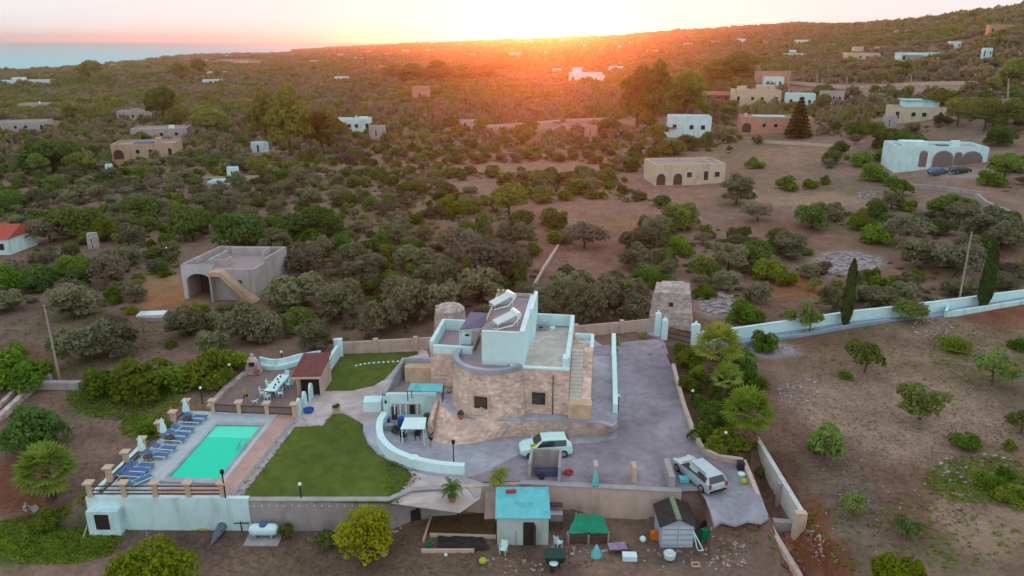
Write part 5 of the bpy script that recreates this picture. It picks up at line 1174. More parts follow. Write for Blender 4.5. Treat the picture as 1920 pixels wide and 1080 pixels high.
# stone towers
t = thing('stone_tower', 'squat square rubble tower with sloping sides beside the gate', 'tower', tuple(P(1255, 618)))
b4 = [P(1211, 616), P(1301, 620), P(1297, 590), P(1218, 588)]; 
c_ = sum(b4, Vector()) / 4; tp = [c_ + (q - c_) * .76 for q in b4]
MB().prism(b4, -.2, 4.3, top=tp).build('wall', STONE2, t); m_ = MB(); m_.prism([c_ + (q - c_) * .6 for q in b4], 4.25, 4.7, top=[c_ + (q - c_) * .5 for q in b4]); m_.build('roof_heap', STONE2, t)
MB().box((b4[0] + b4[1]) / 2 + Vector((0, .28, 3.0)), (.4, .3, .4)).build('window', DARK, t)
p = P(843, 640) + Vector((0, 1.5, 0)); t = thing('round_stone_hut', 'round dry stone hut behind the side tower of the house', 'hut', tuple(p)); MB().lathe([(2.0, -.2), (1.85, 1.5), (1.65, 3.4), (1.3, 3.7), (.3, 3.8)], p, 22).build('wall', STONE2, t); MB().ball(p + Vector((-1.4, -.4, 3.75)), .18, 6).build('finial', BEIGE2, t)
# low field walls
def drystone(pix, label, th=.5, h=.6, m=STONE2): return wallthing('dry_stone_wall', label, [T(*q) for q in pix], th, h, m)
drystone([(0, 790), (40, 752), (78, 718)], 'low dry stone wall left of the concrete trough at the left edge')
drystone([(0, 765), (30, 735), (66, 707)], 'dry stone wall running beside the path at the far left edge', .4, .4)
drystone([(998, 545), (1020, 505), (1047, 464)], 'thin pale wall running up through the olive grove behind the house', .35, .5, BEIGE)
drystone([(860, 243), (960, 238), (1060, 229), (1150, 226)], 'long pale field wall in the glow behind the olive rows', .6, 1.0, BEIGE)
drystone([(1430, 152), (1600, 168), (1720, 160), (1880, 158)], 'long pale wall beside the far road with the poles', .6, 1.2, BEIGE)
drystone([(1830, 372), (1850, 388), (1892, 405)], 'pale stepped wall right of the white villa garden', .5, .9, GREYW)
drystone([(1700, 352), (1760, 356), (1840, 368)], 'garden wall in front of the cars at the white villa', .4, .8, GREYW)
drystone([(1430, 268), (1500, 272), (1560, 276)], 'low garden wall in front of the tall conifer', .4, .7, BEIGE)
drystone([(640, 330), (520, 335), (330, 340)], 'long low pink wall by the small turquoise pool', .5, .8, BEIGE)
drystone([(392, 768), (425, 730), (474, 692)], 'rough stone edge on the left side of the dining terrace', .5, .35)
p = T(112, 726); t = thing('concrete_trough', 'low grey concrete trough beside the left utility pole', 'trough', tuple(p)); MB().bar(T(72, 728), T(152, 729), .7, .75).build('wall', GREYW, t); MB().box(T(92, 722) + Vector((0, .3, .5)), (.35, .35, 1.0)).build('pier', CONC, t)
def pole(b, top, h, label, r=.13):
    p = T(*b); d_ = depth(p); dx = (top[0] - b[0])
    # real lean sideways found from the two ends
    best = 0
    for k in np.linspace(-2, 2, 81):
        q = proj(p.x + k, p.y, p.z + h)
        if abs(q[0] - top[0]) < abs(proj(p.x + best, p.y, p.z + h)[0] - top[0]): best = k
    t = thing('utility_pole', label, 'utility pole', tuple(p)); MB().tube([p + Vector((0, 0, -.2)), p + Vector((best, 0, h))], [r, r * .65], 8).build('pole', POLEW, t)
    MB().tube([p + Vector((best - .25, 0, h - .25)), p + Vector((best + .25, 0, h - .25))], .05, 5).build('crossbar', IRON, t)
    return t
def hfor(b, ty):
    p = T(*b); lo, hi = 0, 60
    for _ in range(30):
        m = (lo + hi) / 2
        if proj(p.x, p.y, p.z + m)[1] > ty: lo = m
        else: hi = m
    return lo
pole((112, 712), (83, 572), hfor((112, 712), 572), 'leaning grey utility pole beside the concrete trough')
pole((1797, 572), (1822, 435), hfor((1797, 572), 435), 'leaning grey utility pole by the gap in the white lane wall')
for (b, tt, lb) in [((1531, 178), (1532, 137), 'tallest far utility pole above the salmon house'), ((1541, 172), (1542, 146), 'thin far pole just right of the tallest far pole'), ((1587, 180), (1588, 143), 'far utility pole above the tall conifer'), ((1708, 172), (1709, 140), 'far utility pole left of the far road bend'), ((1890, 188), (1891, 148), 'far pole near the right edge of the hillside'), ((1478, 165), (1479, 135), 'far slender pole above the cream house roof'), ((1239, 145), (1239, 118), 'slender far pole in the glow above the golden trees')]:
    pole(b, tt, hfor(b, tt[1]), lb, .3)
# ------------------------------------------------------------ houses across the plain and the hillside
def house(px, py, wpx, hm, label, m='white', dpt=None, rot=0.0, win=3, arches=0, extra=None, name='house', levels=None):
    p = T(px, py); wd = wpx * depth(p) / F; dp = dpt or wd * .6; hm = hm * (.8 if px > 1400 and py < 120 and hm > 3.4 else 1); M = CHOUSE[m] if isinstance(m, str) else m
    rz = math.atan2(-p.x, p.y) * .5 + rot; Rz = Matrix.Rotation(rz, 3, 'Z')
    t = thing(name, label, 'house', tuple(p))
    G = lambda x, y, z: p + Rz @ Vector((x, y, z))
    q = lambda pts: [G(x, y, 0) for x, y in pts]
    h2 = wd / 2
    z0 = p.z - 3.0 if dp * .1 < 3 else p.z - 2
    MB().prism(q([(-h2, 0), (h2, 0), (h2, dp), (-h2, dp)]), z0, p.z + hm, cap=False).build('wall', M, t)
    m_ = MB(); m_.add([(v.x, v.y, p.z + hm - .25) for v in q([(-h2, 0), (h2, 0), (h2, dp), (-h2, dp)])], [(0, 1, 2, 3)]); m_.build('roof', ROOFF if m != 'white' else PATH, t)
    m_ = MB(); tk = .35; m_.ribbon([G(-h2 + .1, .18, 0), G(h2 - .18, .18, 0), G(h2 - .18, dp - .18, 0), G(-h2 + .18, dp - .18, 0), G(-h2 + .18, .36, 0)], tk, p.z + hm - .3, p.z + hm + .25); m_.build('parapet', M, t)
    nw = win + arches
    for k in range(nw):
        x = -h2 + wd * (k + .5 + (.12 if k % 2 else -.08)) / nw; c = G(x, -.03, hm * .5)
        if k < arches:
            aw_ = min(wd / nw * .62, hm * .8); m_ = MB(); prof = [(-aw_ / 2, 0), (aw_ / 2, 0)] + [(aw_ / 2 * math.cos(a), hm * .35 + min(aw_ / 2, hm * .45) * math.sin(a)) for a in np.linspace(0, math.pi, 9)]
            vs = [G(x + u, -.04, .1 + v) for u, v in prof] + [G(x + u, .02, .1 + v) for u, v in prof]; n_ = len(prof)
            m_.add(vs, [tuple(range(n_))] + [(i, n_ + i, n_ + (i + 1) % n_, (i + 1) % n_) for i in range(n_)]); m_.build('archway', WOOD, t)
        else:
            ww = min(1.1, wd * .09) if k % 3 else min(1.0, wd * .1); hh = 1.1 if k % 3 else 1.9
            f_ = MB().box(c + Vector((0, 0, .1 if k % 3 else -.15)), (ww + .12, .1, hh + .12), rz).build('window' if k % 3 else 'door', WHITEP if m != 'white' else GREYW, t)
            MB().box(c + Rz @ Vector((0, -.05, .1 if k % 3 else -.15)), (ww, .06, hh), rz).build('pane', DGLASS, f_)
    for e in (extra or []):
        k, x, y, z, sx, sy, sz, mm = e
        o = MB().box(G(x * wd, y * dp, z + sz / 2), (sx, sy, sz), rz).build(k, mm, t)
    return t, G, wd, dp
H_ = house
H_(1293, 347, 134, 4.3, 'cream house with flat overhanging roof and arched porch in the middle distance', 'beige', dpt=9, rot=.22, win=3, arches=2, extra=[('chimney', .3, .6, 4.3, .6, .6, .9, CHOUSE['beige'])])
t_, G_, wd, dp = H_(1762, 314, 160, 4.2, 'white villa with two wide dark arches and rounded roofline', 'white', dpt=9, rot=.12, win=0, arches=0, extra=[('roof_tank', .2, .4, 4.1, 1.6, 1.2, 1.2, PLASTIC), ('roof_room', -.25, .5, 4.1, 5, 3.5, .9, WHITE), ('solar_panel', .05, .35, 4.2, 2.2, 1.4, .3, SOLAR)])
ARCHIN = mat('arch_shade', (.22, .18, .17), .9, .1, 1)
def arch(G, x, w_, h_, parent, z=.05, y=-.06, m=ARCHIN):
    prof = [(-w_ / 2, 0), (w_ / 2, 0)] + [(w_ / 2 * math.cos(a), h_ - w_ / 2 * .9 + w_ / 2 * .9 * math.sin(a)) for a in np.linspace(0, math.pi, 11)]
    n_ = len(prof); vs = [G(x + u, y, z + v) for u, v in prof] + [G(x + u, y + .15, z + v) for u, v in prof]
    f_ = MB(); pr2 = [(u * 1.12, v * 1.05) for u, v in prof]; f_.add([G(x + u, y + .04, z + v) for u, v in pr2] + [G(x + u, y + .15, z + v) for u, v in pr2], [tuple(range(n_))] + [(i, n_ + i, n_ + (i + 1) % n_, (i + 1) % n_) for i in range(n_)]); fo = f_.build('arch', GREYW, parent)
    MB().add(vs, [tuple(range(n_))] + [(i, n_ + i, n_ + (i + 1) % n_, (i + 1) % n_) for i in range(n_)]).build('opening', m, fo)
arch(G_, wd * .02, 3.8, 3.4, t_); arch(G_, wd * .33, 4.0, 3.4, t_); arch(G_, -wd * .2, 1.5, 3.3, t_); arch(G_, wd * .18, 1.4, 3.2, t_)
# unfinished house with arch and outside stair
p = T(432, 566); t = thing('unfinished_house', 'unfinished pale house with arched porch, outside stair and open roof terrace', 'house', tuple(p))
rz = -.02; A = T(347, 560); B = T(468, 566); B.y = A.y - .3; hh = 4.6; zb = A.z - .5; zt_ = A.z + hh
a_, b_ = Vector((A.x, A.y, 0)), Vector((B.x, B.y, 0)); bk_ = Vector((1.6, 8.6, 0)); u_ = (b_ - a_); Lw = u_.length; u_ = u_.normalized(); arw = Lw * .48
GR = CHOUSE['grey']; 
G2 = lambda x, y, z: a_ + u_ * x + Vector((1.6 / 8.6 * y, y, 0)) + Vector((0, 0, A.z + z))
# front wall with a real arch cut out
m_ = MB(); ns = 12; xa0, xa1 = .5, arw - .35; top = [(xa0 + (xa1 - xa0) * (1 - math.cos(math.pi * i / ns)) / 2, 2.3 + 1.1 * math.sin(math.pi * i / ns)) for i in range(ns + 1)]
for yy in (0, .4):
    vs = [G2(0, yy, -.6), G2(xa0, yy, -.6), G2(xa0, yy, 2.3), G2(0, yy, hh), G2(xa1, yy, -.6), G2(arw, yy, -.6), G2(arw, yy, hh), G2(xa1, yy, 2.3)]
    f_ = [(0, 1, 2, 3), (4, 5, 6, 7)]; m_.add(vs, f_ if yy == 0 else [tuple(reversed(q)) for q in f_])
    for i in range(ns):
        x0_, z0_ = top[i]; x1_, z1_ = top[i + 1]; fx0 = arw * i / ns; fx1 = arw * (i + 1) / ns
        q = [G2(x0_, yy, z0_), G2(x1_, yy, z1_), G2(fx1, yy, hh), G2(fx0, yy, hh)]; m_.add(q, [(0, 1, 2, 3)] if yy == 0 else [(3, 2, 1, 0)])
for i in range(ns): m_.add([G2(top[i][0], 0, top[i][1]), G2(top[i][0], .4, top[i][1]), G2(top[i + 1][0], .4, top[i + 1][1]), G2(top[i + 1][0], 0, top[i + 1][1])], [(0, 1, 2, 3)])
for x in (xa0, xa1): m_.add([G2(x, 0, -.6), G2(x, .4, -.6), G2(x, .4, 2.3), G2(x, 0, 2.3)], [(0, 1, 2, 3)])
m_.build('arched_wall', mat('pale_plaster', (.56, .58, .61), .9, .07, .7, extra='stain'), t)
MB().ribbon([G2(.1, .42, 0), G2(.1, 9, 0), G2(Lw + .6, 9, 0), G2(Lw + .6, 3.2, 0)], .35, zb, zt_).build('wall', GR, t)
MB().ribbon([G2(arw + .01, .2, 0), G2(Lw + .6, .2, 0), G2(Lw + .6, 3.1, 0)], .38, zb, A.z + hh - .55).build('front_wall', GR, t)
m_ = MB(); m_.add([G2(.3, .4, hh - .9), G2(Lw + .5, .4, hh - .9), G2(Lw + .5, 8.8, hh - .9), G2(.3, 8.8, hh - .9)], [(0, 1, 2, 3)]); m_.build('roof_floor', ROOFF, t)
MB().ribbon([G2(2.2, 7, 0), G2(2.2, 2.6, 0), G2(4.4, 2.6, 0), G2(4.4, 4.0, 0)], .3, A.z + hh - .9, A.z + hh).build('inner_parapet', GR, t)
MB().ribbon([G2(2.2, 8.2, 0), G2(7.5, 8.2, 0), G2(7.5, 6.2, 0)], .3, A.z + hh - .9, A.z + hh + .1).build('back_parapet', GR, t)
m_ = MB(); x0_, x1_ = arw, Lw + .7
m_.add([G2(x0_, -1.2, 4.0), G2(x0_ + 1.6, -1.2, 4.0), G2(x1_ + .6, -1.2, .0), G2(x1_ + .6, -.01, .0), G2(x0_ + 1.6, -.01, 4.0), G2(x0_, -.01, 4.0), G2(x0_, -1.2, 3.4), G2(x0_ + 1.4, -1.2, 3.4), G2(x1_ - .2, -1.2, -.4)], [(0, 1, 4, 5), (1, 2, 3, 4), (6, 7, 1, 0), (7, 8, 2, 1)]); m_.build('staircase', CHOUSE['tan'], t)
MB().ribbon([G2(arw + .1, -1.1, 0), G2(arw + .1, -.1, 0)], .2, zb, A.z + 3.4).build('stair_wall', GR, t)
MB().box(G2(Lw * .82, -.06, 2.0), (1.3, .12, 1.2)).build('window', DGLASS, t)
MB().box(G2(arw * .5, 3.2, 1.2), (arw * .8, .2, 3.4)).build('porch_back', WOOD, t)
o = MB().box(T(285, 590) + Vector((0, 0, .1)), (3.2, 1.6, .25), .1).build('pallet_stack', COLLECT); tag(o, 'stack of blue white slabs on the ground left of the unfinished house', 'slabs')
o = MB().bar(T(275, 602), T(345, 600), .5, .5).build('low_wall', GREYW); tag(o, 'low grey wall behind the yellow shrub by the unfinished house', 'wall')
# the rest
H_(1292, 258, 78, 5.6, 'white two-storey house with red lower roof left of the salmon house', 'white', win=3, extra=[('porch_roof', -.5, .2, 2.6, 4.5, 5, .25, REDT), ('side_wing', -.45, .3, 0, 4, 5, 2.6, WHITE)])
H_(272, 298, 112, 4.0, 'sand coloured house with arch and blue roof covering, left middle distance', 'tan', win=3, arches=1, extra=[('roof_covering', -.05, .5, 3.8, 5, 3, .3, BLUE), ('stair_turret', .2, .4, 4, 1.2, 2.5, 1.4, CHOUSE['tan'])])
H_(258, 226, 70, 3.6, 'pale grey house with roof turret above the sand coloured house', 'grey', win=4, extra=[('roof_room', -.1, .5, 3.6, 3, 2, 1, GREYW)])
H_(300, 262, 98, 3.4, 'long low grey house with gabled centre just above the sand coloured house', 'grey', win=3, extra=[('gable', .2, .3, 3.4, 1.5, 2, 1.0, WHITEP)])
H_(70, 207, 62, 3.0, 'low grey flat house near the left edge, higher of two', 'grey', win=3, extra=[('chimney', .05, .3, 3, .6, .6, 1.2, WHITEP)])
H_(40, 247, 86, 3.4, 'long pale house at the left edge, lower of two', 'grey', win=4)
H_(40, 163, 90, 4.5, 'white house complex near the shore at the left edge', 'white', win=4, extra=[('upper_room', -.1, .5, 4.5, 9, 7, 2.5, WHITE)])
H_(100, 150, 22, 3.4, 'small cream house right of the white complex near the shore', 'beige', win=2)
H_(662, 248, 66, 4.0, 'white house with roof posts left of the small stone tower', 'white', win=4, extra=[('chimney', .1, .3, 4, .5, .5, 1.3, WHITE), ('parapet_block', .3, .3, 4, 3, 3, .8, WHITE)])
H_(708, 260, 30, 3.6, 'plain pale annex just right of the white house with roof posts', 'grey', win=1)
H_(790, 192, 33, 6.8, 'square plain stone tower house standing alone in the glow', 'pink', win=1)
H_(875, 243, 42, 2.6, 'long low shed at the left end of the pale field wall', 'grey', win=1)
H_(1108, 258, 24, 3.2, 'tiny pale hut in the red glow right of the olive rows', 'pink', win=1)
H_(405, 143, 30, 4, 'small white house in the trees, upper of the pair by the coast', 'white', win=2)
H_(398, 160, 34, 4, 'small white house in the trees, lower of the pair by the coast', 'white', win=2)
H_(230, 155, 18, 4, 'tiny white house among dark pines on the left', 'white', win=1)
H_(705, 132, 38, 4, 'small white house left of the tall wood in the glow', 'white', win=2)
H_(640, 155, 26, 4, 'white hut with arched front left of the tall wood', 'white', win=1)
H_(1098, 158, 62, 5.5, 'white house group standing in the orange glow', 'white', win=4, extra=[('upper_room', -.25, .5, 5.5, 5, 4, 2.6, WHITE), ('side_block', .45, .2, 0, 4, 5, 4.5, WHITE)])
H_(1155, 137, 26, 4, 'small white house just right of the white group in the glow', 'white', win=2)
H_(1045, 142, 18, 4, 'tiny white house left of the white group in the glow', 'white', win=1)
H_(1228, 106, 28, 5, 'small white house on the slope above the golden trees', 'white', win=2)
H_(1232, 84, 50, 5, 'long white house high on the ridge slope, leftmost of the ridge houses', 'grey', win=3)
H_(1268, 80, 26, 5, 'small white house second from the left on the ridge slope', 'grey', win=2)
H_(1352, 86, 34, 5, 'pale house on the ridge slope left of the long white one', 'pink', win=2)
H_(1318, 84, 20, 4, 'tiny pale house between two others on the ridge slope', 'grey', win=2)
H_(1522, 84, 54, 5.2, 'long white two-storey house high on the right hillside', 'white', win=5)
H_(1475, 85, 26, 4, 'low cream house just left of the long white hillside house', 'beige', win=2)
H_(1497, 112, 48, 4.5, 'white flat house on the hillside above the far poles', 'white', win=3, extra=[('roof_room', -.2, .5, 4.5, 4, 3, 1.5, WHITE)])
H_(1618, 115, 58, 5, 'cream stepped house cluster in the middle of the hillside', 'beige', win=4, extra=[('upper_room', -.15, .5, 5, 5, 4, 2.4, CHOUSE['beige'])])
H_(1662, 98, 34, 3.5, 'low cream house behind the cream stepped cluster', 'beige', win=2)
H_(1728, 115, 76, 4.4, 'long white house with pale roof on the right hillside', 'white', win=5, extra=[('porch', -.2, -.1, 0, 7, 3, 2.8, GREYW)])
H_(1695, 67, 30, 5, 'sand coloured house high on the hillside', 'tan', win=2)
H_(1876, 66, 40, 6, 'salmon house near the hilltop at the right', 'pink', win=3)
H_(1418, 200, 86, 5.5, 'cream villa with small dome above the salmon house', 'beige', win=4, extra=[('dome_base', -.3, .4, 5.5, 3, 3, 1.4, CHOUSE['beige']), ('upper_room', .2, .5, 5.5, 6, 5, 1.8, CHOUSE['beige'])])
H_(1345, 195, 50, 4.0, 'pinkish house with red porch roof left of the cream villa', 'pink', win=3, extra=[('porch_roof', 0, -.1, 3.0, 8, 3, .3, REDT)])
H_(1500, 205, 50, 5, 'white house behind the tall conifer', 'white', win=3)
H_(1450, 166, 36, 4.5, 'white house with salmon roof wall above the cream villa', 'white', win=2, extra=[('back_wall', 0, 1.1, 0, 15, 1, 7.0, CHOUSE['pink'])])
H_(1455, 250, 130, 4.2, 'wide salmon house with blue white flat roof beside the tall conifer', 'pink', win=4, arches=1, dpt=9, extra=[('roof_slab', -.1, .4, 4.3, 9, 5, .2, TURQ), ('chimney', -.42, .4, 4.2, .7, .7, 1.0, CHOUSE['beige'])])
H_(1560, 195, 40, 4, 'low pinkish house with long roof right of the tall conifer', 'grey', win=3)
H_(1720, 228, 92, 3.6, 'beige villa with turquoise flat roof above the white villa', 'beige', win=4, dpt=8, extra=[('upper_floor', .1, .8, 3.6, 9, 5, 1.6, WHITE), ('roof_slab', .1, .8, 5.25, 10, 6, .2, TURQ)])
H_(1668, 240, 22, 3, 'small blue grey pavilion left of the beige villa', 'grey', win=1)
H_(487, 286, 30, 2.6, 'small white hut with blue trim among olives', 'white', win=1)
H_(438, 340, 20, 3.0, 'little white turret house beside the small turquoise pool', 'white', win=1)
H_(412, 350, 30, 1.2, 'low white block beside the small turquoise pool', 'white', win=1)
H_(176, 468, 18, 2.4, 'tiny rubble hut among the shrubs on the left', STONE2, win=1)
H_(206, 328, 12, 2.4, 'narrow white pillar-like hut left of the olive grove', 'white', win=1)
H_(1590, 110, 18, 4, 'tiny cream house left of the cream stepped cluster', 'beige', win=1)
TINY = [(165, 123, 22), (128, 130, 16), (262, 118, 16), (300, 112, 16), (345, 116, 14), (380, 119, 16), (425, 108, 14), (455, 122, 18), (500, 113, 20), (530, 106, 12), (560, 104, 16), (590, 122, 16), (612, 112, 12), (640, 108, 14), (672, 117, 16), (690, 102, 12), (730, 108, 16), (760, 100, 12), (805, 100, 16), (858, 96, 14), (900, 112, 26), (965, 112, 22), (1000, 97, 12), (1020, 108, 16), (1100, 92, 14), (1130, 103, 14), (1165, 95, 12), (1190, 88, 20), (1290, 92, 16), (1390, 84, 14), (1430, 86, 14), (1560, 92, 16), (1790, 92, 20), (1850, 108, 16), (215, 128, 14), (70, 134, 16)]
TINY.sort()
_o = ['first', 'second', 'third', 'fourth', 'fifth', 'sixth', 'seventh', 'eighth', 'ninth', 'tenth', 'eleventh', 'twelfth', 'thirteenth', 'fourteenth', 'fifteenth', 'sixteenth', 'seventeenth', 'eighteenth', 'nineteenth', 'twentieth'] 
_o += ['twenty-' + q for q in _o[:9]] + ['thirtieth'] + ['thirty-' + q for q in _o[:9]]
for i, (x, y, w_) in enumerate(TINY):
    house(x, y, w_, 6.0 if x < 1500 else 3.4, f'tiny pale house on the far plain, {_o[i]} from the left', 'white' if i % 3 else 'beige', win=2)
# red roofed house at the left edge
p = T(5, 478); t = thing('house', 'white cottage with red tiled roof cut by the left edge', 'house', tuple(p)); x0, x1 = T(-90, 474).x, T(20, 478).x
m_ = MB(); y0_ = p.y; m_.prism([(x0, y0_), (x1, y0_), (x1 + .6, y0_ + 6), (x0 + .6, y0_ + 6)], p.z - 1, p.z + 2.6); m_.build('wall', WHITE, t)
m_ = MB(); zr = p.z + 2.6; m_.add([(x0, y0_ - .4, zr), (x1 + .3, y0_ - .4, zr), (x1 + .6, y0_ + 3, zr + 1.7), (x0, y0_ + 3, zr + 1.7), (x1 + .9, y0_ + 6.4, zr), (x0, y0_ + 6.4, zr)], [(0, 1, 2, 3), (3, 2, 4, 5), (1, 4, 2)]); m_.build('roof', REDROOF, t)
MB().box((x1 - 1.2, y0_ - .04, p.z + 1.3), (.8, .08, 1.0)).build('window', DGLASS, t)
# far pools
for (x, y, w_, lb) in [(130, 312, 30, 'small blue pool among trees on the left'), (405, 342, 26, 'small turquoise pool beside the long pink wall')]:
    p = T(x, y); k = w_ * depth(p) / F; t = thing('swimming_pool', lb, 'pool', tuple(p)); MB().box(p + Vector((0, 0, .1)), (k, k * .6, .5)).build('coping', WHITEP, t); MB().box(p + Vector((0, 0, .34)), (k * .88, k * .5, .04)).build('water', WATER if x > 200 else BLUE, t)
# cars at the white villa
for (x, y, mt_, r_, lb) in [(1758, 327, CARB, .3, 'blue car parked in front of the white villa arches'), (1800, 324, CARD, .15, 'dark car parked right of the blue car at the villa')]:
    p = T(x, y); car(mt_, 4.2, 1.8, 1.5, 'suv', lb, p + Vector((0, 0, .02)), r_, 'cars at the white villa')
# ------------------------------------------------------------ vegetation
rg = np.random.default_rng(21)
def leaf_quads(clumps, n, size, jit=.55, flat=1.0, seed=0, radial=0.75):
    """leaf clumps as small quads near the shells of overlapping lumps; returns (n,4,3)"""
    r = np.random.default_rng(seed); C_ = np.array([c[:3] for c in clumps]); Rr = np.array([c[3] for c in clumps])
    w_ = Rr ** 2; k = r.choice(len(clumps), n, p=w_ / w_.sum())
    d = r.normal(size=(n, 3)); d[:, 2] = np.abs(d[:, 2]) * .8 + d[:, 2] * .35; d /= np.linalg.norm(d, axis=1)[:, None]
    rad = Rr[k] * (radial + (1.08 - radial) * r.random(n) ** .7)
    c = C_[k] + d * rad[:, None] * np.array([1, 1, flat])
    nm = d + r.normal(size=(n, 3)) * jit; nm /= np.linalg.norm(nm, axis=1)[:, None]
    u = np.cross(nm, r.normal(size=(n, 3))); u /= np.linalg.norm(u, axis=1)[:, None]; v = np.cross(nm, u)
    s = size * (.6 + .8 * r.random(n)); a = (u * s[:, None]); b = (v * (s * (.5 + .4 * r.random(n)))[:, None])
    return np.stack([c - a - b * .6, c + a * .3 - b, c + a + b * .5, c - a * .2 + b], 1)
def quadmesh(name, Q, m, mats=None, smooth=False):
    Q = np.asarray(Q, np.float32); me = bpy.data.meshes.new(name); V = Q.reshape(-1, 3); nf = len(V) // 4
    me.vertices.add(len(V)); me.vertices.foreach_set('co', V.ravel()); me.loops.add(len(V)); me.loops.foreach_set('vertex_index', np.arange(len(V), dtype=np.int32))
    me.polygons.add(nf); me.polygons.foreach_set('loop_start', (np.arange(nf) * 4).astype(np.int32)); me.update(calc_edges=True); me.materials.append(m); return me
def lumps(rx, rz, z0, n, seed, lo=.35, hi=.6):
    r = random.Random(seed); out = []
    for i in range(n):
        a = r.uniform(0, 6.283); q = r.random() ** .5 * .72; h = r.random()
        rr = rx * r.uniform(lo, hi); out.append((math.cos(a) * q * rx, math.sin(a) * q * rx, z0 + rr * .5 + h * max(rz - rr * 1.3, .05) * (1.05 - q * .6), rr))
    return out
def trunk_mesh(name, h, r, cl, seed, m=BARK, limbs=5):
    mb = MB(); rr = random.Random(seed); b = Vector((rr.uniform(-.15, .15), rr.uniform(-.15, .15), h * .55))
    mb.tube([(0, 0, -.3), b * .5, b], [r * 1.25, r, r * .8], 7)
    for c in rr.sample(cl, min(limbs, len(cl))):
        e = Vector(c[:3]); mid = b + (e - b) * .5 + Vector((rr.uniform(-.2, .2), rr.uniform(-.2, .2), .1)); mb.tube([b, mid, e], [r * .6, r * .4, r * .12], 5)
    me = bpy.data.meshes.new(name); me.from_pydata([tuple(v) for v in mb.v], [], mb.f); me.materials.append(m); me.update(); return me
PRO = {}   # kind -> list of (crown mesh, trunk mesh, radius, height)
def make_kind(kind, m, rx, rz, z0, nl, n, size, var=4, jit=.55, lo=.35, hi=.6, tr=.16, flat=1.0, radial=.72, tm=BARK):
    PRO[kind] = []
    for i in range(var):
        cl = lumps(rx, rz, z0, nl, hash_(kind) + i, lo, hi); q = leaf_quads(cl, n, size, jit, flat, hash_(kind) + i, radial)
        PRO[kind].append((quadmesh('crown', q, m), trunk_mesh('trunk', z0 + rz * .5, tr, cl, i, tm), rx, z0 + rz))
def hash_(s): return sum(ord(c) * (i + 3) for i, c in enumerate(s)) % 9973
make_kind('olive_tree', L_OLIVE, 2.6, 3.9, .3, 30, 3800, .16, 6, .9, .17, .40, radial=.5)
make_kind('carob_tree', L_DARK, 2.5, 3.9, .0, 22, 3800, .17, 5, .7, .24, .52)
make_kind('green_shrub', L_BRIGHT, 1.5, 2.2, -.1, 15, 1900, .12, 5, .75, .24, .52, .07)
make_kind('pine_tree', L_PINE, 3.4, 5.4, 1.2, 16, 3200, .24, 4, .55, .35, .55, .22)
make_kind('dusty_tree', L_BARE, 2.2, 3.2, .4, 22, 1900, .15, 3, 1.2, .3, .5, .12, radial=.4)
make_kind('fig_tree', L_PALE, 2.4, 2.9, .8, 17, 1500, .15, 4, .8, .2, .36, .11)
make_kind('tall_wood_tree', L_TALL, 4.0, 8.6, 1.5, 26, 5200, .26, 3, .5, .28, .44, .3)
GROUPS = {'olive_tree': 'olive trees of the plain', 'carob_tree': 'dark carob trees of the plain', 'green_shrub': 'bright green shrubs', 'pine_tree': 'pines of the plain', 'dusty_tree': 'grey dusty trees of the plain', 'fig_tree': 'sparse trees of the open field', 'tall_wood_tree': 'tall trees in the glow'}
CAT = {'olive_tree': 'tree', 'carob_tree': 'tree', 'green_shrub': 'shrub', 'pine_tree': 'tree', 'dusty_tree': 'tree', 'fig_tree': 'tree', 'tall_wood_tree': 'tree'}
WORD = {'olive_tree': 'grey green olive tree', 'carob_tree': 'dark bushy carob', 'green_shrub': 'bright green shrub', 'pine_tree': 'olive green round pine', 'dusty_tree': 'dusty grey bare-looking tree', 'fig_tree': 'sparse small tree', 'tall_wood_tree': 'tall golden green tree'}
ALL = []     # (kind, x, y, z, scale, zscale, label or None)
def plant(kind, cx, cy, wpx, label=None, zs=1.0, hpx=None):
    """crown centred on a photo pixel, that many pixels wide, standing on the ground below it"""
    rx = PRO[kind][0][2]; hh = PRO[kind][0][3]
    by = cy + (hpx or wpx * .8) * .45; p = T(cx, by); s = wpx * depth(p) / F / (2 * rx)
    if kind == 'green_shrub': s *= .95
    z = zs
    if hpx: z = hpx * depth(p) / F / (hh * s) / .95
    ALL.append((kind, p.x, p.y, p.z, s, z, label))
Pt = plant
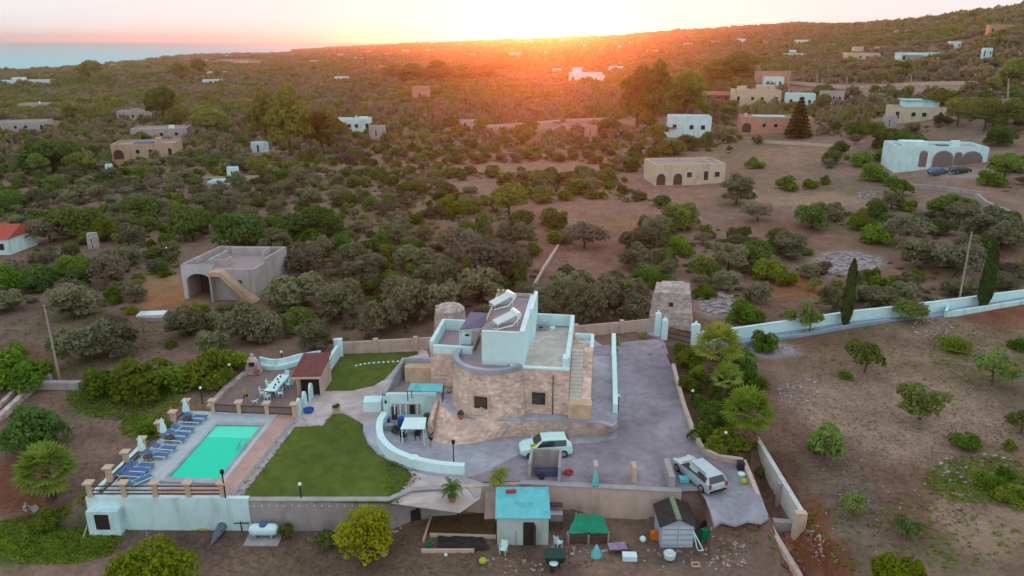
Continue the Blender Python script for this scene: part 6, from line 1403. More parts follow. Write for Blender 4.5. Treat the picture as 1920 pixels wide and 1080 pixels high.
for a in [
 # kind, cx, cy, w (photo pixels)
 ('green_shrub', 30, 512, 78), ('green_shrub', 145, 492, 66), ('olive_tree', 20, 560, 60), ('green_shrub', 214, 548, 46), ('olive_tree', 140, 560, 90), ('dusty_tree', 95, 430, 70), ('carob_tree', 135, 415, 85),
 ('carob_tree', 360, 408, 105), ('carob_tree', 445, 428, 100), ('green_shrub', 205, 425, 70), ('olive_tree', 245, 440, 60), ('carob_tree', 265, 385, 60), ('olive_tree', 215, 490, 70), ('dusty_tree', 210, 505, 80), ('green_shrub', 235, 465, 30),
 ('olive_tree', 160, 640, 110), ('olive_tree', 210, 635, 90), ('dusty_tree', 200, 610, 70), ('olive_tree', 350, 600, 90), ('olive_tree', 455, 600, 100), ('olive_tree', 400, 640, 80), ('green_shrub', 320, 640, 30), ('olive_tree', 500, 610, 80), ('green_shrub', 440, 605, 30),
 ('olive_tree', 560, 540, 100), ('olive_tree', 590, 625, 80), ('olive_tree', 640, 560, 110), ('dusty_tree', 575, 490, 80), ('olive_tree', 530, 560, 70), ('olive_tree', 660, 480, 90), ('olive_tree', 685, 500, 80), ('carob_tree', 590, 420, 90), ('green_shrub', 620, 410, 70), ('green_shrub', 585, 440, 60), ('olive_tree', 520, 450, 70),
 ('olive_tree', 760, 560, 120), ('olive_tree', 720, 590, 110), ('olive_tree', 815, 510, 90), ('olive_tree', 830, 555, 100), ('dusty_tree', 860, 455, 95), ('dusty_tree', 930, 480, 110), ('olive_tree', 900, 530, 90), ('green_shrub', 742, 468, 58), ('olive_tree', 740, 430, 70), ('olive_tree', 780, 480, 70), ('olive_tree', 960, 440, 70),
 ('pine_tree', 955, 382, 66), ('green_shrub', 850, 395, 46), ('green_shrub', 838, 372, 40), ('carob_tree', 905, 415, 50), ('olive_tree', 1060, 540, 100), ('olive_tree', 1110, 565, 110), ('olive_tree', 1165, 545, 95), ('olive_tree', 1020, 580, 70), ('olive_tree', 1190, 580, 70), ('olive_tree', 1205, 450, 80), ('olive_tree', 1190, 480, 70), ('dusty_tree', 1095, 440, 70), ('green_shrub', 1050, 440, 42), ('green_shrub', 1035, 590, 50),
 ('olive_tree', 1250, 500, 50), ('green_shrub', 1237, 522, 50), ('green_shrub', 1188, 535, 30), ('green_shrub', 1318, 540, 48), ('green_shrub', 1270, 452, 54), ('green_shrub', 1290, 470, 34), ('carob_tree', 1278, 402, 70), ('olive_tree', 1230, 425, 60),
 ('carob_tree', 1522, 402, 70), ('olive_tree', 1380, 355, 78), ('carob_tree', 1137, 329, 46), ('green_shrub', 1440, 500, 70), ('green_shrub', 1470, 515, 50), ('green_shrub', 1400, 577, 72), ('olive_tree', 1420, 545, 60), ('olive_tree', 1365, 480, 80), ('olive_tree', 1475, 458, 70), ('dusty_tree', 1420, 395, 55), ('carob_tree', 1385, 440, 50), ('fig_tree', 1525, 532, 36), ('green_shrub', 1650, 530, 66), ('green_shrub', 1615, 410, 60), ('green_shrub', 1640, 435, 60), ('carob_tree', 1640, 392, 50), ('dusty_tree', 1700, 430, 80), ('olive_tree', 1720, 470, 80), ('dusty_tree', 1790, 480, 100), ('green_shrub', 1740, 460, 50), ('olive_tree', 1850, 420, 90), ('carob_tree', 1780, 380, 70), ('olive_tree', 1880, 440, 80), ('green_shrub', 1700, 380, 40), ('olive_tree', 1800, 400, 60), ('olive_tree', 1540, 500, 40),
 ('green_shrub', 270, 700, 110), ('green_shrub', 340, 695, 80), ('green_shrub', 395, 680, 115), ('green_shrub', 435, 668, 70), ('green_shrub', 190, 705, 80), ('green_shrub', 10, 680, 100), ('green_shrub', 60, 690, 90), ('carob_tree', 68, 800, 125), ('green_shrub', 30, 650, 50), ('green_shrub', 275, 800, 46), ('green_shrub', 100, 960, 60), ('green_shrub', 120, 650, 40),
 ('fig_tree', 1725, 748, 108), ('fig_tree', 1545, 822, 100), ('green_shrub', 1530, 830, 40), ('fig_tree', 1620, 665, 95), ('fig_tree', 1860, 688, 95), ('fig_tree', 1600, 945, 60), ('fig_tree', 1700, 988, 66), ('green_shrub', 1808, 820, 50), ('green_shrub', 1892, 830, 34), ('fig_tree', 1915, 790, 60), ('green_shrub', 1585, 700, 26), ('green_shrub', 1840, 890, 50), ('green_shrub', 1870, 905, 50), ('green_shrub', 1900, 920, 60), ('green_shrub', 1790, 640, 50), ('green_shrub', 1908, 640, 40), ('fig_tree', 1500, 590, 76), ('fig_tree', 1518, 600, 60), ('green_shrub', 1430, 632, 60), ('green_shrub', 1885, 880, 40),
 ('green_shrub', 1300, 668, 62), ('green_shrub', 1292, 715, 44), ('carob_tree', 1385, 672, 70), ('green_shrub', 1332, 760, 46), ('green_shrub', 1326, 802, 60), ('green_shrub', 1350, 830, 50), ('carob_tree', 1340, 780, 60), ('green_shrub', 1418, 712, 44), ('green_shrub', 1310, 745, 40), ('carob_tree', 1372, 740, 56), ('green_shrub', 1372, 815, 60), ('green_shrub', 1426, 878, 30), ('carob_tree', 1355, 700, 60), ('green_shrub', 1318, 690, 50), ('green_shrub', 1345, 725, 50), ('green_shrub', 1395, 700, 50), ('green_shrub', 1385, 740, 46), ('green_shrub', 1400, 820, 46), ('green_shrub', 1355, 790, 50), ('green_shrub', 1280, 650, 40),
 ('green_shrub', 1415, 303, 36), ('green_shrub', 1475, 340, 42), ('green_shrub', 1520, 342, 30), ('green_shrub', 1545, 335, 28), ('carob_tree', 1572, 278, 36), ('green_shrub', 1612, 295, 46), ('green_shrub', 1650, 285, 40), ('green_shrub', 1640, 318, 60), ('green_shrub', 1690, 350, 50), ('pine_tree', 1880, 320, 60), ('green_shrub', 1860, 330, 50), ('green_shrub', 1905, 300, 40),
 ('pine_tree', 1795, 215, 60), ('pine_tree', 1845, 225, 60), ('pine_tree', 1880, 220, 60), ('pine_tree', 1760, 195, 50), ('green_shrub', 1600, 240, 50), ('green_shrub', 1640, 235, 40), ('pine_tree', 1905, 145, 60), ('carob_tree', 1870, 255, 50), ('carob_tree', 1700, 262, 60), ('carob_tree', 1650, 262, 50),
 ('pine_tree', 390, 235, 54), ('pine_tree', 310, 205, 80), ('pine_tree', 340, 225, 50), ('green_shrub', 275, 318, 44), ('carob_tree', 200, 300, 40), ('carob_tree', 265, 260, 36), ('green_shrub', 150, 210, 50), ('green_shrub', 195, 208, 40), ('carob_tree', 100, 290, 90), ('pine_tree', 170, 140, 44), ('pine_tree', 340, 142, 44), ('pine_tree', 375, 132, 36),
 ('dusty_tree', 655, 300, 50), ('carob_tree', 1290, 268, 40), ('carob_tree', 1260, 275, 44), ('carob_tree', 1325, 262, 36), ('pine_tree', 1540, 200, 40)]: Pt(*a)
for cx, cy, w_, h_ in [(545, 235, 95, 125), (500, 225, 70, 90), (605, 245, 70, 80), (1195, 185, 70, 120), (1225, 180, 80, 130), (1282, 182, 70, 95), (1375, 128, 70, 60), (1345, 138, 60, 45), (740, 138, 50, 34), (775, 142, 60, 40), (820, 138, 60, 40), (870, 142, 50, 36), (905, 138, 44, 30), (950, 125, 40, 24), (1385, 108, 40, 26)]:
    plant('tall_wood_tree', cx, cy, w_, None, 1, h_)
NHAND = len(ALL)
# the rest of the plain: scattered, kept out of clearings, fields and yards
CLEAR = [(1440, 325, 115, 55), (1500, 275, 70, 22), (1110, 400, 140, 26), (1120, 460, 60, 60), (880, 352, 70, 14), (1480, 545, 90, 26), (1590, 495, 75, 26), (1250, 575, 75, 55), (1340, 572, 45, 32), (1550, 365, 160, 16), (1230, 345, 60, 28), (250, 610, 110, 30), (310, 570, 60, 50), (430, 510, 100, 75), (1765, 290, 105, 45), (1790, 345, 110, 22), (1293, 322, 88, 40), (60, 620, 90, 50), (1620, 450, 70, 22), (300, 660, 100, 20), (240, 640, 60, 20), (1180, 232, 120, 8), (1000, 240, 170, 8), (1650, 168, 230, 12), (1000, 315, 150, 10), (15, 460, 45, 32), (1000, 400, 50, 20), (1300, 400, 40, 14), (1700, 330, 40, 10), (1860, 265, 60, 18), (1900, 500, 70, 14), (450, 118, 60, 8), (1030, 480, 30, 40), (1155, 430, 45, 26), (880, 420, 60, 14),(1560,440,50,20), (1880, 380, 50, 16)]
HB = [(o.location.x, o.location.y, max(2.5, o.get('_rad', 7.0))) for o in C.objects if o.parent is None and o.get('category') in ('house', 'tower', 'hut', 'pool', 'car', 'utility pole')]
# real footprint radius of each house
for i, o in enumerate([o for o in C.objects if o.parent is None and o.get('category') in ('house', 'tower', 'hut', 'pool', 'car', 'utility pole')]):
    xs = []; ys = []
    for ch in o.children:
        if ch.type == 'MESH':
            for bb in ch.bound_box: xs.append(ch.location.x + bb[0]); ys.append(ch.location.y + bb[1])
    if xs: HB[i] = (o.location.x + (min(xs) + max(xs)) / 2, o.location.y + (min(ys) + max(ys)) / 2, (max(max(xs) - min(xs), max(ys) - min(ys))) / 2 + 2.2)
HB = np.array(HB)
def estate_mask(px, py):
    """where the estate, yard and open right field lie in the photo"""
    a = (py > 640 + (960 - px) * -.0) & (px > 440) & (px < 1270)
    b = (py > np.interp(px, [0, 150, 240, 470, 520, 640, 800, 1090, 1240, 1500, 1700, 1930], [690, 690, 690, 650, 665, 640, 628, 600, 560, 600, 575, 540]))
    return a | b
def scatter(y0, y1, spacing, thr, seed, kinds, far=False):
    r = np.random.default_rng(seed); xs = []; ys = []
    Y = y0
    while Y < y1:
        hw = Y * .72 + 25; sp_ = spacing(Y); n_ = int(2 * hw / sp_); X = -hw + (np.arange(n_) + r.random(n_) * .9) * sp_; xs.append(X); ys.append(Y + r.uniform(-.45, .45, n_) * sp_); Y += sp_ * .92
    X = np.concatenate(xs); Y = np.concatenate(ys); Z = H(X, Y); px, py = proj(X, Y, Z)
    ok = (px > -60) & (px < 1985) & (py < 700) & ~estate_mask(px, py) & (Z > -11.3)
    for cx, cy, rx, ry in CLEAR: ok &= np.hypot((px - cx) / rx, (py - cy) / ry) > .95 + .2 * (vnoise(X, Y, 5, 77) - .5)
    dn = vnoise(X, Y, 16, 31) * .55 + vnoise(X, Y, 45, 32) * .45
    # the open fields of the middle right are sparser, the left and the hill denser
    dens = np.where(px > 1000, np.where((py > 255) & (py < 600), -.075, .06), .09) + np.where((px > 640) & (px < 1250) & (py > 255) & (py < 350), -.03, 0) + np.where((px > 640) & (px < 1260) & (py > 430), .12, 0) + np.where((px < 760) & (py < 130), -.15, 0)
    ok &= dn + dens + (r.random(len(X)) - .5) * .25 > thr
    ok &= np.min(np.hypot(X[:, None] - HB[None, :, 0], Y[:, None] - HB[None, :, 1]) - HB[None, :, 2], axis=1) > 0
    # keep the front of houses visible
    for hx, hy, hr in HB: ok &= ~((np.abs(X - hx * Y / max(hy, 1)) < hr * .55) & (Y < hy) & (Y > hy - hr - 3)) | (r.random(len(X)) < .25)
    return X[ok], Y[ok], Z[ok], px[ok], py[ok], dn[ok]
AX = np.array([[a[1], a[2], PRO[a[0]][0][2] * a[4]] for a in ALL])
X, Y, Z, px, py, dn = scatter(78, 330, lambda Y: 3.8 + Y * .004, .29, 41, None)
near = np.min(np.hypot(X[:, None] - AX[None, :, 0], Y[:, None] - AX[None, :, 1]) - AX[None, :, 2] * .8, axis=1) > .8
X, Y, Z, px, py, dn = [a[near] for a in (X, Y, Z, px, py, dn)]
r = np.random.default_rng(3)
kn = vnoise(X, Y, 22, 55)
for i in range(len(X)):
    u = r.random(); k = kn[i]; left = px[i] < 1000
    kind = ('green_shrub' if u < (.38 if left else .32) else 'carob_tree' if u < .60 else 'pine_tree' if (u < .64 and Y[i] > 170) else 'dusty_tree' if u < .72 else 'olive_tree') if k > .35 else ('olive_tree' if u < .62 else 'dusty_tree' if u < .8 else 'green_shrub')
    s = r.uniform(.55, 1.05) * (.9 if kind != 'green_shrub' else 1.0)
    if 640 < px[i] < 1150 and 255 < py[i] < 350: kind = 'carob_tree' if u < .6 else 'olive_tree'; s = r.uniform(.45, .7)
    ALL.append((kind, X[i], Y[i], Z[i], s, r.uniform(.85, 1.15), None))
def build_tree(t, label, small):
    kind, x, y, z, s, zs, _ = t; v = PRO[kind][int(abs(x * 7.3 + y * 3.1)) % len(PRO[kind])]
    rz = (x * 1.7 + y * .9) % 6.28
    o = bpy.data.objects.new(kind, None); C.collection.objects.link(o); o.empty_display_size = .3; o.location = (x, y, z - .05); o.rotation_euler = (0, 0, rz); o.scale = (s * (1 + .22 * math.sin(x * 5.1 + y)), s * (1 + .22 * math.cos(x * 3.3 + y * 2)), s * zs)
    tag(o, label, CAT[kind], GROUPS[kind])
    c = bpy.data.objects.new('crown' if kind != 'green_shrub' else 'foliage', v[0]); C.collection.objects.link(c); c.parent = o
    k = bpy.data.objects.new('trunk' if kind != 'green_shrub' else 'stem', v[1]); C.collection.objects.link(k); k.parent = o
    return o
# which ones stand alone (nearest 300 of a kind) and which melt into the far scrub
byk = {}
for t in ALL: byk.setdefault(t[0], []).append(t)
LM = [('the unfinished house', 432, 520), ('the cream house', 1293, 320), ('the white arched villa', 1763, 290), ('the two-storey house', 1292, 235), ('the sand coloured house', 272, 280), ('the salmon house', 1455, 230), ('the roof-post house', 662, 235), ('the gate tower', 1255, 580), ('the red roofed cottage', 5, 460), ('the round stone hut', 843, 600), ('the turquoise roadside pool', 405, 342), ('the lone stone tower house', 790, 180), ('the leaning pole by the lane', 1810, 505), ('the left utility pole', 98, 640), ('the swimming pool terrace', 330, 850), ('the planting bed lamps', 1330, 780), ('the near cypress', 1590, 550), ('the far field pale scree', 1590, 495), ('the garden shed', 1268, 980), ('the ramp wall end', 1460, 980), ('the long pale field wall', 1000, 235), ('the low pale shed', 875, 240), ('the beige villa', 1715, 210), ('the white hut in olives', 487, 280), ('the tiny hut in the glow', 1108, 250), ('the long left edge house', 40, 240), ('the upper solar heater', 940, 565), ('the white house in the glow', 1098, 145), ('the grey turret house', 258, 215), ('the blue pool', 130, 312), ('the cream villa', 1418, 185), ('the tallest far pole', 1531, 155), ('the coast side house', 405, 135), ('the pale rocks mid field', 900, 410), ('the thin wall in the grove', 1020, 505), ('the rubble hut', 176, 460), ('the villa garden wall', 1850, 390), ('the layered conifer', 1495, 215), ('the hillside cream houses', 1618, 105), ('the dining terrace hedge', 270, 700), ('the earth field', 1440, 325)]
from math import hypot
ORD = ['nearest', 'second nearest', 'third nearest', 'fourth nearest', 'fifth nearest', 'sixth nearest', 'seventh nearest', 'eighth nearest', 'ninth nearest', 'tenth nearest', 'eleventh nearest', 'twelfth nearest', 'thirteenth nearest', 'fourteenth nearest', 'fifteenth nearest', 'sixteenth nearest', 'seventeenth nearest', 'eighteenth nearest', 'nineteenth nearest', 'twentieth nearest']
_t = ['twenty', 'thirty', 'forty', 'fifty', 'sixty']; _u = ['first', 'second', 'third', 'fourth', 'fifth', 'sixth', 'seventh', 'eighth', 'ninth']
for a_ in range(5):
    if a_: ORD.append(_t[a_][:-1] + 'ieth nearest')
    for b_ in _u: ORD.append(f'{_t[a_]}-{b_} nearest')
SOLO = []; FAR = []
for kind, lst in byk.items():
    lst.sort(key=lambda t: t[2] - 120 * (t[4] > 1.1))
    SOLO += lst[:295]; FAR += lst[295:]
buck = {}
for t in SOLO:
    kind, x, y, z, s, zs, _ = t; qx, qy = proj(x, y, z + PRO[kind][0][3] * s * .5)
    nm, lx, ly = min(LM, key=lambda m: hypot(m[1] - qx, (m[2] - qy) * 1.6)); dx, dy = qx - lx, (qy - ly) * 1.4
    dr = ['right of', 'below right of', 'below', 'below left of', 'left of', 'above left of', 'above', 'above right of'][int(round(math.atan2(dy, dx) / (math.pi / 4))) % 8]
    buck.setdefault((kind, nm, dr), []).append((hypot(dx, dy), t))
for (kind, nm, dr), l_ in buck.items():
    l_.sort(key=lambda a: a[0])
    for i, (_, t) in enumerate(l_):
        sz = 'large ' if t[4] > 1.15 else 'small ' if t[4] < .62 else ''
        lab = f'{sz}{WORD[kind]}, {ORD[i]} {dr} {nm}' if len(l_) > 1 else f'{sz}{WORD[kind]}, only one {dr} {nm}'
        lab = lab.replace(f'{sz}{WORD[kind]}', WORD[kind]) if len(lab.split()) > 16 else lab
        build_tree(t, lab, False)
# ---------------- far wood and scrub as two stuff objects
def farmesh(name, pts, m, base=7.0, perq=None, mn=36):
    Qs = []; r = np.random.default_rng(9)
    U = [leaf_quads(lumps(1.0, .95, .0, 8, 900 + k, .38, .62), 260, .17, .6, 1, 50 + k, .7) for k in range(6)]
    for (x, y, z, rr, hh) in pts:
        q = U[r.integers(6)]; n_ = int(np.clip(34000 / max(y, 100) * (rr / 3), mn, 260)); q = q[r.permutation(260)[:n_]].copy()
        if n_ < 200: q = (q - q.mean(1, keepdims=True)) * math.sqrt(200 / n_) + q.mean(1, keepdims=True)
        a = r.uniform(0, 6.28); M = np.array([[math.cos(a), -math.sin(a), 0], [math.sin(a), math.cos(a), 0], [0, 0, 1]])
        q = (q @ M.T) * np.array([rr, rr, hh]) + np.array([x, y, z]); Qs.append(q)
    me = quadmesh(name, np.concatenate(Qs), m); o = bpy.data.objects.new(name, me); C.collection.objects.link(o); o['kind'] = 'stuff'; return o
FW_, FS_ = [], []
for kind, x, y, z, s, zs, _ in FAR:
    (FW_ if kind in ('carob_tree', 'pine_tree', 'green_shrub') else FS_).append((x, y, z, PRO[kind][0][2] * s, PRO[kind][0][3] * s * zs))
for (y0, y1, sp0, thr, sd) in [(330, 620, 6.2, .27, 61), (620, 1100, 10.5, .29, 62), (1100, 2300, 19.0, .32, 63), (2300, 3300, 34.0, .42, 64)]:
    X, Y, Z, px, py, dn = scatter(y0, y1, lambda Y: sp0, thr, sd, None); r = np.random.default_rng(sd)
    for i in range(len(X)):
        rr = r.uniform(.42, .85) * sp0 * .8; hh = min(rr * r.uniform(.8, 1.25), 9) * r.uniform(.7, 1.1)
        if rr > 7: hh = r.uniform(4, 7.5)
        (FW_ if dn[i] + r.uniform(-.12, .12) > .5 else FS_).append((X[i], Y[i], Z[i], rr, hh))
L_FAR = leafmat('far_wood_leaves', (.24, .28, .065), (.135, .16, .042)); L_FAR2 = leafmat('far_scrub_leaves', (.28, .27, .14), (.17, .16, .09))
for m_x, sc in ((L_FAR, .06), (L_FAR2, .06)):
    nn2 = [q for q in m_x.node_tree.nodes if q.type == 'TEX_NOISE'][0]; nn2.inputs['Scale'].default_value = sc; nn2.inputs['Detail'].default_value = 8
XL, YL, ZL, _a, _b, dl = scatter(77, 330, lambda Y: 2.2 + Y * .004, .33, 71, None)
r = np.random.default_rng(72); LS = [(XL[i], YL[i], ZL[i] - .05, q_, q_ * r.uniform(.5, 1.0)) for i in range(len(XL)) for q_ in [r.uniform(.3, .85)]]; r.shuffle(LS)
print('low scrub', len(LS)); LS = LS[:9000]
farmesh('low_scrub', LS[::2], L_FAR, mn=26); farmesh('low_scrub', LS[1::2], L_FAR2, mn=26)
farmesh('far_woodland', FW_, L_FAR); farmesh('far_scrub', FS_, L_FAR2)
print('TREES', NHAND, len(ALL), {k: len(v) for k, v in byk.items()}, 'far', len(FW_), len(FS_))

# ---------------- ground cover: dry grass tufts in the near fields
def cover(name, areas, m, seed, s0=.05, s1=.16, cap=26000):
    r = np.random.default_rng(seed); Qs = []
    for cx, cy, rx, ry, n_ in areas:
        a = r.uniform(0, 6.28, n_); q = np.sqrt(r.random(n_)); sx = cx + np.cos(a) * q * rx; sy = cy + np.sin(a) * q * ry
        v = (sy - 540) / F; u = (sx - 960) / F; z = np.zeros(n_)
        for _ in range(6):
            d = (CAMZ - z) / (sp + cp * v); X = u * d; Y = d * (cp - sp * v); z = H(X, Y)
        k = r.random(n_); c = np.stack([X, Y, z + .05], 1); c += 0
        for j in range(3):
            nm = r.normal(size=(n_, 3)) + np.array([0, 0, .6]); nm /= np.linalg.norm(nm, axis=1)[:, None]; uu = np.cross(nm, r.normal(size=(n_, 3))); uu /= np.linalg.norm(uu, axis=1)[:, None]; vv = np.cross(nm, uu); s = r.uniform(s0, s1, n_)[:, None]
            cc = c + r.normal(size=(n_, 3)) * .07 * np.array([1, 1, .3]); Qs.append(np.stack([cc - uu * s, cc - vv * s * .6, cc + uu * s, cc + vv * s * .6], 1))
    me = quadmesh(name, np.concatenate(Qs), m); o = bpy.data.objects.new(name, me); C.collection.objects.link(o); o['kind'] = 'stuff'
cover('weeds', [(100, 1010, 130, 48, 2600), (235, 745, 110, 45, 2200), (275, 802, 50, 24, 700), (1840, 900, 110, 45, 1100), (150, 640, 160, 60, 900), (1850, 660, 110, 60, 500), (1680, 640, 230, 50, 500), (1660, 1010, 260, 70, 400)], L_BRIGHT, 4)
cover('dry_grass', [(1700, 800, 260, 200, 5200), (300, 860, 300, 180, 2200), (1470, 550, 160, 50, 1400), (700, 1040, 500, 40, 1800), (1350, 1010, 80, 40, 500), (1100, 440, 200, 60, 1600), (1440, 330, 120, 50, 900)], L_DEAD, 6, .03, .09)
def fringe(name, pix, m, seed, per=26, z=.05, spread=.10, s0=.03, s1=.08):
    r = np.random.default_rng(seed); pts = [P(*q, z) for q in pix]; Qs = []
    for a, b in zip(pts, pts[1:] + pts[:1]):
        n_ = max(int((b - a).length * per), 1); t_ = r.random(n_)[:, None]; c = np.array(a) * (1 - t_) + np.array(b) * t_ + r.normal(size=(n_, 3)) * np.array([spread, spread, .015])
        nm = r.normal(size=(n_, 3)) + np.array([0, 0, 1.]); nm /= np.linalg.norm(nm, axis=1)[:, None]; uu = np.cross(nm, r.normal(size=(n_, 3))); uu /= np.linalg.norm(uu, axis=1)[:, None]; vv = np.cross(nm, uu); s = r.uniform(s0, s1, n_)[:, None]; Qs.append(np.stack([c - uu * s, c - vv * s * .6, c + uu * s, c + vv * s * .6], 1))
    me = quadmesh(name, np.concatenate(Qs), m); o = bpy.data.objects.new(name, me); C.collection.objects.link(o); o['kind'] = 'stuff'
fringe('lawn_fringe', lawn_a, GRASS, 1); fringe('lawn_fringe', lawn_b, GRASS, 2)
fringe('lawn_fringe', [(735, 867), (765, 882), (770, 892), (752, 917), (732, 943)], GRASS, 3, 90, .05, .35, .03, .10)
# ---------------- special plants
def cypress(bx, by, ty, wpx, label, lean=0):
    p = T(bx, by); h = hfor((bx, by), ty); w_ = wpx * depth(p) / F / 2; r = np.random.default_rng(bx)
    n_ = 2600; t_ = r.random(n_) ** .8; a = r.uniform(0, 6.28, n_); prof = w_ * np.clip(np.minimum(.5 + t_ * 3, 1.35 * (1 - t_ ** 2.4) ** .6), .05, 1) * (.85 + .08 * np.sin(t_ * 9 + a * 2)); d = np.stack([np.cos(a), np.sin(a), .25 + 0 * a], 1)
    c = np.stack([np.cos(a) * prof + lean * t_, np.sin(a) * prof, .3 + t_ * (h - .35)], 1); nm = d + r.normal(size=(n_, 3)) * .4; nm /= np.linalg.norm(nm, axis=1)[:, None]; up = np.cross(nm, np.cross(np.array([0, 0, 1.]), nm)); up /= np.linalg.norm(up, axis=1)[:, None]; u = np.cross(nm, up)
    s = .17; q = np.stack([c - u * s * .6 - up * s, c + u * s * .6 - up * s, c + u * .3 * s + up * s * 1.6, c - u * .3 * s + up * s * 1.6], 1)
    t = thing('cypress', label, 'cypress', tuple(p)); me = quadmesh('crown', q, L_CYP); o = bpy.data.objects.new('crown', me); C.collection.objects.link(o); o.parent = t
    MB().tube([p + Vector((0, 0, -.2)), p + Vector((lean * .6, 0, h * .8))], [.14, .04], 7).build('trunk', BARK, t)
cypress(1584, 612, 487, 20, 'slender dark cypress on the near side of the white lane wall', 0)
cypress(1842, 578, 458, 25, 'slender dark cypress beside the leaning pole at the right', 0)
def frond(mb, base, az, L_, droop, rise, wdt, segs=7):
    pts = []; 
    for i in range(segs + 1):
        t_ = i / segs; rr = L_ * t_ * (1 - .18 * t_ * droop); pts.append(Vector((base.x + math.cos(az) * rr, base.y + math.sin(az) * rr, base.z + rise * L_ * math.sin(t_ * 2.0) * .6 - droop * L_ * t_ * t_ * .75)))
    side = Vector((-math.sin(az), math.cos(az), 0))
    for i in range(segs):
        a, b = pts[i], pts[i + 1]; w0 = wdt * (.5 + .9 * math.sin(math.pi * (i + .3) / segs)); 
        for s_ in (-1, 1):
            for k in range(2):
                c = a + (b - a) * (k / 2); e = a + (b - a) * ((k + .7) / 2); tip = c + side * s_ * w0 + (b - a) * .9 + Vector((0, 0, -w0 * .45)); mb.add([c, e, tip + (b - a) * .12, tip], [(0, 1, 2, 3)])
    mb.tube(pts, .02, 3)
def fan(mb, base, az, el, L_, r):
    d = Vector((math.cos(az) * math.cos(el), math.sin(az) * math.cos(el), math.sin(el))); c = base + d * L_; side = Vector((-math.sin(az), math.cos(az), 0)); up = d.cross(side)
    mb.tube([base, c], .025, 3)
    for k in range(-5, 6):
        a = k * .30; v = d * math.cos(a) + side * math.sin(a); v = v + Vector((0, 0, -.28 * abs(math.sin(a)) - .12)); e = c + v * r; wv = (side * math.cos(a) - d * math.sin(a)) * r * .10
        mb.add([c, c + v * r * .6 - wv, e, c + v * r * .6 + wv], [(0, 1, 2, 3)])
def palm(pos, h, L_, n_, label, kind='feather', r0=.25, skirt=False, cat='palm', m=L_PALM, name='palm_tree', seed=1, lean=(0, 0)):
    t = thing(name, label, cat, tuple(pos)); r = random.Random(seed); top = Vector(pos) + Vector((lean[0], lean[1], h))
    MB().tube([Vector(pos) + Vector((0, 0, -.2)), Vector(pos).lerp(top, .5), top], [r0 * 1.2, r0, r0 * .9], 9).build('trunk', BARK, t)
    mb = MB()
    for k in range(n_):
        az = k * 2.39996 + r.uniform(-.2, .2); f_ = k / n_
        if kind == 'feather': frond(mb, top, az, L_ * r.uniform(.85, 1.1), .35 + .65 * f_, 1.3 * (1 - f_) + .15, L_ * .17)
        else: fan(mb, top + Vector((0, 0, -.3 * f_)), az, 1.4 - 1.6 * f_ + r.uniform(-.1, .1), L_ * .55, L_ * .55)
    mb.build('crown', m, t)
    if skirt:
        mb = MB()
        for k in range(26): fan(mb, top + Vector((0, 0, -.7)), k * 2.4, -1.0 - r.random() * .4, L_ * .4, L_ * .5)
        mb.build('dry_skirt', L_DEAD, t)
palm(P(1338, 742), 5.2, 2.4, 36, 'tall fan palm with brown skirt of dry fronds in the planting bed', 'fan', .28, True, seed=3)
palm(P(1396, 832), 3.2, 2.2, 32, 'shorter fan palm with orange fruit beside the top of the field wall', 'fan', .26, True, seed=5, m=L_BRIGHT)
q_ = P(1396, 832) + Vector((1.1, -.5, 2.3)); o = MB().lathe([(.05, -.35), (.28, -.1), (.22, .2), (.04, .3)], q_, 9).build('fruit_cluster', ORANGE)
_pm = [x for x in C.objects if x.name.startswith('palm_tree') and 'orange fruit' in x.get('label', '')][0]
o.parent = _pm; o.location = q_ + Vector((0, 0, -.35)) - _pm.location
palm(P(1357, 760), 3.0, 1.6, 22, 'fan palm half hidden behind the tall palm of the planting bed', 'fan', .2, False, seed=6)
palm(T(97, 935), 2.7, 2.35, 40, 'bushy pale green palm left of the pool terrace', 'fan', .34, False, seed=8)
for i, (x, y, z, s, lb) in enumerate([(1153, 664, 0, 1.0, 'small dark palm in a pot beside the top of the walkway wall'), (1208, 636, 0, .8, 'small plant in terracotta pot in front of the beige boundary wall'), (848, 940, 0, 1.25, 'bushy potted cycad with red pot at the edge of the lawn paving'), (938, 908, 0, 1.1, 'twin cycad growing beside the parking stall'), (929, 914, 0, .9, 'low cycad leaning against the twin cycad by the stall')]):
    p = P(x, y, z); palm(p + Vector((0, 0, .35)), [.8, .3, .55, .45, .3][i] * s, .72 * s, 26, lb, 'feather', .13, name='cycad', cat='potted palm', m=L_PALM if i != 2 else L_BRIGHT, seed=20 + i)
    if i < 3: o = MB().lathe([(.22, 0), (.34, .42), (.36, .5), (.28, .48), (.2, .2)], p, 12).build('flower_pot', TERRA); tag(o, ['round terracotta pot holding the dark palm by the walkway wall', 'terracotta pot in front of the beige boundary wall', 'red terracotta pot of the cycad at the lawn paving'][i], 'pot')
def bush(pos, rx, rz, n_, m, label, name='shrub', cat='shrub', seed=1, size=.1, z0=0.0, tr=.06, nl=9, group=None, trunk=True, part='foliage'):
    t = thing(name, label, cat, tuple(pos), group); cl = lumps(rx, rz, z0, nl, seed); me = quadmesh(part, leaf_quads(cl, n_, size, .7, 1, seed, .6), m); o = bpy.data.objects.new(part, me); C.collection.objects.link(o); o.parent = t
    if trunk: k = bpy.data.objects.new('trunk' if part == 'crown' else 'stem', trunk_mesh('trunk', z0 + rz * .5, tr, cl, seed)); C.collection.objects.link(k); k.parent = t
    return t
bush(P(686, 1042, LOW), 1.9, 3.5, 3600, L_YEL, 'bright yellow green tree in front of the grey retaining wall', 'lemon_tree', 'tree', 31, .12, .5, .13, 24, part='crown')
bush(P(290, 1105, LOW), 2.6, 2.2, 4200, L_YEL, 'bright yellow green tree cut by the bottom edge of the photo', 'lemon_tree', 'tree', 32, .14, .4, .13, 14, part='crown')
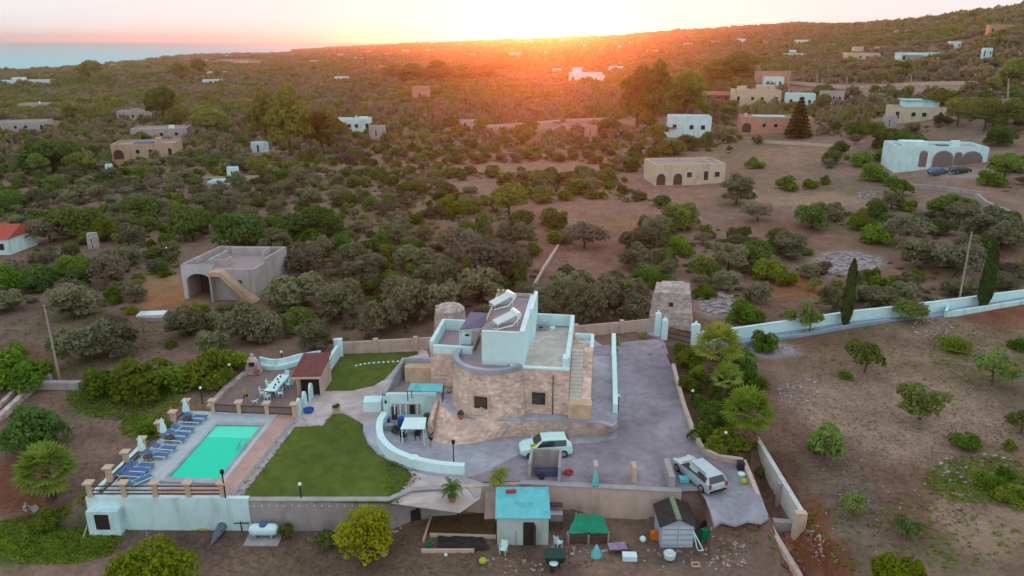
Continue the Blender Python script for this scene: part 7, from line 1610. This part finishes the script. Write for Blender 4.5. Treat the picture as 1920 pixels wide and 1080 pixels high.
bush(T(1678, 1090), 1.7, 1.6, 2200, L_YEL, 'yellow green bush cut by the bottom edge in the right field', 'shrub', 'shrub', 33, .12, .2)
bush(P(540, 1008, LOW), .6, 1.2, 700, L_DARK, 'low dark shrub right of the gas tank', 'shrub', 'shrub', 34, .09)
bush(P(612, 1022, LOW), .8, 1.1, 800, L_DARK, 'low dark shrub left of the yellow green tree', 'shrub', 'shrub', 35, .09)
bush(P(432, 968, LOW) + Vector((0, -.2, 0)), .35, 1.6, 350, L_DARK, 'thin dark creeper on the white wall beside the tarpaulin bundle', 'shrub', 'shrub', 36, .08)
bush(T(1697, 598), 2.4, 2.2, 2600, L_PALE, 'broad pale oleander with white flowers at the gap in the lane wall', 'oleander', 'shrub', 37, .13, .2, .07, 12)
bush(T(248, 588), .8, .9, 700, L_YEL, 'small bright yellow shrub left of the slab stack', 'shrub', 'shrub', 38, .1)
bush(P(631, 774) + Vector((0, 0, .55)), .32, .3, 260, L_DARK, 'small clipped dark bush growing in the pale planter at the lawn tip', 'shrub', 'shrub', 39, .06, trunk=False)
o = MB().lathe([(.3, 0), (.36, .5), (.4, .56), (.3, .5)], P(631, 774), 12).build('planter', BEIGE2); tag(o, 'pale round planter at the pointed tip of the lawn', 'planter')
bush(P(720, 1040, LOW) + Vector((0, 0, .5)), .4, .45, 300, L_BRIGHT, 'green plant growing in the large pale pot', 'potted_plant', 'plant', 40, .07, trunk=False)
for i, (x, y) in enumerate([(1335, 575 + 270), (1352, 838)]): pass
for i, (x, y, lb) in enumerate([(742, 812, 'leafy potted plant left under the patio canopy'), (793, 800, 'leafy potted plant right of the patio canopy'), (800, 790, 'tall leafy plant at the annex corner on the patio')]):
    bush(P(x, y, .05), .38, .9 if i < 2 else 1.1, 420, L_OLIVE, lb, 'potted_plant', 'plant', 50 + i, .08)
# tall layered conifer
p = T(1495, 258); h = hfor((1495, 258), 178); t = thing('layered_conifer', 'tall dark layered conifer beside the salmon house', 'conifer', tuple(p)); Qs = []; r = np.random.default_rng(2)
for k in range(11):
    z = h * (.12 + .08 * k); rr = (1 - k / 11.5) * h * .33; n_ = 520; a = r.uniform(0, 6.28, n_); q = np.sqrt(r.random(n_)) * rr; c = np.stack([np.cos(a) * q, np.sin(a) * q, z - .12 * q + r.uniform(-.25, .25, n_)], 1); nm = np.array([0, 0, 1.]) + r.normal(size=(n_, 3)) * .5; nm /= np.linalg.norm(nm, axis=1)[:, None]; u = np.cross(nm, r.normal(size=(n_, 3))); u /= np.linalg.norm(u, axis=1)[:, None]; v = np.cross(nm, u); s = .3; Qs.append(np.stack([c - u * s, c - v * s, c + u * s, c + v * s], 1))
me = quadmesh('crown', np.concatenate(Qs), L_CYP); o = bpy.data.objects.new('crown', me); C.collection.objects.link(o); o.parent = t
MB().tube([p, p + Vector((0, 0, h))], [.3, .05], 8).build('trunk', BARK, t)
for o in C.objects:
    if '_w' in o: del o['_w']
